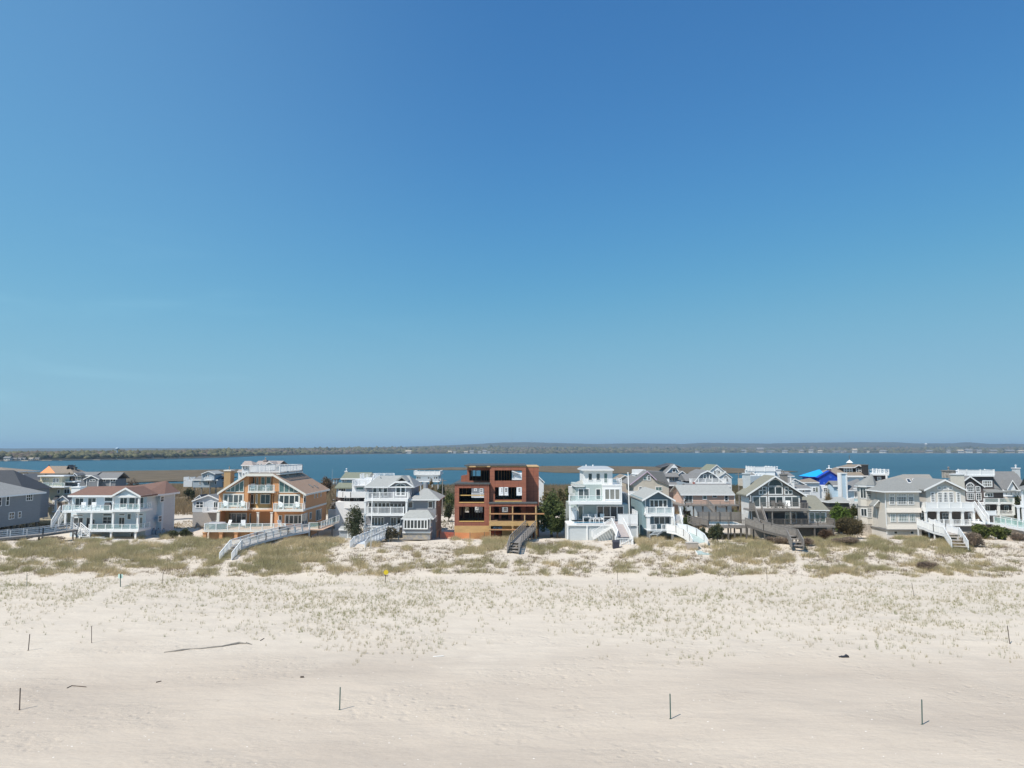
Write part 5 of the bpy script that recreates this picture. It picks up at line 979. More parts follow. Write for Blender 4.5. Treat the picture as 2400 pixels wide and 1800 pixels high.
# --- 10 its gabled east wing, shown as the neighbouring block (same shingles)
h = Hs('beach_house', 'beige shingled gabled house with curved top windows over a white porch and balcony', 'house', 'J', 112, 680); Y = 112
h.wall(418, 962, 508, 700, BE, Y, 8); h.gablef(388, 682, 992, 520, 375, Y, 8, R9, BE, over=.5, th=.2, ye1=522)
for x0, x1, y0 in ((572, 632, 478), (648, 710, 468), (724, 785, 478)): h.win(x0, y0, x1, 520, 3, 2, Y=Y, b=.1)
h.win(480, 552, 540, 695, 3, 4, Y=Y, b=.1); h.win(835, 552, 893, 695, 3, 4, Y=Y, b=.1)
for x0 in (578, 655, 730): h.win(x0, 552, x0 + 66, 698, 3, 4, Y=Y, b=.1, name='door')
Yb_ = Y - 2.0; h.slab(412, 1088, 772, 822, Yb_, Y + 4, WHITE, 'balcony'); h.frail(420, 1080, 700, 772, Yb_ + .12, 's', sp=2.0, pw=.2, sides=(1.8, 2.5), caps=True)
h.wall(400, 1080, 822, 1010, shingle('brown_porch_wall', (.20,.16,.135), .1), Y + 1.2, 6)
for x0, x1 in ((640, 740), (1000, 1050), (345, 395)): h.win(x0, 840, x1, 935, 2, 2, Y=Y+1.2)
for x in (415, 588, 755, 925, 1078): h.post(x, 822, 1015, Yb_ + .2, .3)
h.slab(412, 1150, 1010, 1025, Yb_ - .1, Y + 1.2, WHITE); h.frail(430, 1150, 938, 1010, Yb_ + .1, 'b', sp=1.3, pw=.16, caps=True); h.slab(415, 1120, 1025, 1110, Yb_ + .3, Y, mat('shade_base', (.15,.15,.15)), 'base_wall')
c = h.chim(825, 945, 300, 500, Y + 4, shingle('cream_chimney', (.58,.55,.48), .06), 1.4, WHITE2); h.chim(700, 830, 250, 360, Y + 9, STO, 1.4, GWOOD)
pT = Vector(h.P(1125, 772, 112.0)); pB = Vector(h.P(1270, 985, 108.2)); steps(h.root, pT, pB, (.8, .6, 0), 1.5, WHITE, n=13)
for k in (-.75, .75): rail(h.root, pT + Vector((k * .8, k * .6, 0)), pB + Vector((k * .8, k * .6, 0)), 's' if k > 0 else 'b', 1.0, sp=1.4, caps=True)
h.slab(1180, 1400, 985, 1000, 108.0, 112, WHITE, 'landing'); h.frail(1190, 1390, 815, 880, 111.9, 's', sp=1.6, caps=True)
walkway('dune_walkway', 'stepped white walkway with solid rails descending from the beige gabled house', [W(2164, 1231, 108), W(2203, 1246, 104.5), W(2231, 1253, 102)], 1.9, None, W(2250, 1284, 96.5), 's', WHITE, DECKM, WHITE2, .95, sp=1.1, caps=True, stw=1.9)
# white ramp at the right
walkway('long_ramp', 'long white ramp with glass rails running out of the right edge of the frame', [W(2338, 1226, 111), W(2420, 1242, 107), W(2480, 1254, 105)], 2.0, None, None, 'g', WHITE, WHITE2, WHITE2, 1.05, sp=1.6, glass=MILKG)
t = thing('retaining_wall', 'sand coloured low wall under the long white ramp', 'wall', W(2385, 1245, 110)); Xa, Xb = W(2362, 1240, 109.5)[0], W(2440, 1240, 109.5)[0]; MB().box(Xa, Xb, 109.5, 110, 0.2, W(2380, 1233, 109.5)[2]).build('wall_face', mat('sand_wall', (.52,.46,.40)), t); MB().box(Xa-.1, Xb+.1, 109.4, 110.1, W(2380, 1233, 109.5)[2], W(2380, 1233, 109.5)[2]+.12).build('wall_cap', WHITE2, t)
# --- 11 dark shingled house
DS = shingle('dark_brown_cedar', (.105, .088, .085), .12)
h = Hs('beach_house', 'dark brown shingled house with an arched window and a white-railed square tower', 'house', 'J', 121, 1200); Y = 121
h.wall(948, 1215, 480, None, DS, Y, 4, yx=600); h.gablef(930, 1028, 1235, 400, 328, Y, 4, RMID, DS, over=.3, th=.18, ye1=475)
h.wall(1060, 1365, 338, None, DS, Y + 2, 3, yx=500)
h.slab(985, 1368, 318, 338, Y + 1.6, Y + 4.4, WHITE, 'cornice'); h.frail(988, 1365, 248, 320, Y + 1.75, 's', sp=2, pw=.16, sides=2.4, caps=True)
h.win(968, 418, 1088, 480, 4, Y=Y, arch=True, b=.16); h.win(972, 480, 1085, 550, 4, 2, Y=Y, b=.12); h.win(1103, 470, 1170, 550, 2, 2, Y=Y, b=.12)
h.win(980, 562, 1090, 660, 4, 3, Y=Y, b=.12); h.win(1108, 562, 1185, 668, 2, 3, Y=Y, b=.12); h.win(1198, 390, 1335, 482, 4, 2, Y=Y+2, b=.16, mun=.08)
h.wall(1215, 1490, 548, None, DS, Y - .5, 6, yx=600); MB().prismX([(Y - 1, h.Z(550, Y-1)), (Y + 3, h.Z(500, Y + 3)), (Y + 3, h.Z(550, Y-1)), (Y-1, h.Z(550, Y-1) - .15)], h.X(1212,540,Y), h.X(1505,540,Y)).build('roof', R9, h.root)
h.win(1222, 560, 1348, 622, 3, 1, Y=Y-.5, b=.12, mun=.1); Yb_ = Y - 2.6
h.slab(1222, 1640, 705, 722, Yb_, Y - .5, WHITE, 'balcony'); h.frail(1228, 1636, 642, 705, Yb_ + .1, 'g', sp=2.6, pw=.2); h.slab(1385, 1640, 865, 880, Yb_, Y - .5, WHITE); h.frail(1385, 1636, 812, 865, Yb_ + .1, 'b', sp=2.2)
h.wall(1490, 1640, 722, None, DS, Y + .5, 3, yx=800)
for x in (1215, 1425, 1630): h.post(x, 722, 870, Yb_ + .15, .32)
h.wall(1400, 1640, 880, None, WHITE2, Y - 2, 2, yx=950)
for x0 in (1160, 1240, 1500): h.win(x0, 740, x0 + 60, 830, 2, 1, Y=Y-.5 if x0 < 1400 else Y+.5)
# --- right edge: pale green corner of a house
h = Hs('beach_house', 'pale green house corner with white trim cut off by the right picture edge', 'house', 'J', 112, 1778); Y = 112
X0, X1 = h.X(1752, 700, Y), h.X(1990, 700, Y); sk = X0 * 9 / Y
MB().prismZ([(X0, Y), (X1, Y), (X1 + sk, Y + 9), (X0 + sk, Y + 9)], h.g, h.Z(525, Y)).build('wall', siding('pale_green_siding', (.46,.56,.50)), h.root)
zq = h.Z(520, Y); MB().add([(X0-.5,Y-.5,zq),(X1,Y-.5,zq),(X1+sk,Y+9.5,zq),(X0+sk,Y+9.5,zq),(X0+sk*.6+3,Y+4.5,zq+1.8),(X1+sk*.5-2,Y+4.5,zq+1.8)],[(0,1,5,4),(1,2,5),(2,3,4,5),(3,0,4),(3,2,1,0)]).build('roof', R9, h.root)
h.post(1756, 530, 740, Y - .05, .2, name='corner_board')
h.win(1768, 590, 1850, 700, 2, 2, Y=Y); h.slab(1735, 1990, 745, 765, Y - 1.5, Y, WHITE, 'balcony'); h.frail(1740, 1990, 680, 745, Y - 1.4, 'b'); 
for x in (1702, 1765): h.post(x, 760, 960, Y - 1.4, .26)
# ======================= SECOND AND THIRD ROWS =======================
CREAM = siding('cream_siding', (.60, .55, .42)); BLUEG = siding('blue_siding', (.26, .35, .44)); LBLUE = siding('light_blue_siding', (.45, .58, .68)); TAN = siding('tan_siding', (.50, .46, .39)); SALMON = siding('salmon_siding', (.62, .42, .33)); WSID = siding('white_siding', (.66, .69, .71)); GSID = siding('blue_grey_siding_far', (.34, .40, .45))
RG = RG2; ROLV = shingle('olive_green_shingles', (.20, .215, .16)); RTAN = shingle('brown_grey_shingles', (.24, .20, .16)); DKB = shingle('chocolate_cedar', (.075, .06, .058))
def HB(label, crop, Y, xc, name='house'): return Hs(name, label, 'house', crop, Y, xc)
# cream house
h = HB('cream three-storey house with a flat white roof and small grey porch gables', 'A', 133, 700); Y = 133
h.wall(565, 1000, 485, None, CREAM, Y, 5, yx=700); h.wall(558, 862, 335, 500, CREAM, Y + 1.2, 2.2, yx=420)
h.slab(520, 888, 322, 338, Y + .4, Y + 3.6, WHITE, 'roof'); h.wall(400, 560, 340, 520, CREAM, Y + 3, 6)
h.gablef(195, 322, 512, 408, 298, Y - .5, 3.4, RMID, CREAM, over=.3, ye1=495, th=.18); h.wall(215, 480, 405, None, CREAM, Y - .5, 5, yx=500)
h.slab(178, 300, 330, 345, Y + 2.5, Y + 5, WHITE, 'roof'); h.wall(200, 300, 345, 420, CREAM, Y + 3, 4)
h.win(305, 368, 345, 402, 2, Y=Y-.5, arch=True); h.win(303, 402, 348, 440, 2, 1, Y=Y-.5); h.win(268, 402, 292, 430, 1, 1, Y=Y-.5); h.win(358, 402, 385, 445, 1, 1, Y=Y-.5)
for x in (590, 624, 658): h.win(x, 362, x + 26, 380, 1, 1, Y=Y+1.2, b=.06)
h.win(738, 360, 776, 420, 2, 1, Y=Y+1.2); h.win(782, 360, 820, 420, 2, 1, Y=Y+1.2)
h.slab(560, 895, 478, 492, Y - 1.2, Y + 1, WHITE, 'balcony'); h.frail(562, 892, 425, 480, Y - 1.1, 'g', sp=2.2, sides=(2.2, 0))
h.win(595, 525, 685, 592, 2, 1, Y=Y); h.win(798, 518, 836, 572, 1, 1, Y=Y); h.win(888, 508, 972, 578, 2, 1, Y=Y); h.win(590, 690, 672, 780, 2, 2, Y=Y)
h.gablef(775, 870, 960, 668, 600, Y - 2.2, 3, RDARK, WSID, over=.2, th=.15); h.gablef(545, 560, 690, 745, 690, Y - 1.5, 2.5, RDARK, WSID, over=.2, th=.15, ye1=742)
h.gables(725, 780, 665, 600, Y - .8, 1.6, RDARK, None, over=.1)
for x in (775, 960): h.post(x, 665, 830, Y - 2, .3)
h.win(730, 690, 757, 800, 1, 1, Y=Y, name='door'); h.win(785, 690, 905, 812, 2, 1, Y=Y, fm=TAN, gm=mat('tan_door', (.25,.2,.17)), name='door')
h.slab(720, 1000, 818, 835, Y - 2.4, Y, WHITE); h.frail(600, 720, 870, 930, Y - 2, 'b')
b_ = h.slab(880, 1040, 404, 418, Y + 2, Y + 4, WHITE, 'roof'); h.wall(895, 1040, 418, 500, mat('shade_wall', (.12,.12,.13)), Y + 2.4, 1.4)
# brown hip roof with orange tarp end
h = HB('brown shingled hip-roofed house with one bare orange roof end and a tall chimney', 'A', 190, 800); Y = 190
h.wall(620, 1010, 288, None, shingle('brown_wall', (.20,.145,.105)), Y, 5, yx=330); X0, X1 = h.X(555, 285, Y-.6), h.X(1025, 285, Y-.6); ze = h.Z(288, Y-.6); zr = h.Z(190, Y+2.5)
v = [(X0,Y-.6,ze),(X1,Y-.6,ze),(X1,Y+5.6,ze),(X0,Y+5.6,ze),(h.X(680,190,Y+2.5),Y+2.5,zr),(h.X(950,190,Y+2.5),Y+2.5,zr)]
MB().add([v[0],(h.X(765,285,Y-.6),Y-.6,ze),v[4],v[3]], [(0,1,2),(3,0,2)]).build('roof', mat('orange_underlay', (.85,.30,.12), .7, .05), h.root)
MB().add([(h.X(765,285,Y-.6),Y-.6,ze),v[1],v[2],v[3],v[4],v[5]], [(0,1,5,4),(1,2,5),(2,3,4,5)]).build('roof', RTAN, h.root)
MB().box(X0,X1,Y-.65,Y+5.6,ze-.25,ze-.01).build('fascia', mat('taupe', (0,0,0)), h.root); h.chim(1008, 1040, 205, 290, Y + 2, mat('taupe', (0,0,0)), 1.0, GWOOD2); h.gablef(925, 950, 985, 220, 175, Y+1, 2, RDARK, None, over=.1, trim=RDARK); h.tri([(668,192),(675,170),(683,192)], GWOOD2, Y+2.4, .3, 'finial')
# grey low house
h = HB('low slate grey house with two wings and white trimmed windows by the marsh', 'A', 165, 1350); Y = 165
h.wall(1205, 1605, 370, None, SLATE, Y, 4.5, yx=420); h.gables(1320, 1630, 362, 278, Y, 4.5, RMID, None, over=.4); h.gablef(1155, 1270, 1380, 372, 318, Y - 1.2, 3, RMID, SLATE, over=.3, th=.15); h.wall(1205, 1362, 368, None, SLATE, Y - 1.2, 4, yx=420)
h.gablef(1010, 1035, 1075, 318, 285, Y + 2, 3, RMID, SLATE, over=.3, th=.15); h.wall(1040, 1300, 315, None, SLATE, Y + 5, 4, yx=400); h.gables(1030, 1330, 318, 272, Y + 5, 4, RMID, None, over=.3)
h.win(1072, 330, 1128, 398, 2, 2, Y=Y+5); h.win(1243, 375, 1328, 405, 2, 1, Y=Y-1.2, b=.1); h.win(1435, 372, 1468, 412, 1, 1, Y=Y); h.win(1532, 365, 1570, 410, 1, 1, Y=Y); h.win(1570, 365, 1606, 410, 1, 1, Y=Y)
for x in (1205, 1362, 1532): h.post(x, 372, 480, Y - (1.25 if x < 1500 else .05), .14, name='corner_board')
# sliver at the far left
h = HB('olive roofed house behind the slate grey house, cut by the left edge', 'A', 150, 20); Y = 150
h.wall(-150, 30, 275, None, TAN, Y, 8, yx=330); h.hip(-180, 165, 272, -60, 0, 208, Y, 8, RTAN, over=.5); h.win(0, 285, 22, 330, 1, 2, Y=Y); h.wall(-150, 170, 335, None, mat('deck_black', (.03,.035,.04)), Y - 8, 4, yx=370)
# white-decked small grey house near the marsh
h = HB('small pale grey cottage with a gable balcony and white decks beyond the reeds', 'C', 200, 330); Y = 200
h.wall(130, 465, 380, 488, GSID, Y, 8); h.gables(125, 480, 380, 328, Y, 8, RMID, None, over=.2); h.gablef(245, 345, 440, 300, 258, Y - .6, 6, RG, WSID, over=.4, th=.15); h.wall(250, 428, 296, 400, GSID, Y - .6, 5)
h.win(312, 305, 338, 345, 1, 1, Y=Y-.6); h.win(338, 305, 358, 345, 1, 1, Y=Y-.6); h.slab(285, 395, 382, 392, Y - 2, Y - .6, WHITE, 'balcony'); h.frail(288, 393, 348, 382, Y - 1.9, 'b')
for x in (218, 335, 435): h.win(x, 400, x + 26, 450, 1, 1, Y=Y-.02)
for x in (150, 250, 370, 450): h.post(x, 486, None, Y + .3, .25, GWOOD, 'pile')
h.wall(0, 120, 390, 480, WHITE2, Y + 1, 6); h.frail(5, 95, 345, 388, Y + 1.1, 'b', sides=3); h.wall(440, 560, 395, 490, mat('taupe_grey', (.26,.26,.27)), Y + 4, 6); h.gables(430, 570, 395, 335, Y + 4, 6, RDARK, None); h.win(515, 398, 540, 430, 1, 1, Y=Y+4)
X = h.X(368, 400, Y-4); t = thing('utility_pole', 'weathered wooden utility pole in the reeds left of the orange house', 'utility pole', (X, Y-4, .5)); MB().tube((X,Y-4,.2),(X,Y-4,h.Z(395,Y-4)),.14,.1,8).build('pole', GWOOD, t); MB().box(X-.9,X+.9,Y-4.06,Y-3.94,h.Z(405,Y-4),h.Z(400,Y-4)).build('crossarm', GWOOD, t)
# pale house left of the orange one
h = HB('pale grey gabled house with a grey shingled ground floor left of the orange house', 'C', 127, 300); Y = 127
h.wall(125, 520, 675, 832, siding('pale_grey_siding', (0,0,0)), Y, 6); h.gablef(115, 348, 530, 672, 588, Y, 7, RMID, WSID, over=.3, th=.16, ye1=668); h.wall(128, 520, 832, None, shingle('pale_cedar', (.36,.34,.32)), Y + .02, 6, yx=900)
h.win(170, 682, 282, 775, 2, 2, Y=Y, b=.13, mun=.1); h.win(412, 682, 485, 810, 2, 1, Y=Y, b=.13); h.slab(265, 520, 824, 836, Y - 1.8, Y, WHITE, 'balcony'); h.frail(268, 520, 765, 825, Y - 1.7, 'b', sides=(1.6, 0)); h.gablef(150, 225, 265, 648, 590, Y + 3, 3, RDARK, WSID, over=.1, th=.1)
# cedar lookout house behind the orange roof deck
h = HB('white turreted house with weathered shake roofs behind the orange house roof deck', 'C', 165, 1050); Y = 165
h.wall(810, 905, 180, None, WSID, Y, 4, yx=250); h.wall(760, 815, 265, None, WSID, Y + 1, 4, yx=330); SHK = shingle('weathered_shakes', (.36, .31, .28), .2)
h.hip(798, 965, 180, 850, 940, 120, Y, 5, SHK, over=.5); h.wall(905, 1310, 188, None, WSID, Y + 2, 8, yx=250); h.gables(950, 1310, 188, 118, Y + 2, 8, SHK, None, over=.3); h.gablef(1110, 1190, 1290, 185, 130, Y + .5, 5, SHK, TAN, over=.2, th=.12)
for x0, y0, y1 in ((822, 190, 232), (868, 190, 232), (822, 285, 325), (860, 275, 320), (995, 155, 188), (1028, 155, 188), (1070, 155, 190)): h.win(x0, y0, x0 + 22, y1, 1, 2, Y=Y if x0 < 900 else Y+1.98, b=.07)
h.chim(1108, 1150, 108, 135, Y + 5, SHK, 1); h.hip(745, 830, 268, 770, 810, 238, Y + .5, 4, SHK, over=.3)
# white curved-deck house behind the grey shingled one
h = HB('white house with wide wraparound solid deck parapets behind the grey shingled house', 'D', 124, 420); Y = 124
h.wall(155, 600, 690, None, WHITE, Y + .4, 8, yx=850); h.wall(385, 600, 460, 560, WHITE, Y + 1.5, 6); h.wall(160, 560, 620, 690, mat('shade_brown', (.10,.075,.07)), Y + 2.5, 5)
Xa, Xb = h.X(155, 600, Y), h.X(575, 600, Y); P = [(Xa, Y + 3), (Xa + .2, Y + .8), (Xa + 2.6, Y), (Xb, Y), (Xb, Y + .3), (Xa + 2.7, Y + .3), (Xa + .5, Y + 1.0), (Xa + .3, Y + 3)]
for y0, y1 in ((548, 622), (685, 780)): MB().prismZ(P, h.Z(y1, Y), h.Z(y0, Y)).build('parapet', WHITE, h.root)
MB().prismZ([(Xa, Y + 3), (Xa + .2, Y + .8), (Xa + 2.6, Y), (Xb, Y), (Xb, Y + 6), (Xa, Y + 6)], h.Z(632, Y), h.Z(622.5, Y)).build('deck', WHITE, h.root)
for x in (258, 365): h.post(x, 555, 622, Y - .02, .08, GWOOD2, 'joint_cover')
h.win(438, 478, 555, 525, 1, 1, Y=Y+1.5, gm=GLASSG, b=.12); h.win(412, 632, 485, 680, 2, 1, Y=Y+2.45); h.win(275, 632, 355, 680, 2, 1, Y=Y+2.45)
h.slab(388, 690, 458, 470, Y + .6, Y + 6, WHITE, 'deck'); h.frail(392, 665, 392, 458, Y + .7, 'h', sp=1.2, pw=.14, sides=4); h.wall(430, 700, 380, 460, WHITE2, Y + 3, 5)
h.slab(498, 970, 366, 380, Y + 3, Y + 9, WHITE, 'deck'); h.frail(500, 690, 302, 366, Y + 3.1, 'h', sp=1.2, pw=.12, sides=3); h.frail(690, 970, 293, 350, Y + 8.5, 'h', sp=1.6)
pT, pB = Vector(h.P(725, 300, Y + 4)), Vector(h.P(660, 440, Y + 1.2)); 
for k in (-.5, .5): rail(h.root, pT + Vector((k, 0, -.9)), pB + Vector((k, 0, -.9)), 's', .7)
h.wall(52, 160, 795, None, WHITE, Y + 3, .3, yx=850, name='screen_wall')
# olive roofed house
h = HB('house with mossy olive roofs and blue grey walls behind the white deck house', 'D', 150, 350); Y = 150
h.wall(235, 500, 360, None, BLUEG, Y, 7, yx=400); h.gables(225, 610, 362, 278, Y, 8, ROLV, None, over=.3); h.wall(170, 390, 490, None, BLUEG, Y - 3, 4, yx=520)
MB().prismX([(Y-3.5, h.Z(492,Y-3.5)), (Y+.2, h.Z(420,Y)), (Y+.2, h.Z(420,Y)-.2), (Y-3.5, h.Z(492,Y-3.5)-.2)], h.X(150,480,Y-3), h.X(395,480,Y-3)).build('roof', ROLV, h.root)
for x in (258, 288, 358, 440): h.win(x, 370, x + 27, 412, 1, 2, Y=Y, b=.08)
h.win(200, 498, 300, 545, 3, 1, Y=Y-3); h.chim(285, 320, 262, 290, Y + 4, WHITE, .8, WHITE2); 
# dark pier with a dark roof left of it + small sailboat mast
h = HB('dark flat shelter on posts at the water edge right of the orange house', 'D', 205, 150, 'boat_shelter'); Y = 205; h.root['category'] = 'shelter'
h.slab(105, 195, 368, 382, Y, Y + 4, GWOOD2, 'roof')
for x in (110, 150, 190): h.post(x, 382, 470, Y + .2, .25, GWOOD2); h.post(x, 382, 470, Y + 3.8, .25, GWOOD2)
# lookout on stilts
h = HB('white lookout house on stilts with a railed roof terrace by the bay', 'D', 190, 1430); Y = 190
h.wall(1275, 1585, 318, 415, WSID, Y, 7); h.slab(1245, 1608, 300, 318, Y - 1, Y + 8, WHITE, 'roof_terrace'); h.frail(1247, 1606, 262, 300, Y - .9, 's', sp=1.4, pw=.18, sides=6, caps=True); h.slab(1270, 1600, 405, 414, Y - 2.4, Y, WHITE, 'deck'); h.frail(1272, 1610, 370, 405, Y - 2.3, 'b', sides=(0, 2))
for x0, x1 in ((1288, 1312), (1318, 1340), (1435, 1458), (1460, 1478), (1518, 1545), (1548, 1575)): h.win(x0, 338, x1, 372, 1, 1, Y=Y, b=.08)
for x in (1285, 1340, 1400, 1500, 1580): h.post(x, 414, None, Y - 2, .2, WHITE2, 'pile'); h.post(x + 10, 414, None, Y + 5, .2, GWOOD, 'pile')
# behind the red house: grey white house seen through the openings
h = HB('grey white house with white porch rails seen through the open frame of the half-built house', 'E', 146, 1100); Y = 146
h.wall(440, 1200, 480, None, SLATE, Y, 8, yx=700); h.wall(820, 1150, 475, None, WSID, Y - .6, 2, yx=600); h.wall(1015, 1150, 300, 480, WSID, Y, 7); h.gables(760, 1250, 480, 395, Y, 8, RMID, None, over=.4); h.gablef(990, 1010, 1105, 290, 255, Y - .3, 5, RMID, WSID, over=.2, th=.14)
for x0, y0, x1, y1 in ((1015,305,1045,350),(560,500,605,565),(480,500,520,540),(850,490,880,560),(905,490,950,560),(1090,490,1130,560),(500,760,545,800),(890,760,940,820)): h.win(x0, y0, x1, y1, 2, 2, Y=Y - (.6 if 820 < x0 and y0 > 400 else 0), b=.12)
h.slab(440, 1180, 632, 645, Y - 3, Y, WHITE); h.frail(445, 1175, 575, 632, Y - 2.9, 'b', sides=2); h.frail(1010, 1180, 365, 392, Y - .8, 'b', sp=1.5)
# pale narrow tower right of the red house
h = HB('narrow pale house with a grey gable roof right behind the half-built house', 'E', 150, 1410); Y = 150
h.wall(1300, 1448, 415, None, WSID, Y, 8, yx=500); h.gablef(1250, 1345, 1460, 412, 300, Y, 8, RMID, WSID, over=.3, th=.18)
# little houses between white tower house and beige one
h = HB('low tan house with brown roofs in the gap right of the white tower house', 'F', 150, 950); Y = 150
h.wall(905, 1010, 375, None, TAN, Y, 6, yx=420); h.gablef(860, 960, 1030, 372, 310, Y, 7, RTAN, TAN, over=.3, ye1=340, th=.15); h.gables(915, 1010, 560, 460, Y - 12, 8, RTAN, None, over=.3); h.wall(920, 1010, 562, None, siding('slate_siding', (0,0,0)), Y - 12, 6, yx=600)
h = HB('low pale roofed bungalow glimpsed behind the juniper left of the white tower house', 'F', 132, 150); Y = 132
h.wall(105, 200, 850, None, PGS, Y, 6, yx=900); h.gables(95, 215, 850, 775, Y, 7, RG, None, over=.2); h.win(140, 870, 185, 910, 1, 1, Y=Y)
# beige gabled house
h = HB('beige gabled house with purple edged roof and a white roof box', 'G', 138, 360); Y = 138
h.wall(150, 640, 458, None, TAN, Y, 9, yx=600); h.gablef(98, 338, 468, 445, 258, Y, 11, RMID, TAN, over=.3, trim=mat('mauve_trim', (.52,.42,.52)), ye1=378, th=.18); h.tri([(335,330),(450,372),(640,455),(640,470),(335,470)], TAN, Y + .05, .3, 'wall')
MB().prismY([(h.X(465,376,Y-.3), h.Z(376,Y-.3)), (h.X(640,448,Y-.3), h.Z(448,Y-.3)), (h.X(640,448,Y-.3), h.Z(448,Y-.3)-.2), (h.X(465,376,Y-.3), h.Z(376,Y-.3)-.2)], Y - .3, Y + 10).build('roof', RMID, h.root)
MB().prismY([(h.X(338,262,Y+3), h.Z(262,Y+3)), (h.X(560,258,Y+3), h.Z(270,Y+3)), (h.X(640,440,Y+3), h.Z(440,Y+3)), (h.X(470,380,Y+3), h.Z(380,Y+3))], Y + 3, Y + 9).build('roof', RMID, h.root)
h.win(335, 318, 388, 392, 2, 2, Y=Y, b=.12); h.win(282, 345, 334, 388, 1, 1, Y=Y, gm=GLASSG, b=.08); h.win(218, 478, 268, 528, 1, 2, Y=Y, b=.1); h.win(450, 478, 545, 540, 2, 1, Y=Y, b=.1, gm=GLASSG)
h.wall(172, 320, 245, 350, WHITE, Y + 4, 4); h.slab(168, 325, 300, 312, Y + 3.8, Y + 8.2, WHITE, 'cornice'); h.slab(92, 300, 585, 600, Y - 1.6, Y, WHITE, 'balcony'); h.frail(95, 300, 540, 585, Y - 1.5, 's', sp=1.4)
# blue house with dormers
h = HB('blue house with stacked gables and a dark peaked top roof', 'G', 160, 700); Y = 160
h.wall(545, 860, 335, None, BLUEG, Y, 8, yx=400); h.gablef(548, 712, 822, 330, 165, Y + .5, 8, RMID, BLUEG, over=.3, th=.25); h.gablef(525, 690, 826, 205, 155, Y + 4, 6, RDARK, SLATE, over=.4, th=.12, trim=SLATE)
h.tri([(660,218),(712,168),(765,218)], WHITE, Y + .1, .1, 'gable_panel'); h.win(682, 228, 735, 280, 1, 1, Y=Y+.5, b=.14); h.gablef(765, 825, 880, 300, 258, Y - .8, 5, RMID, BLUEG, over=.2, th=.15); h.wall(782, 862, 295, 420, BLUEG, Y - .8, 3)
h.win(790, 345, 860, 402, 3, 1, Y=Y-.8, b=.1); h.win(640, 340, 668, 395, 1, 1, Y=Y); h.win(682, 340, 715, 402, 1, 1, Y=Y, name='door')
MB().prismX([(Y-1.5, h.Z(338,Y-1.5)), (Y+.4, h.Z(285,Y)), (Y+.4, h.Z(285,Y)-.2), (Y-1.5, h.Z(338,Y-1.5)-.15)], h.X(540,330,Y-1), h.X(775,330,Y-1)).build('roof', RMID, h.root)
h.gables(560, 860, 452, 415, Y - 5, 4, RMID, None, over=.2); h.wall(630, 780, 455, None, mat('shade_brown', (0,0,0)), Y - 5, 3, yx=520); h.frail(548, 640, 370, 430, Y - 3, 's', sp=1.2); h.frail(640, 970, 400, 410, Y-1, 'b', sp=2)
h.slab(865, 975, 345, 352, Y - 1, Y + 4, WHITE, 'deck'); h.frail(868, 972, 305, 345, Y - .9, 'g', sp=1.5)
# salmon bungalow on stilts
h = HB('long salmon bungalow on stilts with a pale grey roof and timber deck', 'G', 128, 1200); Y = 128
h.wall(842, 1555, 580, 742, SALMON, Y, 8); h.gables(800, 1555, 580, 452, Y, 8, RG, None, over=.35); XL_ = h.X(842, 650, Y); 
MB().prismX([(Y, h.Z(582,Y)), (Y+4, h.Z(470,Y+4)), (Y+8, h.Z(582,Y))], XL_ - .06, XL_ - .002).build('gable_panel', SALMON, h.root)
h.win(862, 592, 968, 705, 2, 1, Y=Y, b=.12); h.win(1105, 595, 1165, 660, 1, 1, Y=Y, b=.12, gm=GLASSG); h.win(1240, 592, 1308, 630, 1, 1, Y=Y, b=.1); h.win(1408, 595, 1465, 682, 1, 2, Y=Y, b=.12)
for x in (850, 1552): h.post(x, 585, 740, Y - .05, .14, name='corner_board')
h.slab(800, 1620, 735, 750, Y - 2.6, Y + 8, GWOOD, 'deck'); h.frail(820, 1618, 682, 735, Y - 2.5, 'h', m=GWOOD, sp=1.8, pw=.07)
for x in (850, 980, 1110, 1290, 1440, 1600): h.post(x, 750, None, Y - 2.2, .22, GWOOD2, 'pile'); h.post(x, 750, None, Y + 5, .22, GWOOD2, 'pile')
pT, pB = Vector(h.P(1180, 738, Y - 3)), Vector(h.P(1265, 830, Y - 5)); steps(h.root, pT, pB, (0, 1, 0), 1.1, GWOOD)
for k in (-.5, .5): rail(h.root, pT + Vector((0, k, 0)), pB + Vector((0, k, 0)), 'h', .95, GWOOD)
h.slab(1340, 1445, 752, 768, Y + 2, Y + 3, WHITE, 'beam')
# gambrel house
h = HB('grey gambrel roofed house with a full-width white rail balcony', 'G', 148, 1180); Y = 148
h.wall(870, 1500, 430, None, GSID, Y, 8, yx=500)
P = [(960,435),(1075,292),(1170,248),(1260,295),(1420,432)]; Q = [(h.X(x,y,Y), h.Z(y,Y)) for x, y in P]
r = MB(); 
for a, c in zip(Q[:-1], Q[1:]): r.prismY([a, c, (c[0], c[1]-.2), (a[0], a[1]-.2)], Y - .4, Y + 9)
ro = r.build('roof', RMID, h.root); r = MB()
for a, c in zip(Q[:-1], Q[1:]): r.prismY([a, c, (c[0], c[1]-.28), (a[0], a[1]-.28)], Y - .46, Y - .403)
r.build('bargeboard', WHITE, ro); MB().prismY([(a, c - .2) for a, c in Q], Y + .01, Y + 8.9).build('wall', SLATE, h.root)
h.win(1113, 308, 1160, 372, 1, 2, Y=Y, b=.12); h.win(1198, 308, 1242, 378, 1, 1, Y=Y, b=.14, name='door'); h.slab(955, 1435, 425, 440, Y - 1.8, Y, WHITE, 'balcony'); h.frail(958, 1432, 368, 425, Y - 1.7, 'b', sp=1.4, pw=.2, sides=1.6)
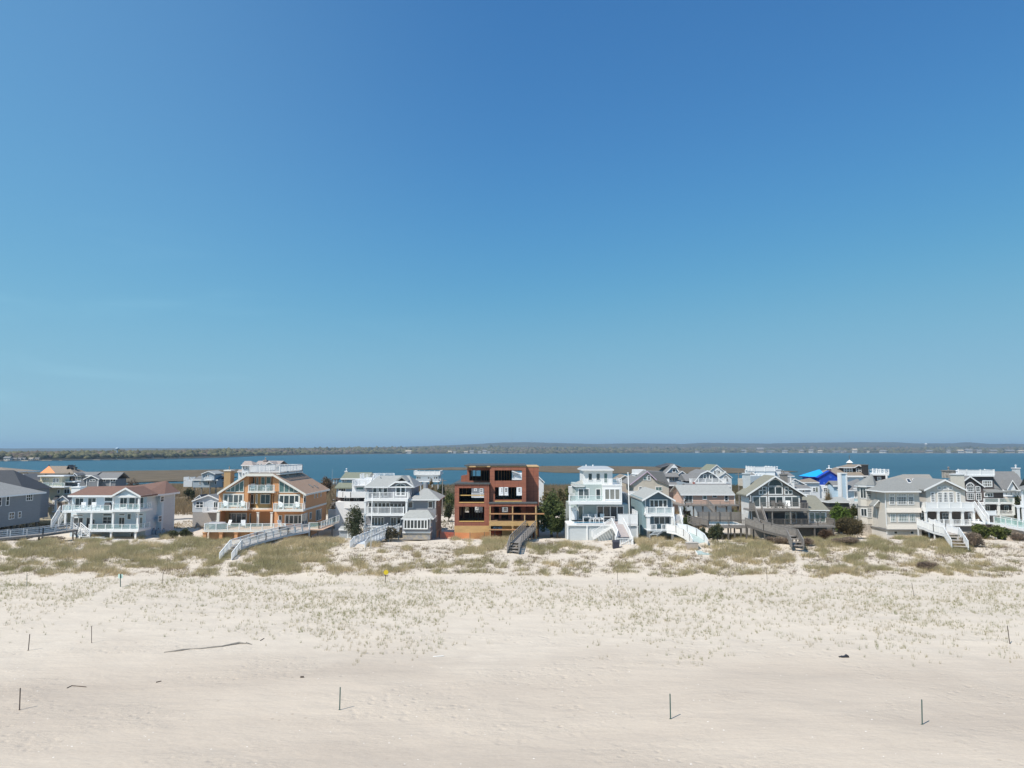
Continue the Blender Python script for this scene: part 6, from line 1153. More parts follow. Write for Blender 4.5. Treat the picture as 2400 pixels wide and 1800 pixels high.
h.gables(870, 1500, 458, 432, Y - 3, 3, RMID, None, over=.1); MB().prismX([(Y+1, h.Z(400,Y+1)), (Y+5, h.Z(300,Y+5)), (Y+8, h.Z(400,Y+1)), ], h.X(870,380,Y+1), h.X(1040,300,Y+3)).build('roof', RMID, h.root)
h.wall(970, 1000, 415, 445, mat('brick_red', (.35,.14,.11)), Y-2, .8, name='planter')
# white gable house beyond
h = HB('pale blue white house with arched windows and an olive roof near the bay', 'G', 172, 1380); Y = 172
h.wall(1345, 1510, 350, None, WSID, Y, 7, yx=400); h.gablef(1320, 1425, 1520, 345, 275, Y, 8, RG, WSID, over=.2, th=.15, ye1=350); h.gablef(1190, 1305, 1440, 265, 172, Y + 3, 9, ROLV, WSID, over=.2, th=.15, ye1=290); h.wall(1205, 1435, 262, None, WSID, Y + 3, 6, yx=320)
h.win(1398, 325, 1458, 352, 2, Y=Y, arch=True); h.win(1430, 360, 1462, 405, 1, 2, Y=Y); h.win(1288, 240, 1325, 262, 2, Y=Y+3, arch=True); h.win(1293, 262, 1320, 298, 2, 2, Y=Y+3)
for x in (1270, 1328): h.win(x, 256, x + 14, 300, 1, 1, Y=Y+3, b=.03, fm=GWOOD2, gm=GWOOD2, name='shutter')
# behind house 8
h = HB('grey house with a white boxed roof deck and clustered chimneys behind the cedar gable', 'H', 140, 620); Y = 140
h.wall(420, 960, 330, None, GSID, Y, 4, yx=400); h.wall(468, 750, 262, 335, WHITE, Y + 1, 6); h.frail(465, 750, 203, 268, Y + .9, 's', sp=1.8, pw=.16, caps=True, sides=5, m=WHITE); h.chim(760, 828, 238, 330, Y + 2, WHITE, 1.2, WHITE2)
h.hip(820, 1020, 330, 860, 930, 270, Y, 8, RMID, over=.4); h.chim(850, 922, 300, 420, Y - 12, GWOOD, 1.2, GWOOD); h.win(480, 298, 500, 322, 1, 2, Y=Y+1); h.win(530, 298, 550, 322, 1, 2, Y=Y+1)
h.gables(400, 480, 320, 280, Y + 1, 3, RMID, None); h.wall(300, 400, 370, 470, TAN, Y + 1, 3, yx=420); h.frail(300, 400, 330, 370, Y + .8, 'b', sp=1.3)
h = HB('grey house with a small fan window and a covered deck right behind the cedar gable', 'H', 130, 1100); Y = 130
h.wall(930, 1245, 505, None, GSID, Y, 8, yx=560); h.gablef(925, 1025, 1190, 440, 362, Y + 2, 6, RMID, GSID, over=.2, th=.15, ye1=448); h.gables(975, 1262, 505, 445, Y - .3, 5, RMID, None, over=.3)
h.win(1012, 405, 1075, 430, 3, Y=Y+2, arch=True, b=.08); h.win(1120, 520, 1165, 570, 1, 1, Y=Y, b=.1); h.post(998, 400, 560, Y - .6, .4); h.post(968, 330, 560, Y - .5, .2); h.slab(1060, 1240, 590, 602, Y - 2, Y, WHITE); h.frail(1100, 1240, 555, 590, Y - 1.9, 'b')
h = HB('white house with a hip roof below the blue wrapped gable', 'H', 140, 1330); Y = 140
h.wall(1165, 1370, 412, None, WSID, Y, 4, yx=500); h.hip(1140, 1365, 415, 1210, 1240, 360, Y, 4, RTAN, over=.3); h.win(1270, 488, 1312, 548, 1, 2, Y=Y, b=.1); h.wall(1320, 1340, 488, 548, ROLV, Y - .05, .06, name='shutter'); h.wall(1370, 1560, 460, None, WHITE, Y + .5, 2, yx=550); h.win(1418, 490, 1475, 550, 2, 2, Y=Y+.5)
# blue wrapped house
BW = mat('blue_house_wrap', (.010, .065, .46), .5, .15, 1.2); n_ = BW.node_tree; wv = n_.nodes.new('ShaderNodeTexVoronoi'); wv.inputs['Scale'].default_value = 1.1
tcw = n_.nodes.new('ShaderNodeTexCoord'); mpw = n_.nodes.new('ShaderNodeMapping'); mpw.inputs['Rotation'].default_value = (0, -.6, 0); mpw.inputs['Scale'].default_value = (.8, .1, 4); n_.links.new(tcw.outputs['Object'], mpw.inputs[0]); n_.links.new(mpw.outputs[0], wv.inputs[0])
lt = n_.nodes.new('ShaderNodeMath'); lt.operation = 'LESS_THAN'; lt.inputs[1].default_value = .16; n_.links.new(wv.outputs[0], lt.inputs[0]); mxw = n_.nodes.new('ShaderNodeMix'); mxw.data_type = 'RGBA'; bb = n_.nodes['Principled BSDF']; src = bb.inputs['Base Color'].links[0].from_socket
n_.links.new(lt.outputs[0], mxw.inputs[0]); n_.links.new(src, mxw.inputs[6]); mxw.inputs[7].default_value = (.25, .40, .80, 1); n_.links.new(mxw.outputs[2], bb.inputs['Base Color'])
CY = mat('cyan_roof_underlay', (.015, .38, .80), .5, .04)
h = HB('house under renovation wrapped in deep blue sheeting with a bright cyan roof', 'H', 148, 1430); Y = 148
h.wall(1365, 1655, 350, None, BW, Y, 1.4, yx=420); h.gablef(1345, 1508, 1665, 350, 255, Y, 1.2, BW, BW, over=.15, trim=mat('navy_edge', (.03,.03,.2)), th=.14); h.hip(1225, 1470, 340, 1350, 1375, 240, Y + 1.4, 5, CY, over=.3, trim=mat('navy_edge', (0,0,0))); h.wall(1240, 1440, 342, None, BW, Y + 1.6, 4, yx=400)
c = h.chim(1495, 1530, 222, 262, Y + 6, mat('brick_brown', (.22,.16,.13)), .9, WHITE, pot=True)
# chocolate house
h = HB('dark chocolate shingled house with white dormer windows, a white cupola and roof terrace', 'I', 160, 850); Y = 160
h.hip(545, 1040, 325, 740, 1000, 168, Y, 11, RTAN, over=.5); h.wall(560, 1030, 322, None, LBLUE, Y, 10, yx=400)
for x0, x1, nx in ((690, 822, 3), (860, 950, 2)):
    h.wall(x0, x1, 208, 300, DKB, Y + 1.4, 2); h.win(x0 + 5, 214, x1 - 5, 285, nx, 2, Y=Y+1.4, b=.18, mun=.12)
h.hip(675, 838, 208, 740, 775, 178, Y + 1.2, 2.2, RTAN, over=.3); h.gablef(842, 905, 965, 208, 172, Y + 1.3, 2, RTAN, DKB, over=.3, th=.16)
h.wall(832, 862, 215, 300, DKB, Y + 2.5, 3); h.chim(975, 1035, 170, 320, Y - .3, mat('black_brick', (.03,.03,.03)), 1.2, GWOOD2, pot=False)
X, _, Z = h.P(778, 170, Y + 6); cu = MB().box(X-.4,X+.4,Y+5.6,Y+6.4,Z-.6,Z+.4).build('cupola', TAN, h.root); b = MB(); b.add([(X-.6,Y+5.4,Z+.4),(X+.6,Y+5.4,Z+.4),(X+.6,Y+6.6,Z+.4),(X-.6,Y+6.6,Z+.4),(X,Y+6,Z+1.1)], [(0,1,4),(1,2,4),(2,3,4),(3,0,4),(3,2,1,0)]); b.build('cupola_roof', WHITE, cu); MB().tube((X,Y+6,Z+1.3),(X,Y+6,Z+2.3),.1,.03,8).build('finial', GWOOD2, cu)
h.wall(1040, 1310, 325, None, DKB, Y + 1, 8, yx=400); h.slab(1038, 1325, 298, 322, Y + .4, Y + 9, WHITE, 'roof_terrace'); h.frail(1042, 1320, 242, 298, Y + .6, 'x', sp=1.9, pw=.2, sides=(0, 7), caps=True); h.win(1160, 340, 1215, 390, 2, 2, Y=Y+1, b=.15); h.win(965, 335, 1030, 385, 3, 2, Y=Y, b=.12); h.win(745, 355, 768, 385, 1, 2, Y=Y); h.post(1290, 270, 420, Y - .4, .3)
h.slab(735, 965, 330, 345, Y - .6, Y, WHITE, 'cornice')
# light blue house
h = HB('light blue clapboard house with a tall chimney and glass balcony left of the turret', 'I', 126, 800); Y = 126
h.wall(555, 740, 455, None, LBLUE, Y + 2, 2.4, yx=550); h.gables(545, 760, 458, 395, Y + 2, 2.6, RMID, None, over=.3); h.wall(700, 945, 525, None, LBLUE, Y - .5, 4, yx=650); h.hip(710, 1000, 525, 870, 900, 372, Y - .5, 5, RMID, over=.5)
c = MB(); c.box(h.X(680,450,Y-1.2), h.X(742,450,Y-1.2), Y-1.2, Y, h.g, h.Z(298,Y-1.2)); c.build('chimney', LBLUE, h.root); b = MB()
for x in (660, 738): b.box(h.X(x,450,Y-1.25)-.12, h.X(x,450,Y-1.25)+.12, Y-1.28, Y-1.2, h.g, h.Z(298,Y-1.2))
b.build('corner_board', WHITE, h.root); MB().box(h.X(652,295,Y-1.3), h.X(745,295,Y-1.3), Y-1.35, Y+.1, h.Z(298,Y-1.2), h.Z(288,Y-1.2)).build('chimney_cap', WHITE, h.root); h.wall(652, 682, 298, None, WHITE, Y - 1.15, 1.1, yx=450, name='chimney')
h.win(838, 545, 882, 640, 2, 1, Y=Y-.5, b=.14); h.win(898, 550, 940, 640, 1, 1, Y=Y-.5, b=.14); h.slab(790, 960, 692, 715, Y - 2.2, Y, WHITE, 'balcony'); h.frail(838, 955, 640, 692, Y - 2.1, 'g', sp=1.5, glass=MILKG); h.wall(785, 840, 640, 692, WHITE, Y - 2.2, 1.5, name='parapet')
for x in (798, 860, 930): h.post(x, 715, None, Y - 2, .3)
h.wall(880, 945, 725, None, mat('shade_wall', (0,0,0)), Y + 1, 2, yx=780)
h = HB('low grey shingled garage roof half hidden by shrubs left of the turret', 'I', 120, 640, 'garage'); Y = 120; h.root['category'] = 'garage'
h.wall(500, 770, 690, None, GWOOD2, Y, 5, yx=720); h.hip(480, 790, 690, 600, 680, 618, Y, 6, RG, over=.3)
# white gable house far right
h = HB('pale grey house with a steep front gable and tall roof at the right edge', 'J', 140, 1620); Y = 140
h.wall(1500, 1800, 520, None, WSID, Y, 5, yx=580); h.gables(1480, 1850, 520, 265, Y, 6, RMID, None, over=.5); h.gablef(1545, 1618, 1705, 512, 385, Y - 1.2, 5, RMID, WSID, over=.3, th=.18); h.chim(1660, 1722, 215, 420, Y + 2.6, PGS, 1.1, WHITE2)
for x in (1515, 1585, 1650, 1690): h.win(x, 550, x + 26, 595, 1, 2, Y=Y, b=.08)
h.slab(1500, 1620, 600, 612, Y - 3, Y, WHITE, 'balcony'); h.wall(1500, 1800, 620, None, mat('sand_wall', (0,0,0)), Y - .3, .3, yx=700)
X, Yq, Z = h.P(1438, 400, 146); t = thing('utility_pole', 'utility pole with a white transformer behind the dark shingled house', 'utility pole', (X, Yq, .6)); MB().tube((X,Yq,.3),(X,Yq,h.Z(285,146)),.16,.1,8).build('pole', GWOOD, t); MB().tube((X-.05,Yq-.4,h.Z(405,146)),(X-.05,Yq-.4,h.Z(355,146)),.3,.3,10).build('transformer', WHITE2, t); MB().box(X-.9,X+.9,Yq-.08,Yq+.04,h.Z(300,146),h.Z(296,146)).build('crossarm', GWOOD, t)
for cr, xx, y0, Yq, lb in (('G', 1605, 285, 165, 'thin utility pole behind the salmon bungalow'), ('E', 45, 365, 150, 'dark pole rising from the scrub left of the half-built house')):
    ox, k = CROPS[cr]; X, _, Z = W(ox + xx / k, 1060 + y0 / k, Yq); t = thing('utility_pole', lb, 'utility pole', (X, Yq, .6)); MB().tube((X,Yq,.3),(X,Yq,Z),.15,.1,8).build('pole', GWOOD, t); MB().box(X-.8,X+.8,Yq-.05,Yq+.05,Z-.5,Z-.38).build('crossarm', GWOOD, t)
# road behind the front row
ROAD = mat('asphalt', (.11, .108, .105), .9, .12, 2); ys_ = 137
MB().box(-160, 160, 141.2, 147.4, .85, .93).build('road', ROAD)['kind'] = 'structure'
xs_ = np.linspace(-160, 160, 161); 
# ======================= VEGETATION =======================
def proj(X, Y, Z):
    zc = Y * CT + (Z - CAMZ) * ST; return 1200 + F * X / zc, 900 - F * (-Y * ST + (Z - CAMZ) * CT) / zc
def blades(name, X, Y, Hh, n, spread, wid, cols, kind='stuff', lean=.35, Z=None, parent=None):
    N = len(X); Z = HG(X, Y) if Z is None else Z
    M = N * n; bx = np.repeat(X, n); by = np.repeat(Y, n); bz = np.repeat(Z, n); hh = np.repeat(Hh, n) * rng.uniform(.55, 1.1, M); sp = np.repeat(spread, n) if np.ndim(spread) else spread
    a = rng.uniform(0, 2 * np.pi, M); r = sp * np.sqrt(rng.random(M)) * .5; bx = bx + r * np.cos(a); by = by + r * np.sin(a)
    tx = bx + hh * lean * (rng.normal(.35, .8, M)) + (np.cos(a) * r * 1.2); ty = by + hh * lean * rng.normal(.1, .8, M) + np.sin(a) * r * 1.2; tz = bz + hh
    t = rng.uniform(0, np.pi, M); wx = np.cos(t) * wid / 2; wy = np.sin(t) * wid / 2 * .6
    V = np.stack([np.stack([bx - wx, by - wy, bz - .05], 1), np.stack([bx + wx, by + wy, bz - .05], 1), np.stack([tx, ty, tz], 1)], 1)
    c = np.repeat(cols, n, axis=0) * rng.uniform(.75, 1.25, (M, 1))
    o = npmesh(name, V.reshape(-1, 3), np.arange(3 * M).reshape(-1, 3), GRASSM, parent); settone(o, c, 3)
    if kind: o['kind'] = kind
    return o
def lerpc(a, c, t): return np.asarray(a) * (1 - t[:, None]) + np.asarray(c) * t[:, None]
# --- sparse planted tufts on the upper beach
N = 150000; Y = rng.uniform(49, 90, N) ** 1.0; X = rng.uniform(-.78, .78, N) * (Y + 3); px, py = proj(X, Y, HG(X, Y))
fx = np.array([-100, 0, 120, 200, 300, 450, 620, 700, 800, 900, 1000, 1120, 1250, 1350, 1430, 1550, 1650, 1800, 1950, 2150, 2300, 2500])
fy = np.array([1500, 1505, 1500, 1508, 1512, 1520, 1530, 1560, 1585, 1582, 1560, 1530, 1500, 1530, 1560, 1580, 1575, 1550, 1550, 1572, 1572, 1575])
fr_ = np.interp(px, fx, fy) + 26 * (fbm(px / 60, px * 0 + 8, 3) - .5) * 2
den = np.clip((fr_ - py) / 150, 0, 1) ** 1.55
den = den * np.clip((py - 1352 - 22 * (fbm(px / 70, px * 0 + 4, 3) - .5)) / 18, 0, 1)
den *= np.clip((fbm(X / 2.2, Y / 1.8 + 30, 4) - .27) * 3.4, .10, 1) * np.clip((fbm(X / 11 + 4, Y / 6 + 3, 3) - .25) * 4, .45, 1) * 1.5
pathx = np.interp(py, [1340, 1370, 1400, 1450, 1500, 1560], [330, 285, 235, 175, 120, 60]); den *= np.clip(np.abs(px - pathx) / (10 + (py - 1340) * .14) - .6, 0.03, 1)
den *= 1 - .8 * np.exp(-((py - 1366) / 14) ** 2) * (np.abs(px - 1500) < 200)
k = rng.random(N) < den * .165; X, Y, py_ = X[k], Y[k], py[k]; N = len(X)
t = np.clip(fbm(X / 6 + 50, Y / 4, 3) * 1.6 - .3, 0, 1); cols = lerpc((.37, .35, .18), (.44, .37, .23), t); cols[rng.random(N) < .18] = (.23, .25, .10)
big = rng.random(N) ** 3
blades('beach_grass', X, Y, .20 + .28 * big + .04, 8, .10 + .26 * big, .021, cols, lean=.22)
n1 = N
# --- dune grass
N = 190000; Y = rng.uniform(82, 118, N); X = rng.uniform(-.80, .80, N) * Y; px, py = proj(X, Y, HG(X, Y))
boxes = [(-60, 545, 1268, 1318, 1.0), (560, 800, 1262, 1335, 1.0), (500, 600, 1320, 1346, .8), (860, 985, 1282, 1300, .9), (795, 1050, 1296, 1350, .34), (1085, 1200, 1262, 1304, 1.0), (1215, 1425, 1274, 1294, .75), (1030, 1300, 1300, 1350, .20),
         (1470, 1635, 1256, 1294, 1.0), (1440, 1560, 1294, 1325, .6), (1560, 1700, 1300, 1350, .55), (1640, 1868, 1268, 1318, 1.0), (1872, 2290, 1262, 1306, 1.0), (1700, 2400, 1306, 1350, .40), (2280, 2460, 1275, 1345, .5), (-60, 540, 1312, 1352, .42), (1655, 1760, 1250, 1270, .9), (380, 480, 1258, 1275, .8), (2090, 2180, 1250, 1275, .8)]
den = np.full(N, .0)
wob = (fbm(px / 28, py / 9 + 70, 4) - .5)
for x0, x1, y0, y1, d in boxes:
    m = np.clip((px - x0) / 40 + wob * 4 + .2, 0, 1) * np.clip((x1 - px) / 40 + wob * 4 + .2, 0, 1) * np.clip((py - y0) / 9 + wob * 6 + .2, 0, 1) * np.clip((y1 - py) / 16 + wob * 6 + .2, 0, 1); den = np.maximum(den, m * d)
edge = 1349 + 20 * (fbm(px / 55, px * 0 + 2, 3) - .5)
base = .55 * np.clip((py - 1290) / 40, .25, 1) * (py > 1280) * (py < edge) * np.clip((fbm(X / 1.3, Y / 1.0 + 12, 4) - .40) * 6, 0, 1.3)
patch = np.clip((fbm(X / 2.6 + 9, Y / 2.0, 4) - .36) * 5, 0, 1)
den = np.where(den > .7, den * (.5 + .5 * patch), den * .7 * np.clip((fbm(X / 1.9 + 9, Y / 1.5, 4) - .42) * 5, 0, 1)) + base
for (xa, ya, xb, yb, w_) in ((520, 1352, 533, 1312, 9), (1188, 1350, 1204, 1292, 8), (1392, 1350, 1432, 1285, 16), (1870, 1330, 1872, 1285, 7), (1880, 1345, 1870, 1320, 10), (1652, 1310, 1660, 1300, 12), (2295, 1300, 2400, 1335, 7)):
    tt = np.clip((py - yb) / (ya - yb + 1e-6), 0, 1); cxp = xb + (xa - xb) * tt; den = np.where((py > min(ya, yb)) & (py < max(ya, yb) + 4), den * np.clip(np.abs(px - cxp) / w_ - .5, .02, 1), den)
den *= (py < edge + 2)
def clearrect(d, x0, x1, y0, y1): return np.where((px > x0) & (px < x1) & (py > y0) & (py < y1), 0, d)
k = rng.random(N) < den; X, Y, dn = X[k], Y[k], den[k]; pxk, pyk = px[k], py[k]; N = len(X)
t = np.clip(fbm(X / 5 + 20, Y / 3, 4) * 2.2 - .6 + .15 * rng.normal(size=N), 0, 1); lush = (dn > .5)
cols = lerpc((.40, .37, .205), (.62, .52, .33), t); low = lerpc((.17, .125, .09), (.32, .245, .165), t); cols = np.where((lush | (rng.random(N) < .25))[:, None], cols, low)
cols[rng.random(N) < .10] = (.22, .175, .13)
hh = np.where(lush, rng.uniform(.40, .78, N), rng.uniform(.16, .42, N))
blades('dune_grass', X, Y, hh, 8, np.where(lush, .5, .34), .034, cols, lean=.42)
# small dead sprigs and wrack
N = 9000; Y = rng.uniform(84, 104, N); X = rng.uniform(-.78, .78, N) * Y; _, py = proj(X, Y, HG(X, Y)); k = (py < 1350) & (fbm(X / 3, Y / 2, 3) > .42); X, Y = X[k], Y[k]; N = len(X)
blades('dead_sprigs', X, Y, rng.uniform(.08, .22, N), 4, .4, .05, np.tile([[.15, .115, .09]], (N, 1)), lean=1.2)
# --- reeds and scrub between the road and the bay
N = 60000; Y = rng.uniform(124, 318, N); X = rng.uniform(-.8, .8, N) * Y; k = ~((Y > 138) & (Y < 151)); X, Y = X[k], Y[k]; N = len(X)
k = rng.random(N) < np.clip((fbm(X / 14, Y / 14, 3) - .25) * 3, .15, 1); X, Y = X[k], Y[k]; N = len(X)
t = np.clip(fbm(X / 20 + 3, Y / 20, 3) * 2.4 - .7, 0, 1); cols = lerpc((.30, .225, .135), (.13, .12, .07), t); px, _ = proj(X, Y, HG(X, Y)); reed = (px > 380) & (px < 800); cols[reed] = lerpc((.33, .25, .15), (.25, .185, .11), t[reed])
blades('reeds_and_scrub', X, Y, np.where(Y < 152, rng.uniform(.2, .6, N), rng.uniform(.8, 2.0, N)), 7, 1.6, .13, cols, lean=.3)

def leaves(name, cen, rad, n, size, pal, parent, squash=1.0, noise=.35, up=.0, hollow=.35):
    """leaf-sized quads through the crown's volume; cen/rad lists of lobes"""
    L = len(cen); cen = np.array(cen, float); rad = np.array(rad, float); vol = rad.prod(1); pick = rng.choice(L, n, p=vol / vol.sum())
    d = rng.normal(size=(n, 3)); d /= np.linalg.norm(d, axis=1, keepdims=True); r = rng.uniform(hollow, 1, n) ** .6
    nz = .75 + noise * (fbm(d[:, 0] * 2.3 + pick * 3.1, d[:, 2] * 2.3 + d[:, 1] * 1.7, 3) - .2)
    p = cen[pick] + d * rad[pick] * (r * nz)[:, None]
    keep = fbm(p[:, 0] * 1.1 + 7, p[:, 2] * 1.3 + p[:, 1] * .6, 3) > .37; p = p[keep]; pick = pick[keep]; n = len(p)
    a = rng.normal(size=(n, 3)); a[:, 2] += up; a /= np.linalg.norm(a, axis=1, keepdims=True); b = np.cross(a, rng.normal(size=(n, 3))); b /= np.linalg.norm(b, axis=1, keepdims=True)
    s = size * rng.uniform(.6, 1.4, (n, 1)); V = np.stack([p - a * s, p + b * s * .45, p + a * s, p - b * s * .45], 1)
    pal = np.array(pal); tn = fbm(p[:, 0] * 1.4, p[:, 2] * 1.6 + 11, 3) * len(pal) * 1.3 - .15 * len(pal) + rng.normal(0, .3, n); cols = pal[np.clip(tn, 0, len(pal) - 1).astype(int)] * rng.uniform(.75, 1.25, (n, 1))
    o = npmesh(name, V.reshape(-1, 3), np.arange(4 * n).reshape(-1, 4), LEAF, parent, 4); settone(o, cols, 4); return o
BARK = mat('bark', (.12, .10, .08), .9, .3, 6, .5, 20)
def branches(parent, base, tips, r0, name='trunk', fork=.35):
    b = MB(); base = Vector(base); top = sum((Vector(t) for t in tips), Vector()) / len(tips); f = base.lerp(top, fork); b.tube(base - Vector((0, 0, .3)), f, r0, r0 * .7, 8)
    for t in tips:
        t = Vector(t); m = f.lerp(t, .5) + Vector((random.uniform(-.15, .15), random.uniform(-.15, .15), .1)); b.tube(f, m, r0 * .6, r0 * .35, 6); b.tube(m, t, r0 * .35, r0 * .1, 5)
        for _ in range(2): e = m + Vector((random.uniform(-.5, .5), random.uniform(-.4, .4), random.uniform(.2, .6))) * (t - m).length * .8; b.tube(m, e, r0 * .2, r0 * .06, 4)
    return b.build(name, BARK, parent)
GRN = [(.07, .095, .04), (.115, .145, .055), (.17, .185, .075)]; DGN = [(.05, .065, .038), (.08, .095, .052), (.12, .12, .065)]; OLV = [(.14, .135, .065), (.19, .17, .085), (.24, .20, .12)]; BRN = [(.19, .145, .115), (.26, .205, .16), (.33, .265, .195)]; YGR = [(.09, .135, .03), (.125, .19, .04), (.075, .11, .03)]; ORG = [(.28, .19, .10), (.22, .16, .09), (.16, .15, .07)]
def plant(name, label, cat, x0, x1, y0, y1, Y, pal, n=2500, size=.13, lobes=6, conif=False, bare=False, group=None, dp=None, ragged=.65):
    """shrub or tree filling the picture columns x0..x1 and rows y0 (top)..y1 (foot) at distance Y"""
    xc = (x0 + x1) / 2; A = W(x0, (y0 + y1) / 2, Y)[0]; B = W(x1, (y0 + y1) / 2, Y)[0]; zt = W(xc, y0, Y)[2]; cx = (A + B) / 2; zb = hg(cx, Y); w_ = (B - A) / 2; H_ = max(.5, zt - zb); dp = dp or w_ * .8
    if y1 < 1215 and Y > 118: zb = max(zb, W(xc, y1, Y)[2] - 3) if False else zb
    t = thing(name, label, cat, (cx, Y, zb), group); C_ = []; R_ = []; tree = H_ > 1.6 * w_ or cat == 'tree'
    lo = .25 if tree else .0
    for i in range(lobes):
        if conif: u = i / (lobes - 1) if lobes > 1 else 0; zz = zb + H_ * (.18 + .74 * u); rr_ = w_ * (1.0 - .78 * u); C_.append((cx + random.uniform(-.25, .25) * rr_, Y + random.uniform(-.2, .2) * dp, zz)); R_.append((rr_, rr_ * .9, H_ * .17))
        else:
            a = random.uniform(-1, 1); b_ = random.uniform(-.6, .6); zz = zb + H_ * random.uniform(lo + .22, .70) * (1 - .22 * abs(a)); s_ = random.uniform(.38, .6); C_.append((cx + a * w_ * .62, Y + b_ * dp, zz)); R_.append((w_ * s_, dp * s_, H_ * random.uniform(.26, .36)))
    if not conif: C_.append((cx, Y, zb + H_ * (.6 if tree else .5))); R_.append((w_ * .62, dp * .6, H_ * .42))
    twig = pal is BRN or bare or 'brown' in name
    leaves('crown' if tree else 'foliage', C_, R_, int(n * (.42 if twig else .8)), size * (.8 if twig else 1), pal, t, hollow=.2 if bare else .3, noise=ragged)
    if twig:
        M = int(n * .55); L_ = rng.integers(0, len(C_), M); dd = rng.normal(size=(M, 3)); dd[:, 2] = np.abs(dd[:, 2]) * 1.2; dd /= np.linalg.norm(dd, axis=1, keepdims=True); tip = np.array(C_)[L_] + dd * np.array(R_)[L_] * rng.uniform(.7, 1.25, (M, 1)); rt = np.array([cx, Y, zb]) * .45 + tip * .55 + rng.normal(0, .12, (M, 3)); tip[:, 2] = np.maximum(tip[:, 2], rt[:, 2] + .05)
        a_ = rng.uniform(0, np.pi, M); wv_ = np.stack([np.cos(a_), np.sin(a_), np.zeros(M)], 1) * .022; V = np.stack([rt - wv_, rt + wv_, tip], 1); o = npmesh('twigs', V.reshape(-1, 3), np.arange(3 * M).reshape(-1, 3), GRASSM, t); settone(o, np.array(pal)[rng.integers(0, len(pal), M)] * rng.uniform(.9, 1.5, (M, 1)), 3)
    branches(t, (cx, Y, zb), [c for c in C_[::2]] + [C_[-1]], max(.06, H_ * .03), 'trunk' if tree else 'stem', .35 if tree else .15)
    return t
P_ = plant
P_('brown_shrub', 'wide brown leafless shrub under the boardwalk at the left edge', 'shrub', -8, 78, 1254, 1276, 104, BRN, 3500, .12)
P_('brown_shrub', 'low brown leafless shrub between the boardwalk and the pale blue house', 'shrub', 80, 168, 1257, 1274, 106, BRN, 3000, .12)
P_('evergreen_shrub', 'dark evergreen shrub at the right foot of the pale blue house', 'shrub', 392, 420, 1240, 1263, 112, DGN, 1800, .13)
P_('evergreen_shrub', 'dark evergreen shrub left of the driveway gap by the pale blue house', 'shrub', 418, 450, 1236, 1262, 114, DGN, 2000, .13)
P_('wind_bent_juniper', 'dark wind-bent juniper standing over the small grey shed', 'tree', 806, 856, 1180, 1250, 111.2, DGN, 4500, .13, 11, ragged=1.0)
P_('evergreen_shrub', 'grey green shrub below the wind-bent juniper in front of the grey shed', 'shrub', 820, 848, 1226, 1254, 109, [(.06,.075,.045),(.09,.10,.06)], 1800, .12)
P_('bare_shrub', 'fan shaped grey brown shrub beside the pale grey walkway', 'shrub', 893, 938, 1232, 1262, 107, [(.13,.115,.08),(.17,.15,.10),(.10,.09,.065)], 3500, .13)
P_('pine_tree', 'tall green pine right of the half-built red house', 'tree', 1260, 1326, 1149, 1254, 114.5, GRN, 15000, .16, 11, ragged=.6)
P_('pine_tree', 'olive green pine lower in front of the tall one, left of the white tower house', 'tree', 1280, 1330, 1195, 1256, 112.5, [(.05,.07,.025),(.08,.10,.035)], 6000, .16, 6)
for i, (a, b_, c_, Yq, pal, lb) in enumerate(((1003, 1030, 1150, 150, OLV, 'olive tree just right of the grey shingled house'), (1022, 1048, 1128, 156, DGN, 'tallest dark pine in the scrub left of the half-built house'), (1036, 1064, 1146, 148, GRN, 'green tree touching the left side of the half-built house'), (1040, 1064, 1178, 136, DGN, 'dark round tree low beside the half-built house'), (1000, 1020, 1122, 175, ORG, 'rusty brown tree far behind the grey shingled house'))):
    P_('scrub_tree', lb, 'tree', a, b_, c_, 1240, Yq, pal, 3500, .2, 6)
for i, (a, b_, c_, Yq, pal, lb) in enumerate(((1262, 1300, 1146, 150, OLV, 'olive scrub tree behind the tall green pine'), (1296, 1330, 1142, 152, OLV, 'grey green scrub tree left of the white tower house roof'), (1318, 1340, 1140, 158, GRN, 'small dark green tree at the left edge of the white tower house'))):
    P_('scrub_tree', lb, 'tree', a, b_, c_, 1220, Yq, pal, 3500, .2, 6)
P_('evergreen_tree', 'dark tree top beside the flagpole of the white tower house', 'tree', 1474, 1488, 1114, 1140, 165, DGN, 2200, .22, 5)
P_('olive_tree', 'yellow green tree between the white tower house and the narrow blue grey house', 'tree', 1478, 1503, 1176, 1232, 124, [(.10,.11,.04),(.14,.14,.05),(.08,.09,.035)], 3800, .16, 6)
P_('dark_conifer', 'dark reddish conifer between the narrow blue grey house and the salmon bungalow', 'tree', 1592, 1625, 1172, 1222, 119, [(.03,.04,.025),(.06,.045,.035),(.045,.055,.03)], 6000, .15, 7, conif=True)
P_('green_shrub', 'green shrub at the foot of the dark reddish conifer', 'shrub', 1594, 1626, 1208, 1236, 118, GRN, 3000, .14)
P_('evergreen_shrub', 'dark green spreading shrub below the left half of the timber pool deck', 'shrub', 1634, 1672, 1232, 1253, 107.5, DGN, 3500, .14)
P_('evergreen_shrub', 'dark green shrub rising in front of the timber pool deck rail', 'shrub', 1660, 1706, 1226, 1254, 106.5, DGN, 4500, .14)
P_('evergreen_shrub', 'olive dark shrub under the salmon bungalow', 'shrub', 1712, 1740, 1190, 1212, 124, GRN, 1800, .14)
P_('green_hedge', 'bright green shrub mass right of the grey cedar house', 'shrub', 1934, 1994, 1179, 1224, 118, YGR, 6000, .15)
P_('green_hedge', 'darker green shrub between the bright one and the turret', 'shrub', 1982, 2024, 1181, 1228, 119, [(.06,.08,.03),(.10,.10,.04),(.04,.05,.025)], 5000, .15)
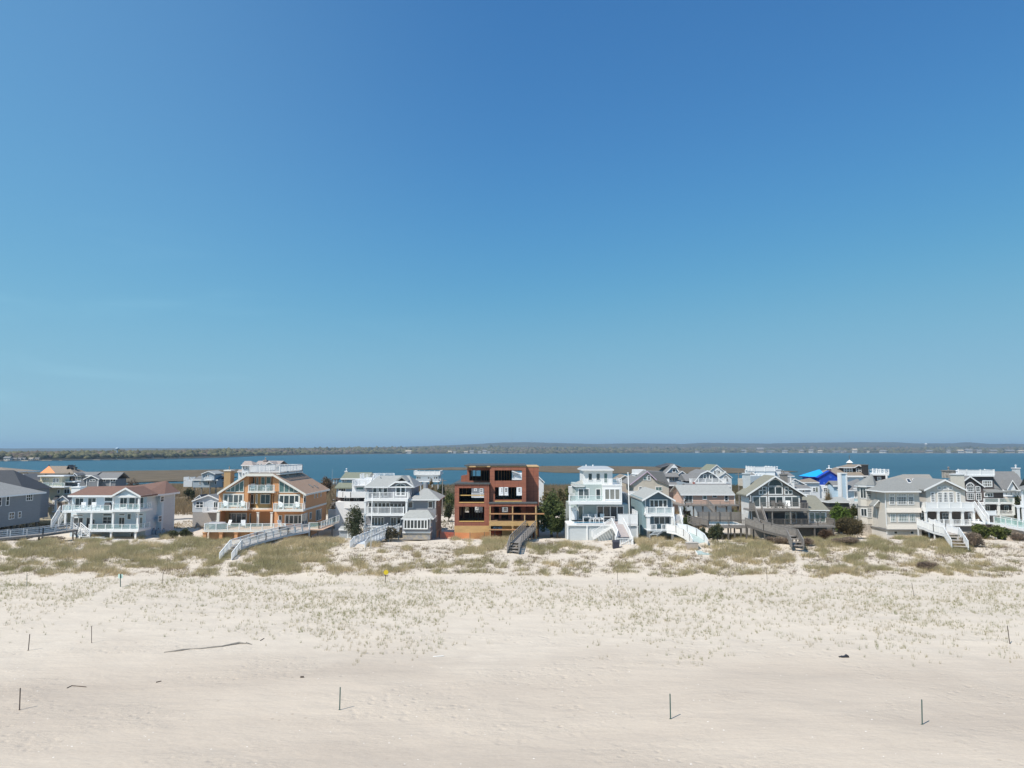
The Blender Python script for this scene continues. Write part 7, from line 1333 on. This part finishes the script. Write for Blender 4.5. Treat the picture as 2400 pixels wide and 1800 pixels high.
P_('brown_shrub', 'big rounded brown shrub in front of the stone base of the turret', 'shrub', 1950, 2024, 1204, 1258, 112.5, [(.12,.10,.055),(.15,.12,.065),(.10,.085,.05)], 12000, .15, 8)
P_('brown_shrub', 'reddish brown shrub under the right end of the timber deck', 'shrub', 1908, 1962, 1237, 1263, 109, [(.11,.075,.05),(.14,.09,.06)], 5000, .13)
P_('brown_shrub', 'dark brown leafless thicket at the foot of the timber walkway stairs', 'shrub', 1798, 1858, 1256, 1280, 100, BRN, 5000, .12)
P_('brown_shrub', 'dark brown leafless thicket right of the timber walkway stairs', 'shrub', 1868, 1918, 1258, 1280, 100, BRN, 4500, .12)
P_('brown_shrub', 'long low dark brown thicket on the dune left of the beige turret house', 'shrub', 1954, 2030, 1256, 1280, 99.5, BRN, 6500, .12)
P_('brown_shrub', 'brown leafless thicket hugging the white stepped walkway', 'shrub', 2248, 2308, 1242, 1288, 99, BRN, 7500, .13)
P_('brown_shrub', 'low brown scrub below the long white ramp', 'shrub', 2358, 2412, 1246, 1262, 106, BRN, 3500, .12)
P_('brown_shrub', 'small dark thicket alone on the dune face below the beige gabled house', 'shrub', 2146, 2198, 1312, 1334, 88.5, BRN, 3000, .10)
P_('juniper_hedge', 'yellow green spreading juniper left half below the white side stairs', 'shrub', 2266, 2320, 1226, 1259, 105.5, [(.08,.11,.03),(.14,.16,.05),(.055,.075,.03)], 8000, .14, 8)
P_('juniper_hedge', 'yellow green spreading juniper right half beside the long white ramp', 'shrub', 2310, 2364, 1228, 1259, 105, [(.08,.11,.03),(.14,.16,.05),(.055,.075,.03)], 8000, .14, 8)
P_('dark_conifer', 'ragged dark conifer beside the balcony of the dark shingled house', 'tree', 2368, 2397, 1152, 1188, 126, DGN, 4000, .16, 6, ragged=.8)
P_('bare_shrub', 'brown shrub against the arched window of the dark shingled house', 'shrub', 2272, 2298, 1168, 1195, 117.5, BRN, 2200, .12)
P_('budding_tree', 'pale orange budding tree in front of the white house by the blue sheeting', 'tree', 1924, 1958, 1140, 1200, 122, ORG, 1500, .14, 7, bare=True)
P_('budding_tree', 'thin orange budding tree left of the turret', 'tree', 1978, 2004, 1178, 1215, 121, ORG, 1100, .14, 6, bare=True)
P_('evergreen_tree', 'dark tree right of the brown and orange roof at the far left', 'tree', 144, 174, 1108, 1140, 180, [(.07,.065,.035),(.05,.05,.03)], 3500, .22, 6)
P_('evergreen_tree', 'dark bushy tree left of the cream house gable', 'tree', 20, 40, 1114, 1140, 140, [(.05,.05,.03),(.08,.06,.04)], 2500, .18, 6)
P_('flowering_shrub', 'grey white budding shrub right of the orange house', 'shrub', 770, 792, 1166, 1200, 138, [(.35,.32,.30),(.16,.14,.11)], 2200, .15)
P_('bare_shrub', 'brown leafless tree behind the brown roof of the pale blue house', 'tree', 288, 342, 1122, 1145, 205, [(.16,.12,.09),(.20,.15,.11)], 4000, .2, 8)
P_('bare_shrub', 'rusty scrub at the bay edge right of the orange house roof', 'tree', 742, 782, 1116, 1150, 215, [(.18,.12,.08),(.12,.10,.06)], 4000, .22, 8)
P_('bare_shrub', 'dark hedge below the small pale grey cottage', 'shrub', 428, 458, 1142, 1152, 192, DGN, 1600, .2)

# ======================= POSTS, SIGNS, BEACH THINGS =======================
GM = mat('green_steel', (.018, .08, .07), .5); BM = mat('rusty_steel', (.075, .055, .045), .8)
posts = [(46, 1665, 47.5, 1612.5, 'b', 'brown stake at the left edge of the bare beach'), (796, 1664.5, 797.5, 1610.5, 'g', 'dark stake left of centre on the bare beach'), (1571.5, 1686, 1570.3, 1626, 'g', 'dark green stake right of centre on the bare beach'), (2161, 1698.5, 2160.4, 1639.5, 'g', 'dark green stake nearest the lower right corner'),
 (66, 1525, 69.8, 1486, 'b', 'leaning brown stake at the left edge of the grass tufts'), (215, 1507.5, 214.5, 1467.5, 'b', 'thin brown stake beside the trodden path'), (63, 1374, 63.3, 1347, 'g', 'short dark stake at the foot of the dune, far left'), (380, 1367.5, 382.6, 1341, 'b', 'leaning dark stake right of the white sign'),
 (1447.5, 1370.5, 1447.3, 1338, 'b', 'thin straight stake at the dune foot below the white tower house'), (1798, 1365, 1797, 1334, 'b', 'thin stake at the dune foot below the timber pool deck'), (2143, 1397, 2137, 1366, 'b', 'thinnest leaning stake below the beige shingled house'), (2367.5, 1509.5, 2361, 1467, 'b', 'leaning brown stake near the right edge')]
def post(px, py, tx, ty, m, name='stake', w=.032):
    X, Yq, Z = G(px, py); T = W(tx, ty, Yq); return X, Yq, Z, T
for px, py, tx, ty, c_, lb in posts:
    X, Yq, Z, T = post(px, py, tx, ty, c_); t = thing('stake', lb, 'stake', (X, Yq, Z), 'stakes standing on the beach'); m = GM if c_ == 'g' else BM; w_ = .055 if py > 1600 else .05
    if lb.startswith('thin'): w_ = .035
    MB().beam((X, Yq, Z - .3), T, w_, w_ * .6).build('post', m, t); MB().beam((X, Yq + w_ * .3 + .012, Z - .3), (T[0], Yq + w_ * .3 + .012, T[2] - .01), .02, .022).build('flange', m, t)
    MB().box(X - w_ * 1.1, X + w_ * 1.1, Yq - .012, Yq + .012, Z - .12, Z + .03).build('anchor_plate', m, t)
X, Yq, Z, T = post(282.6, 1375.5, 282, 1345, 'g'); t = thing('beach_sign', 'small pale two-panel sign on a dark post at the foot of the dune', 'sign', (X, Yq, Z)); MB().beam((X, Yq, Z-.3), T, .07, .06).build('post', GM, t)
for k_ in (-1, 1): MB().box(T[0]+k_*.14-.11, T[0]+k_*.14+.11, Yq+.05, Yq+.07, T[2]-.48, T[2]-.03).build('sign_panel', mat('mint_sign', (.55,.72,.66), .5), t)
X, Yq, Z, T = post(902.5, 1367, 904.5, 1337, 'b'); t = thing('warning_sign', 'round bright yellow sign on a leaning dark post at the foot of the dune', 'sign', (X, Yq, Z)); MB().beam((X, Yq, Z-.3), T, .07, .06).build('post', BM, t)
c = (T[0]+.02, T[2]-.2); MB().prismY([(c[0]+.27*math.cos(a*math.pi/8), c[1]+.27*math.sin(a*math.pi/8)) for a in range(16)], Yq-.06, Yq-.04).build('sign_panel', mat('yellow_sign', (.62,.47,.02), .5), t)
# driftwood pole
Pd = [(384, 1530, .05), (412, 1526.5, .09), (425, 1525, .12), (446, 1522, .06), (470, 1521, .07), (500, 1518, .10), (520, 1516.5, .09), (545, 1512, .13), (560, 1509.5, .15), (577, 1509, .07)]
pts = [(G(a, c), r * .65) for a, c, r in Pd]; t = thing('driftwood_pole', 'long grey driftwood pole lying at the edge of the grass tufts', 'driftwood', pts[4][0]); b = MB()
for (p, r), (q, s_) in zip(pts[:-1], pts[1:]): b.tube((p[0],p[1],p[2]+r*.5), (q[0],q[1],q[2]+s_*.5), r, s_, 8)
DW = wood('driftwood_grey', (.26,.235,.205)); b.build('log', DW, t); p = pts[-1][0]; MB().tube((p[0],p[1],p[2]+.1),(p[0]+.5,p[1]-.2,p[2]+.02),.05,.02,6).build('broken_end', DW, t)
for L, lb, r in (([(157,1614),(168,1609),(185,1609),(202,1611)], 'thin curved dark branch on the bare sand, lower left', .03), ([(366,1600),(378,1597)], 'short dark stick on the bare sand left of centre', .035), ([(610,1502),(619,1497)], 'short dark stick among the tufts above the driftwood pole', .03)):
    pts = [G(a, c) for a, c in L]; b = MB()
    for p, q in zip(pts[:-1], pts[1:]): b.tube((p[0],p[1],p[2]+.02),(q[0],q[1],q[2]+.02),r,r*.8,6)
    tag(b.build('driftwood_stick', BM), lb, 'stick', 'sticks washed up on the beach')
X, Yq, Z = G(1980, 1541); t = thing('black_debris', 'small crumpled black thing lying on the sand among the right-hand tufts', 'debris', (X, Yq, Z)); b = MB(); b.prismY([(X-.28,Z),(X+.28,Z),(X+.24,Z+.14),(X+.14,Z+.2),(X+.02,Z+.1),(X-.1,Z+.08),(X-.2,Z+.1)], Yq-.1, Yq+.12); b.build('crumpled_body', BLK, t); MB().tube((X-.42,Yq,Z+.03),(X-.28,Yq,Z+.05),.06,.05,6).build('loose_end', BLK, t)
X, Yq, Z = G(708, 1589); tag(MB().tube((X-.1,Yq,Z+.03),(X+.1,Yq,Z+.05),.07,.06,8).build('tin_can', BM), 'tiny dark can on the bare sand left of centre', 'can')
X, Yq, Z = G(1031, 1540); b = MB().tube((X-.5,Yq,Z+.02),(X+.25,Yq+.05,Z+.05),.03,.03,6); tag(b.build('white_stick', WHITE), 'white stick lying among the sparse tufts left of centre', 'stick')
N = 160; sh = []
C = np.zeros((N, 3)); pxs = rng.uniform(0, 2400, N); pys = 1560 + 240 * rng.random(N) ** 1.1
for i in range(N): C[i] = G(pxs[i], pys[i]) if i % 1 == 0 else 0
V = C[:, None, :] + np.array([[-1,-.7,0],[1,-.6,0],[.8,.8,0],[-.9,.7,0],[0,0,.5]])[None] * (rng.uniform(.02, .055, (N, 1, 1))); Fq = np.array([[0,1,4],[1,2,4],[2,3,4],[3,0,4]])[None] + 5 * np.arange(N)[:, None, None]
o = npmesh('shell_fragments', V.reshape(-1, 3), Fq.reshape(-1, 3), mat('shell_white', (.72,.68,.62), .5)); o['kind'] = 'stuff'

# ======================= FAR SHORE THINGS =======================
FW = mat('far_white', (.52,.52,.50), .6); FR = mat('far_roof', (.20,.20,.20), .8); FB = mat('far_tan', (.42,.36,.28), .7)
def farhouse(px, wpx, hpx, m, lb, grp, off=18, rows=1):
    d = float(shore_d(px)) * 1.01 + off; s_ = d / F; w_ = wpx * s_; hh = hpx * s_; X = (px - 1200) / F * d; t = thing('far_house', lb, 'house', (X, d, .6), grp); z0 = .4; zw = z0 + hh * .62
    MB().box(X-w_/2, X+w_/2, d, d+w_*.7, z0, zw).build('wall', m, t); e = w_*.08
    MB().prismX([(d-e, zw), (d+w_*.35, z0+hh), (d+w_*.7+e, zw)], X-w_/2-e, X+w_/2+e).build('roof', FR if m is not FW or random.random() < .6 else FB, t)
    b = MB(); n = max(2, int(w_ / 4))
    for i in range(n): x = X - w_/2 + w_*(i+.5)/n; b.box(x-.6, x+.6, d-.12, d-.02, z0+hh*.2, z0+hh*.42)
    b.build('window_row', GLASS, t)
for px in (22, 40, 50, 60, 78, 92): farhouse(px, 9 if px != 22 else 14, 6 + (px == 22) * 3, FW if px in (22, 50, 78) else FB, 'pale house on the far shore at the left edge, in a loose row', 'pale houses on the near left far shore', 6)
for px, w_, hp, m in ((355,12,5,FB),(392,7,4,FB),(420,8,4,FB),(958,12,8,FW),(1055,8,6,FW),(1066,6,5,FW),(1092,8,5,FW),(1106,9,7,FW),(1124,7,5,FW),(1136,9,8,FW),(1146,6,5,FW),(1632,7,5,FW),(1636,4,4,FB),(1694,5,5,FW),(1742,10,7,FW),(1780,14,12,FB),(1805,16,5,FW),(1838,10,6,FW),(1876,9,7,FB),(1899,9,9,FW),(1920,9,6,FW),(1962,20,5,FW),(1975,12,5,FB),(2001,9,10,FW),(2032,5,5,FW),(2068,13,7,FW),(2176,13,7,FB),(2220,7,8,FW),(2248,12,8,FW),(2268,14,10,FW),(2291,10,8,FW),(2325,14,8,FB),(2364,18,8,FB),(2390,12,7,FW)):
    farhouse(px, w_, hp, m, 'small pale house at the water line of the distant wooded shore', 'distant waterfront houses', random.uniform(4, 14))
d = 1150; X = (279 - 1200) / F * d; z = CAMZ + (HZ - 1053.5) / F * d; t = thing('water_tower', 'pale blue water tower rising above the distant trees at the left', 'water tower', (X, d, 1)); LB = mat('tower_blue', (.40,.52,.62), .5); b = MB(); b.tube((X,d,z-.2),(X,d,z+1.2),1.6,2.9,16); b.tube((X,d,z+1.2),(X,d,z+2.6),2.9,2.5,16); b.tube((X,d,z+2.6),(X,d,z+3.3),2.5,.4,16); b.build('tank', LB, t); MB().tube((X,d,.5),(X,d,z-.1),.9,.8,10).build('stem', LB, t)
for px, y0 in ((1200, 1012), (1246, 1026)):
    d = 6200; X = (px - 1200) / F * d; z0 = 30; zt_ = CAMZ + (HZ - y0) / F * d; t = thing('radio_mast', ('tall' if px == 1200 else 'short') + ' thin radio mast on the distant hill behind the half-built house', 'mast', (X, d, z0)); MB().tube((X,d,z0),(X,d,zt_),1.0,.5,6).build('lattice', FR, t); MB().tube((X,d,zt_*.72),(X,d,zt_*.72+3),1.6,1.6,6).build('platform', FR, t)
d = 5400; X = (2167 - 1200) / F * d; z = CAMZ + (HZ - 1041.5) / F * d; t = thing('radar_dome', 'tiny white dome on the distant hills at the right', 'dome', (X, d, z - 8)); b = MB(); b.tube((X,d,z),(X,d,z+5),11,9,14); b.tube((X,d,z+5),(X,d,z+9),9,3,14); b.build('dome_shell', FW, t); MB().box(X-6,X+6,d-4,d+4,z-12,z).build('base', FB, t)
X, Yq, Z = W(778, 1146, 330); Z = -.5; t = thing('sailboat', 'small moored boat with a bare white mast by the bay edge', 'boat', (X, Yq, Z)); MB().prismZ([(X-2.4,Yq),(X-1.2,Yq-.8),(X+2.2,Yq-.7),(X+2.4,Yq),(X+2.2,Yq+.7),(X-1.2,Yq+.8)], Z-.2, Z+.7).build('hull', FW, t); MB().tube((X,Yq,Z+.6),(X,Yq,Z+6.5),.09,.06,6).build('mast', FW, t); MB().beam((X,Yq,Z+1.4),(X+2,Yq,Z+1.3),.1,.12).build('boom', FW, t)
# ======================= AIR =======================
hz = bpy.data.materials.new('haze_air'); hz.use_nodes = True; n = hz.node_tree
for nd in list(n.nodes):
    if nd.type == 'BSDF_PRINCIPLED': n.nodes.remove(nd)
pv = n.nodes.new('ShaderNodeVolumePrincipled'); pv.inputs['Color'].default_value = (.52, .74, .95, 1); pv.inputs['Density'].default_value = HAZE_D; pv.inputs['Anisotropy'].default_value = .1
n.links.new(pv.outputs[0], n.nodes['Material Output'].inputs['Volume'])
o = MB().box(-24000, 24000, -80, 15500, -4, 130).build('haze', hz); o['kind'] = 'stuff'
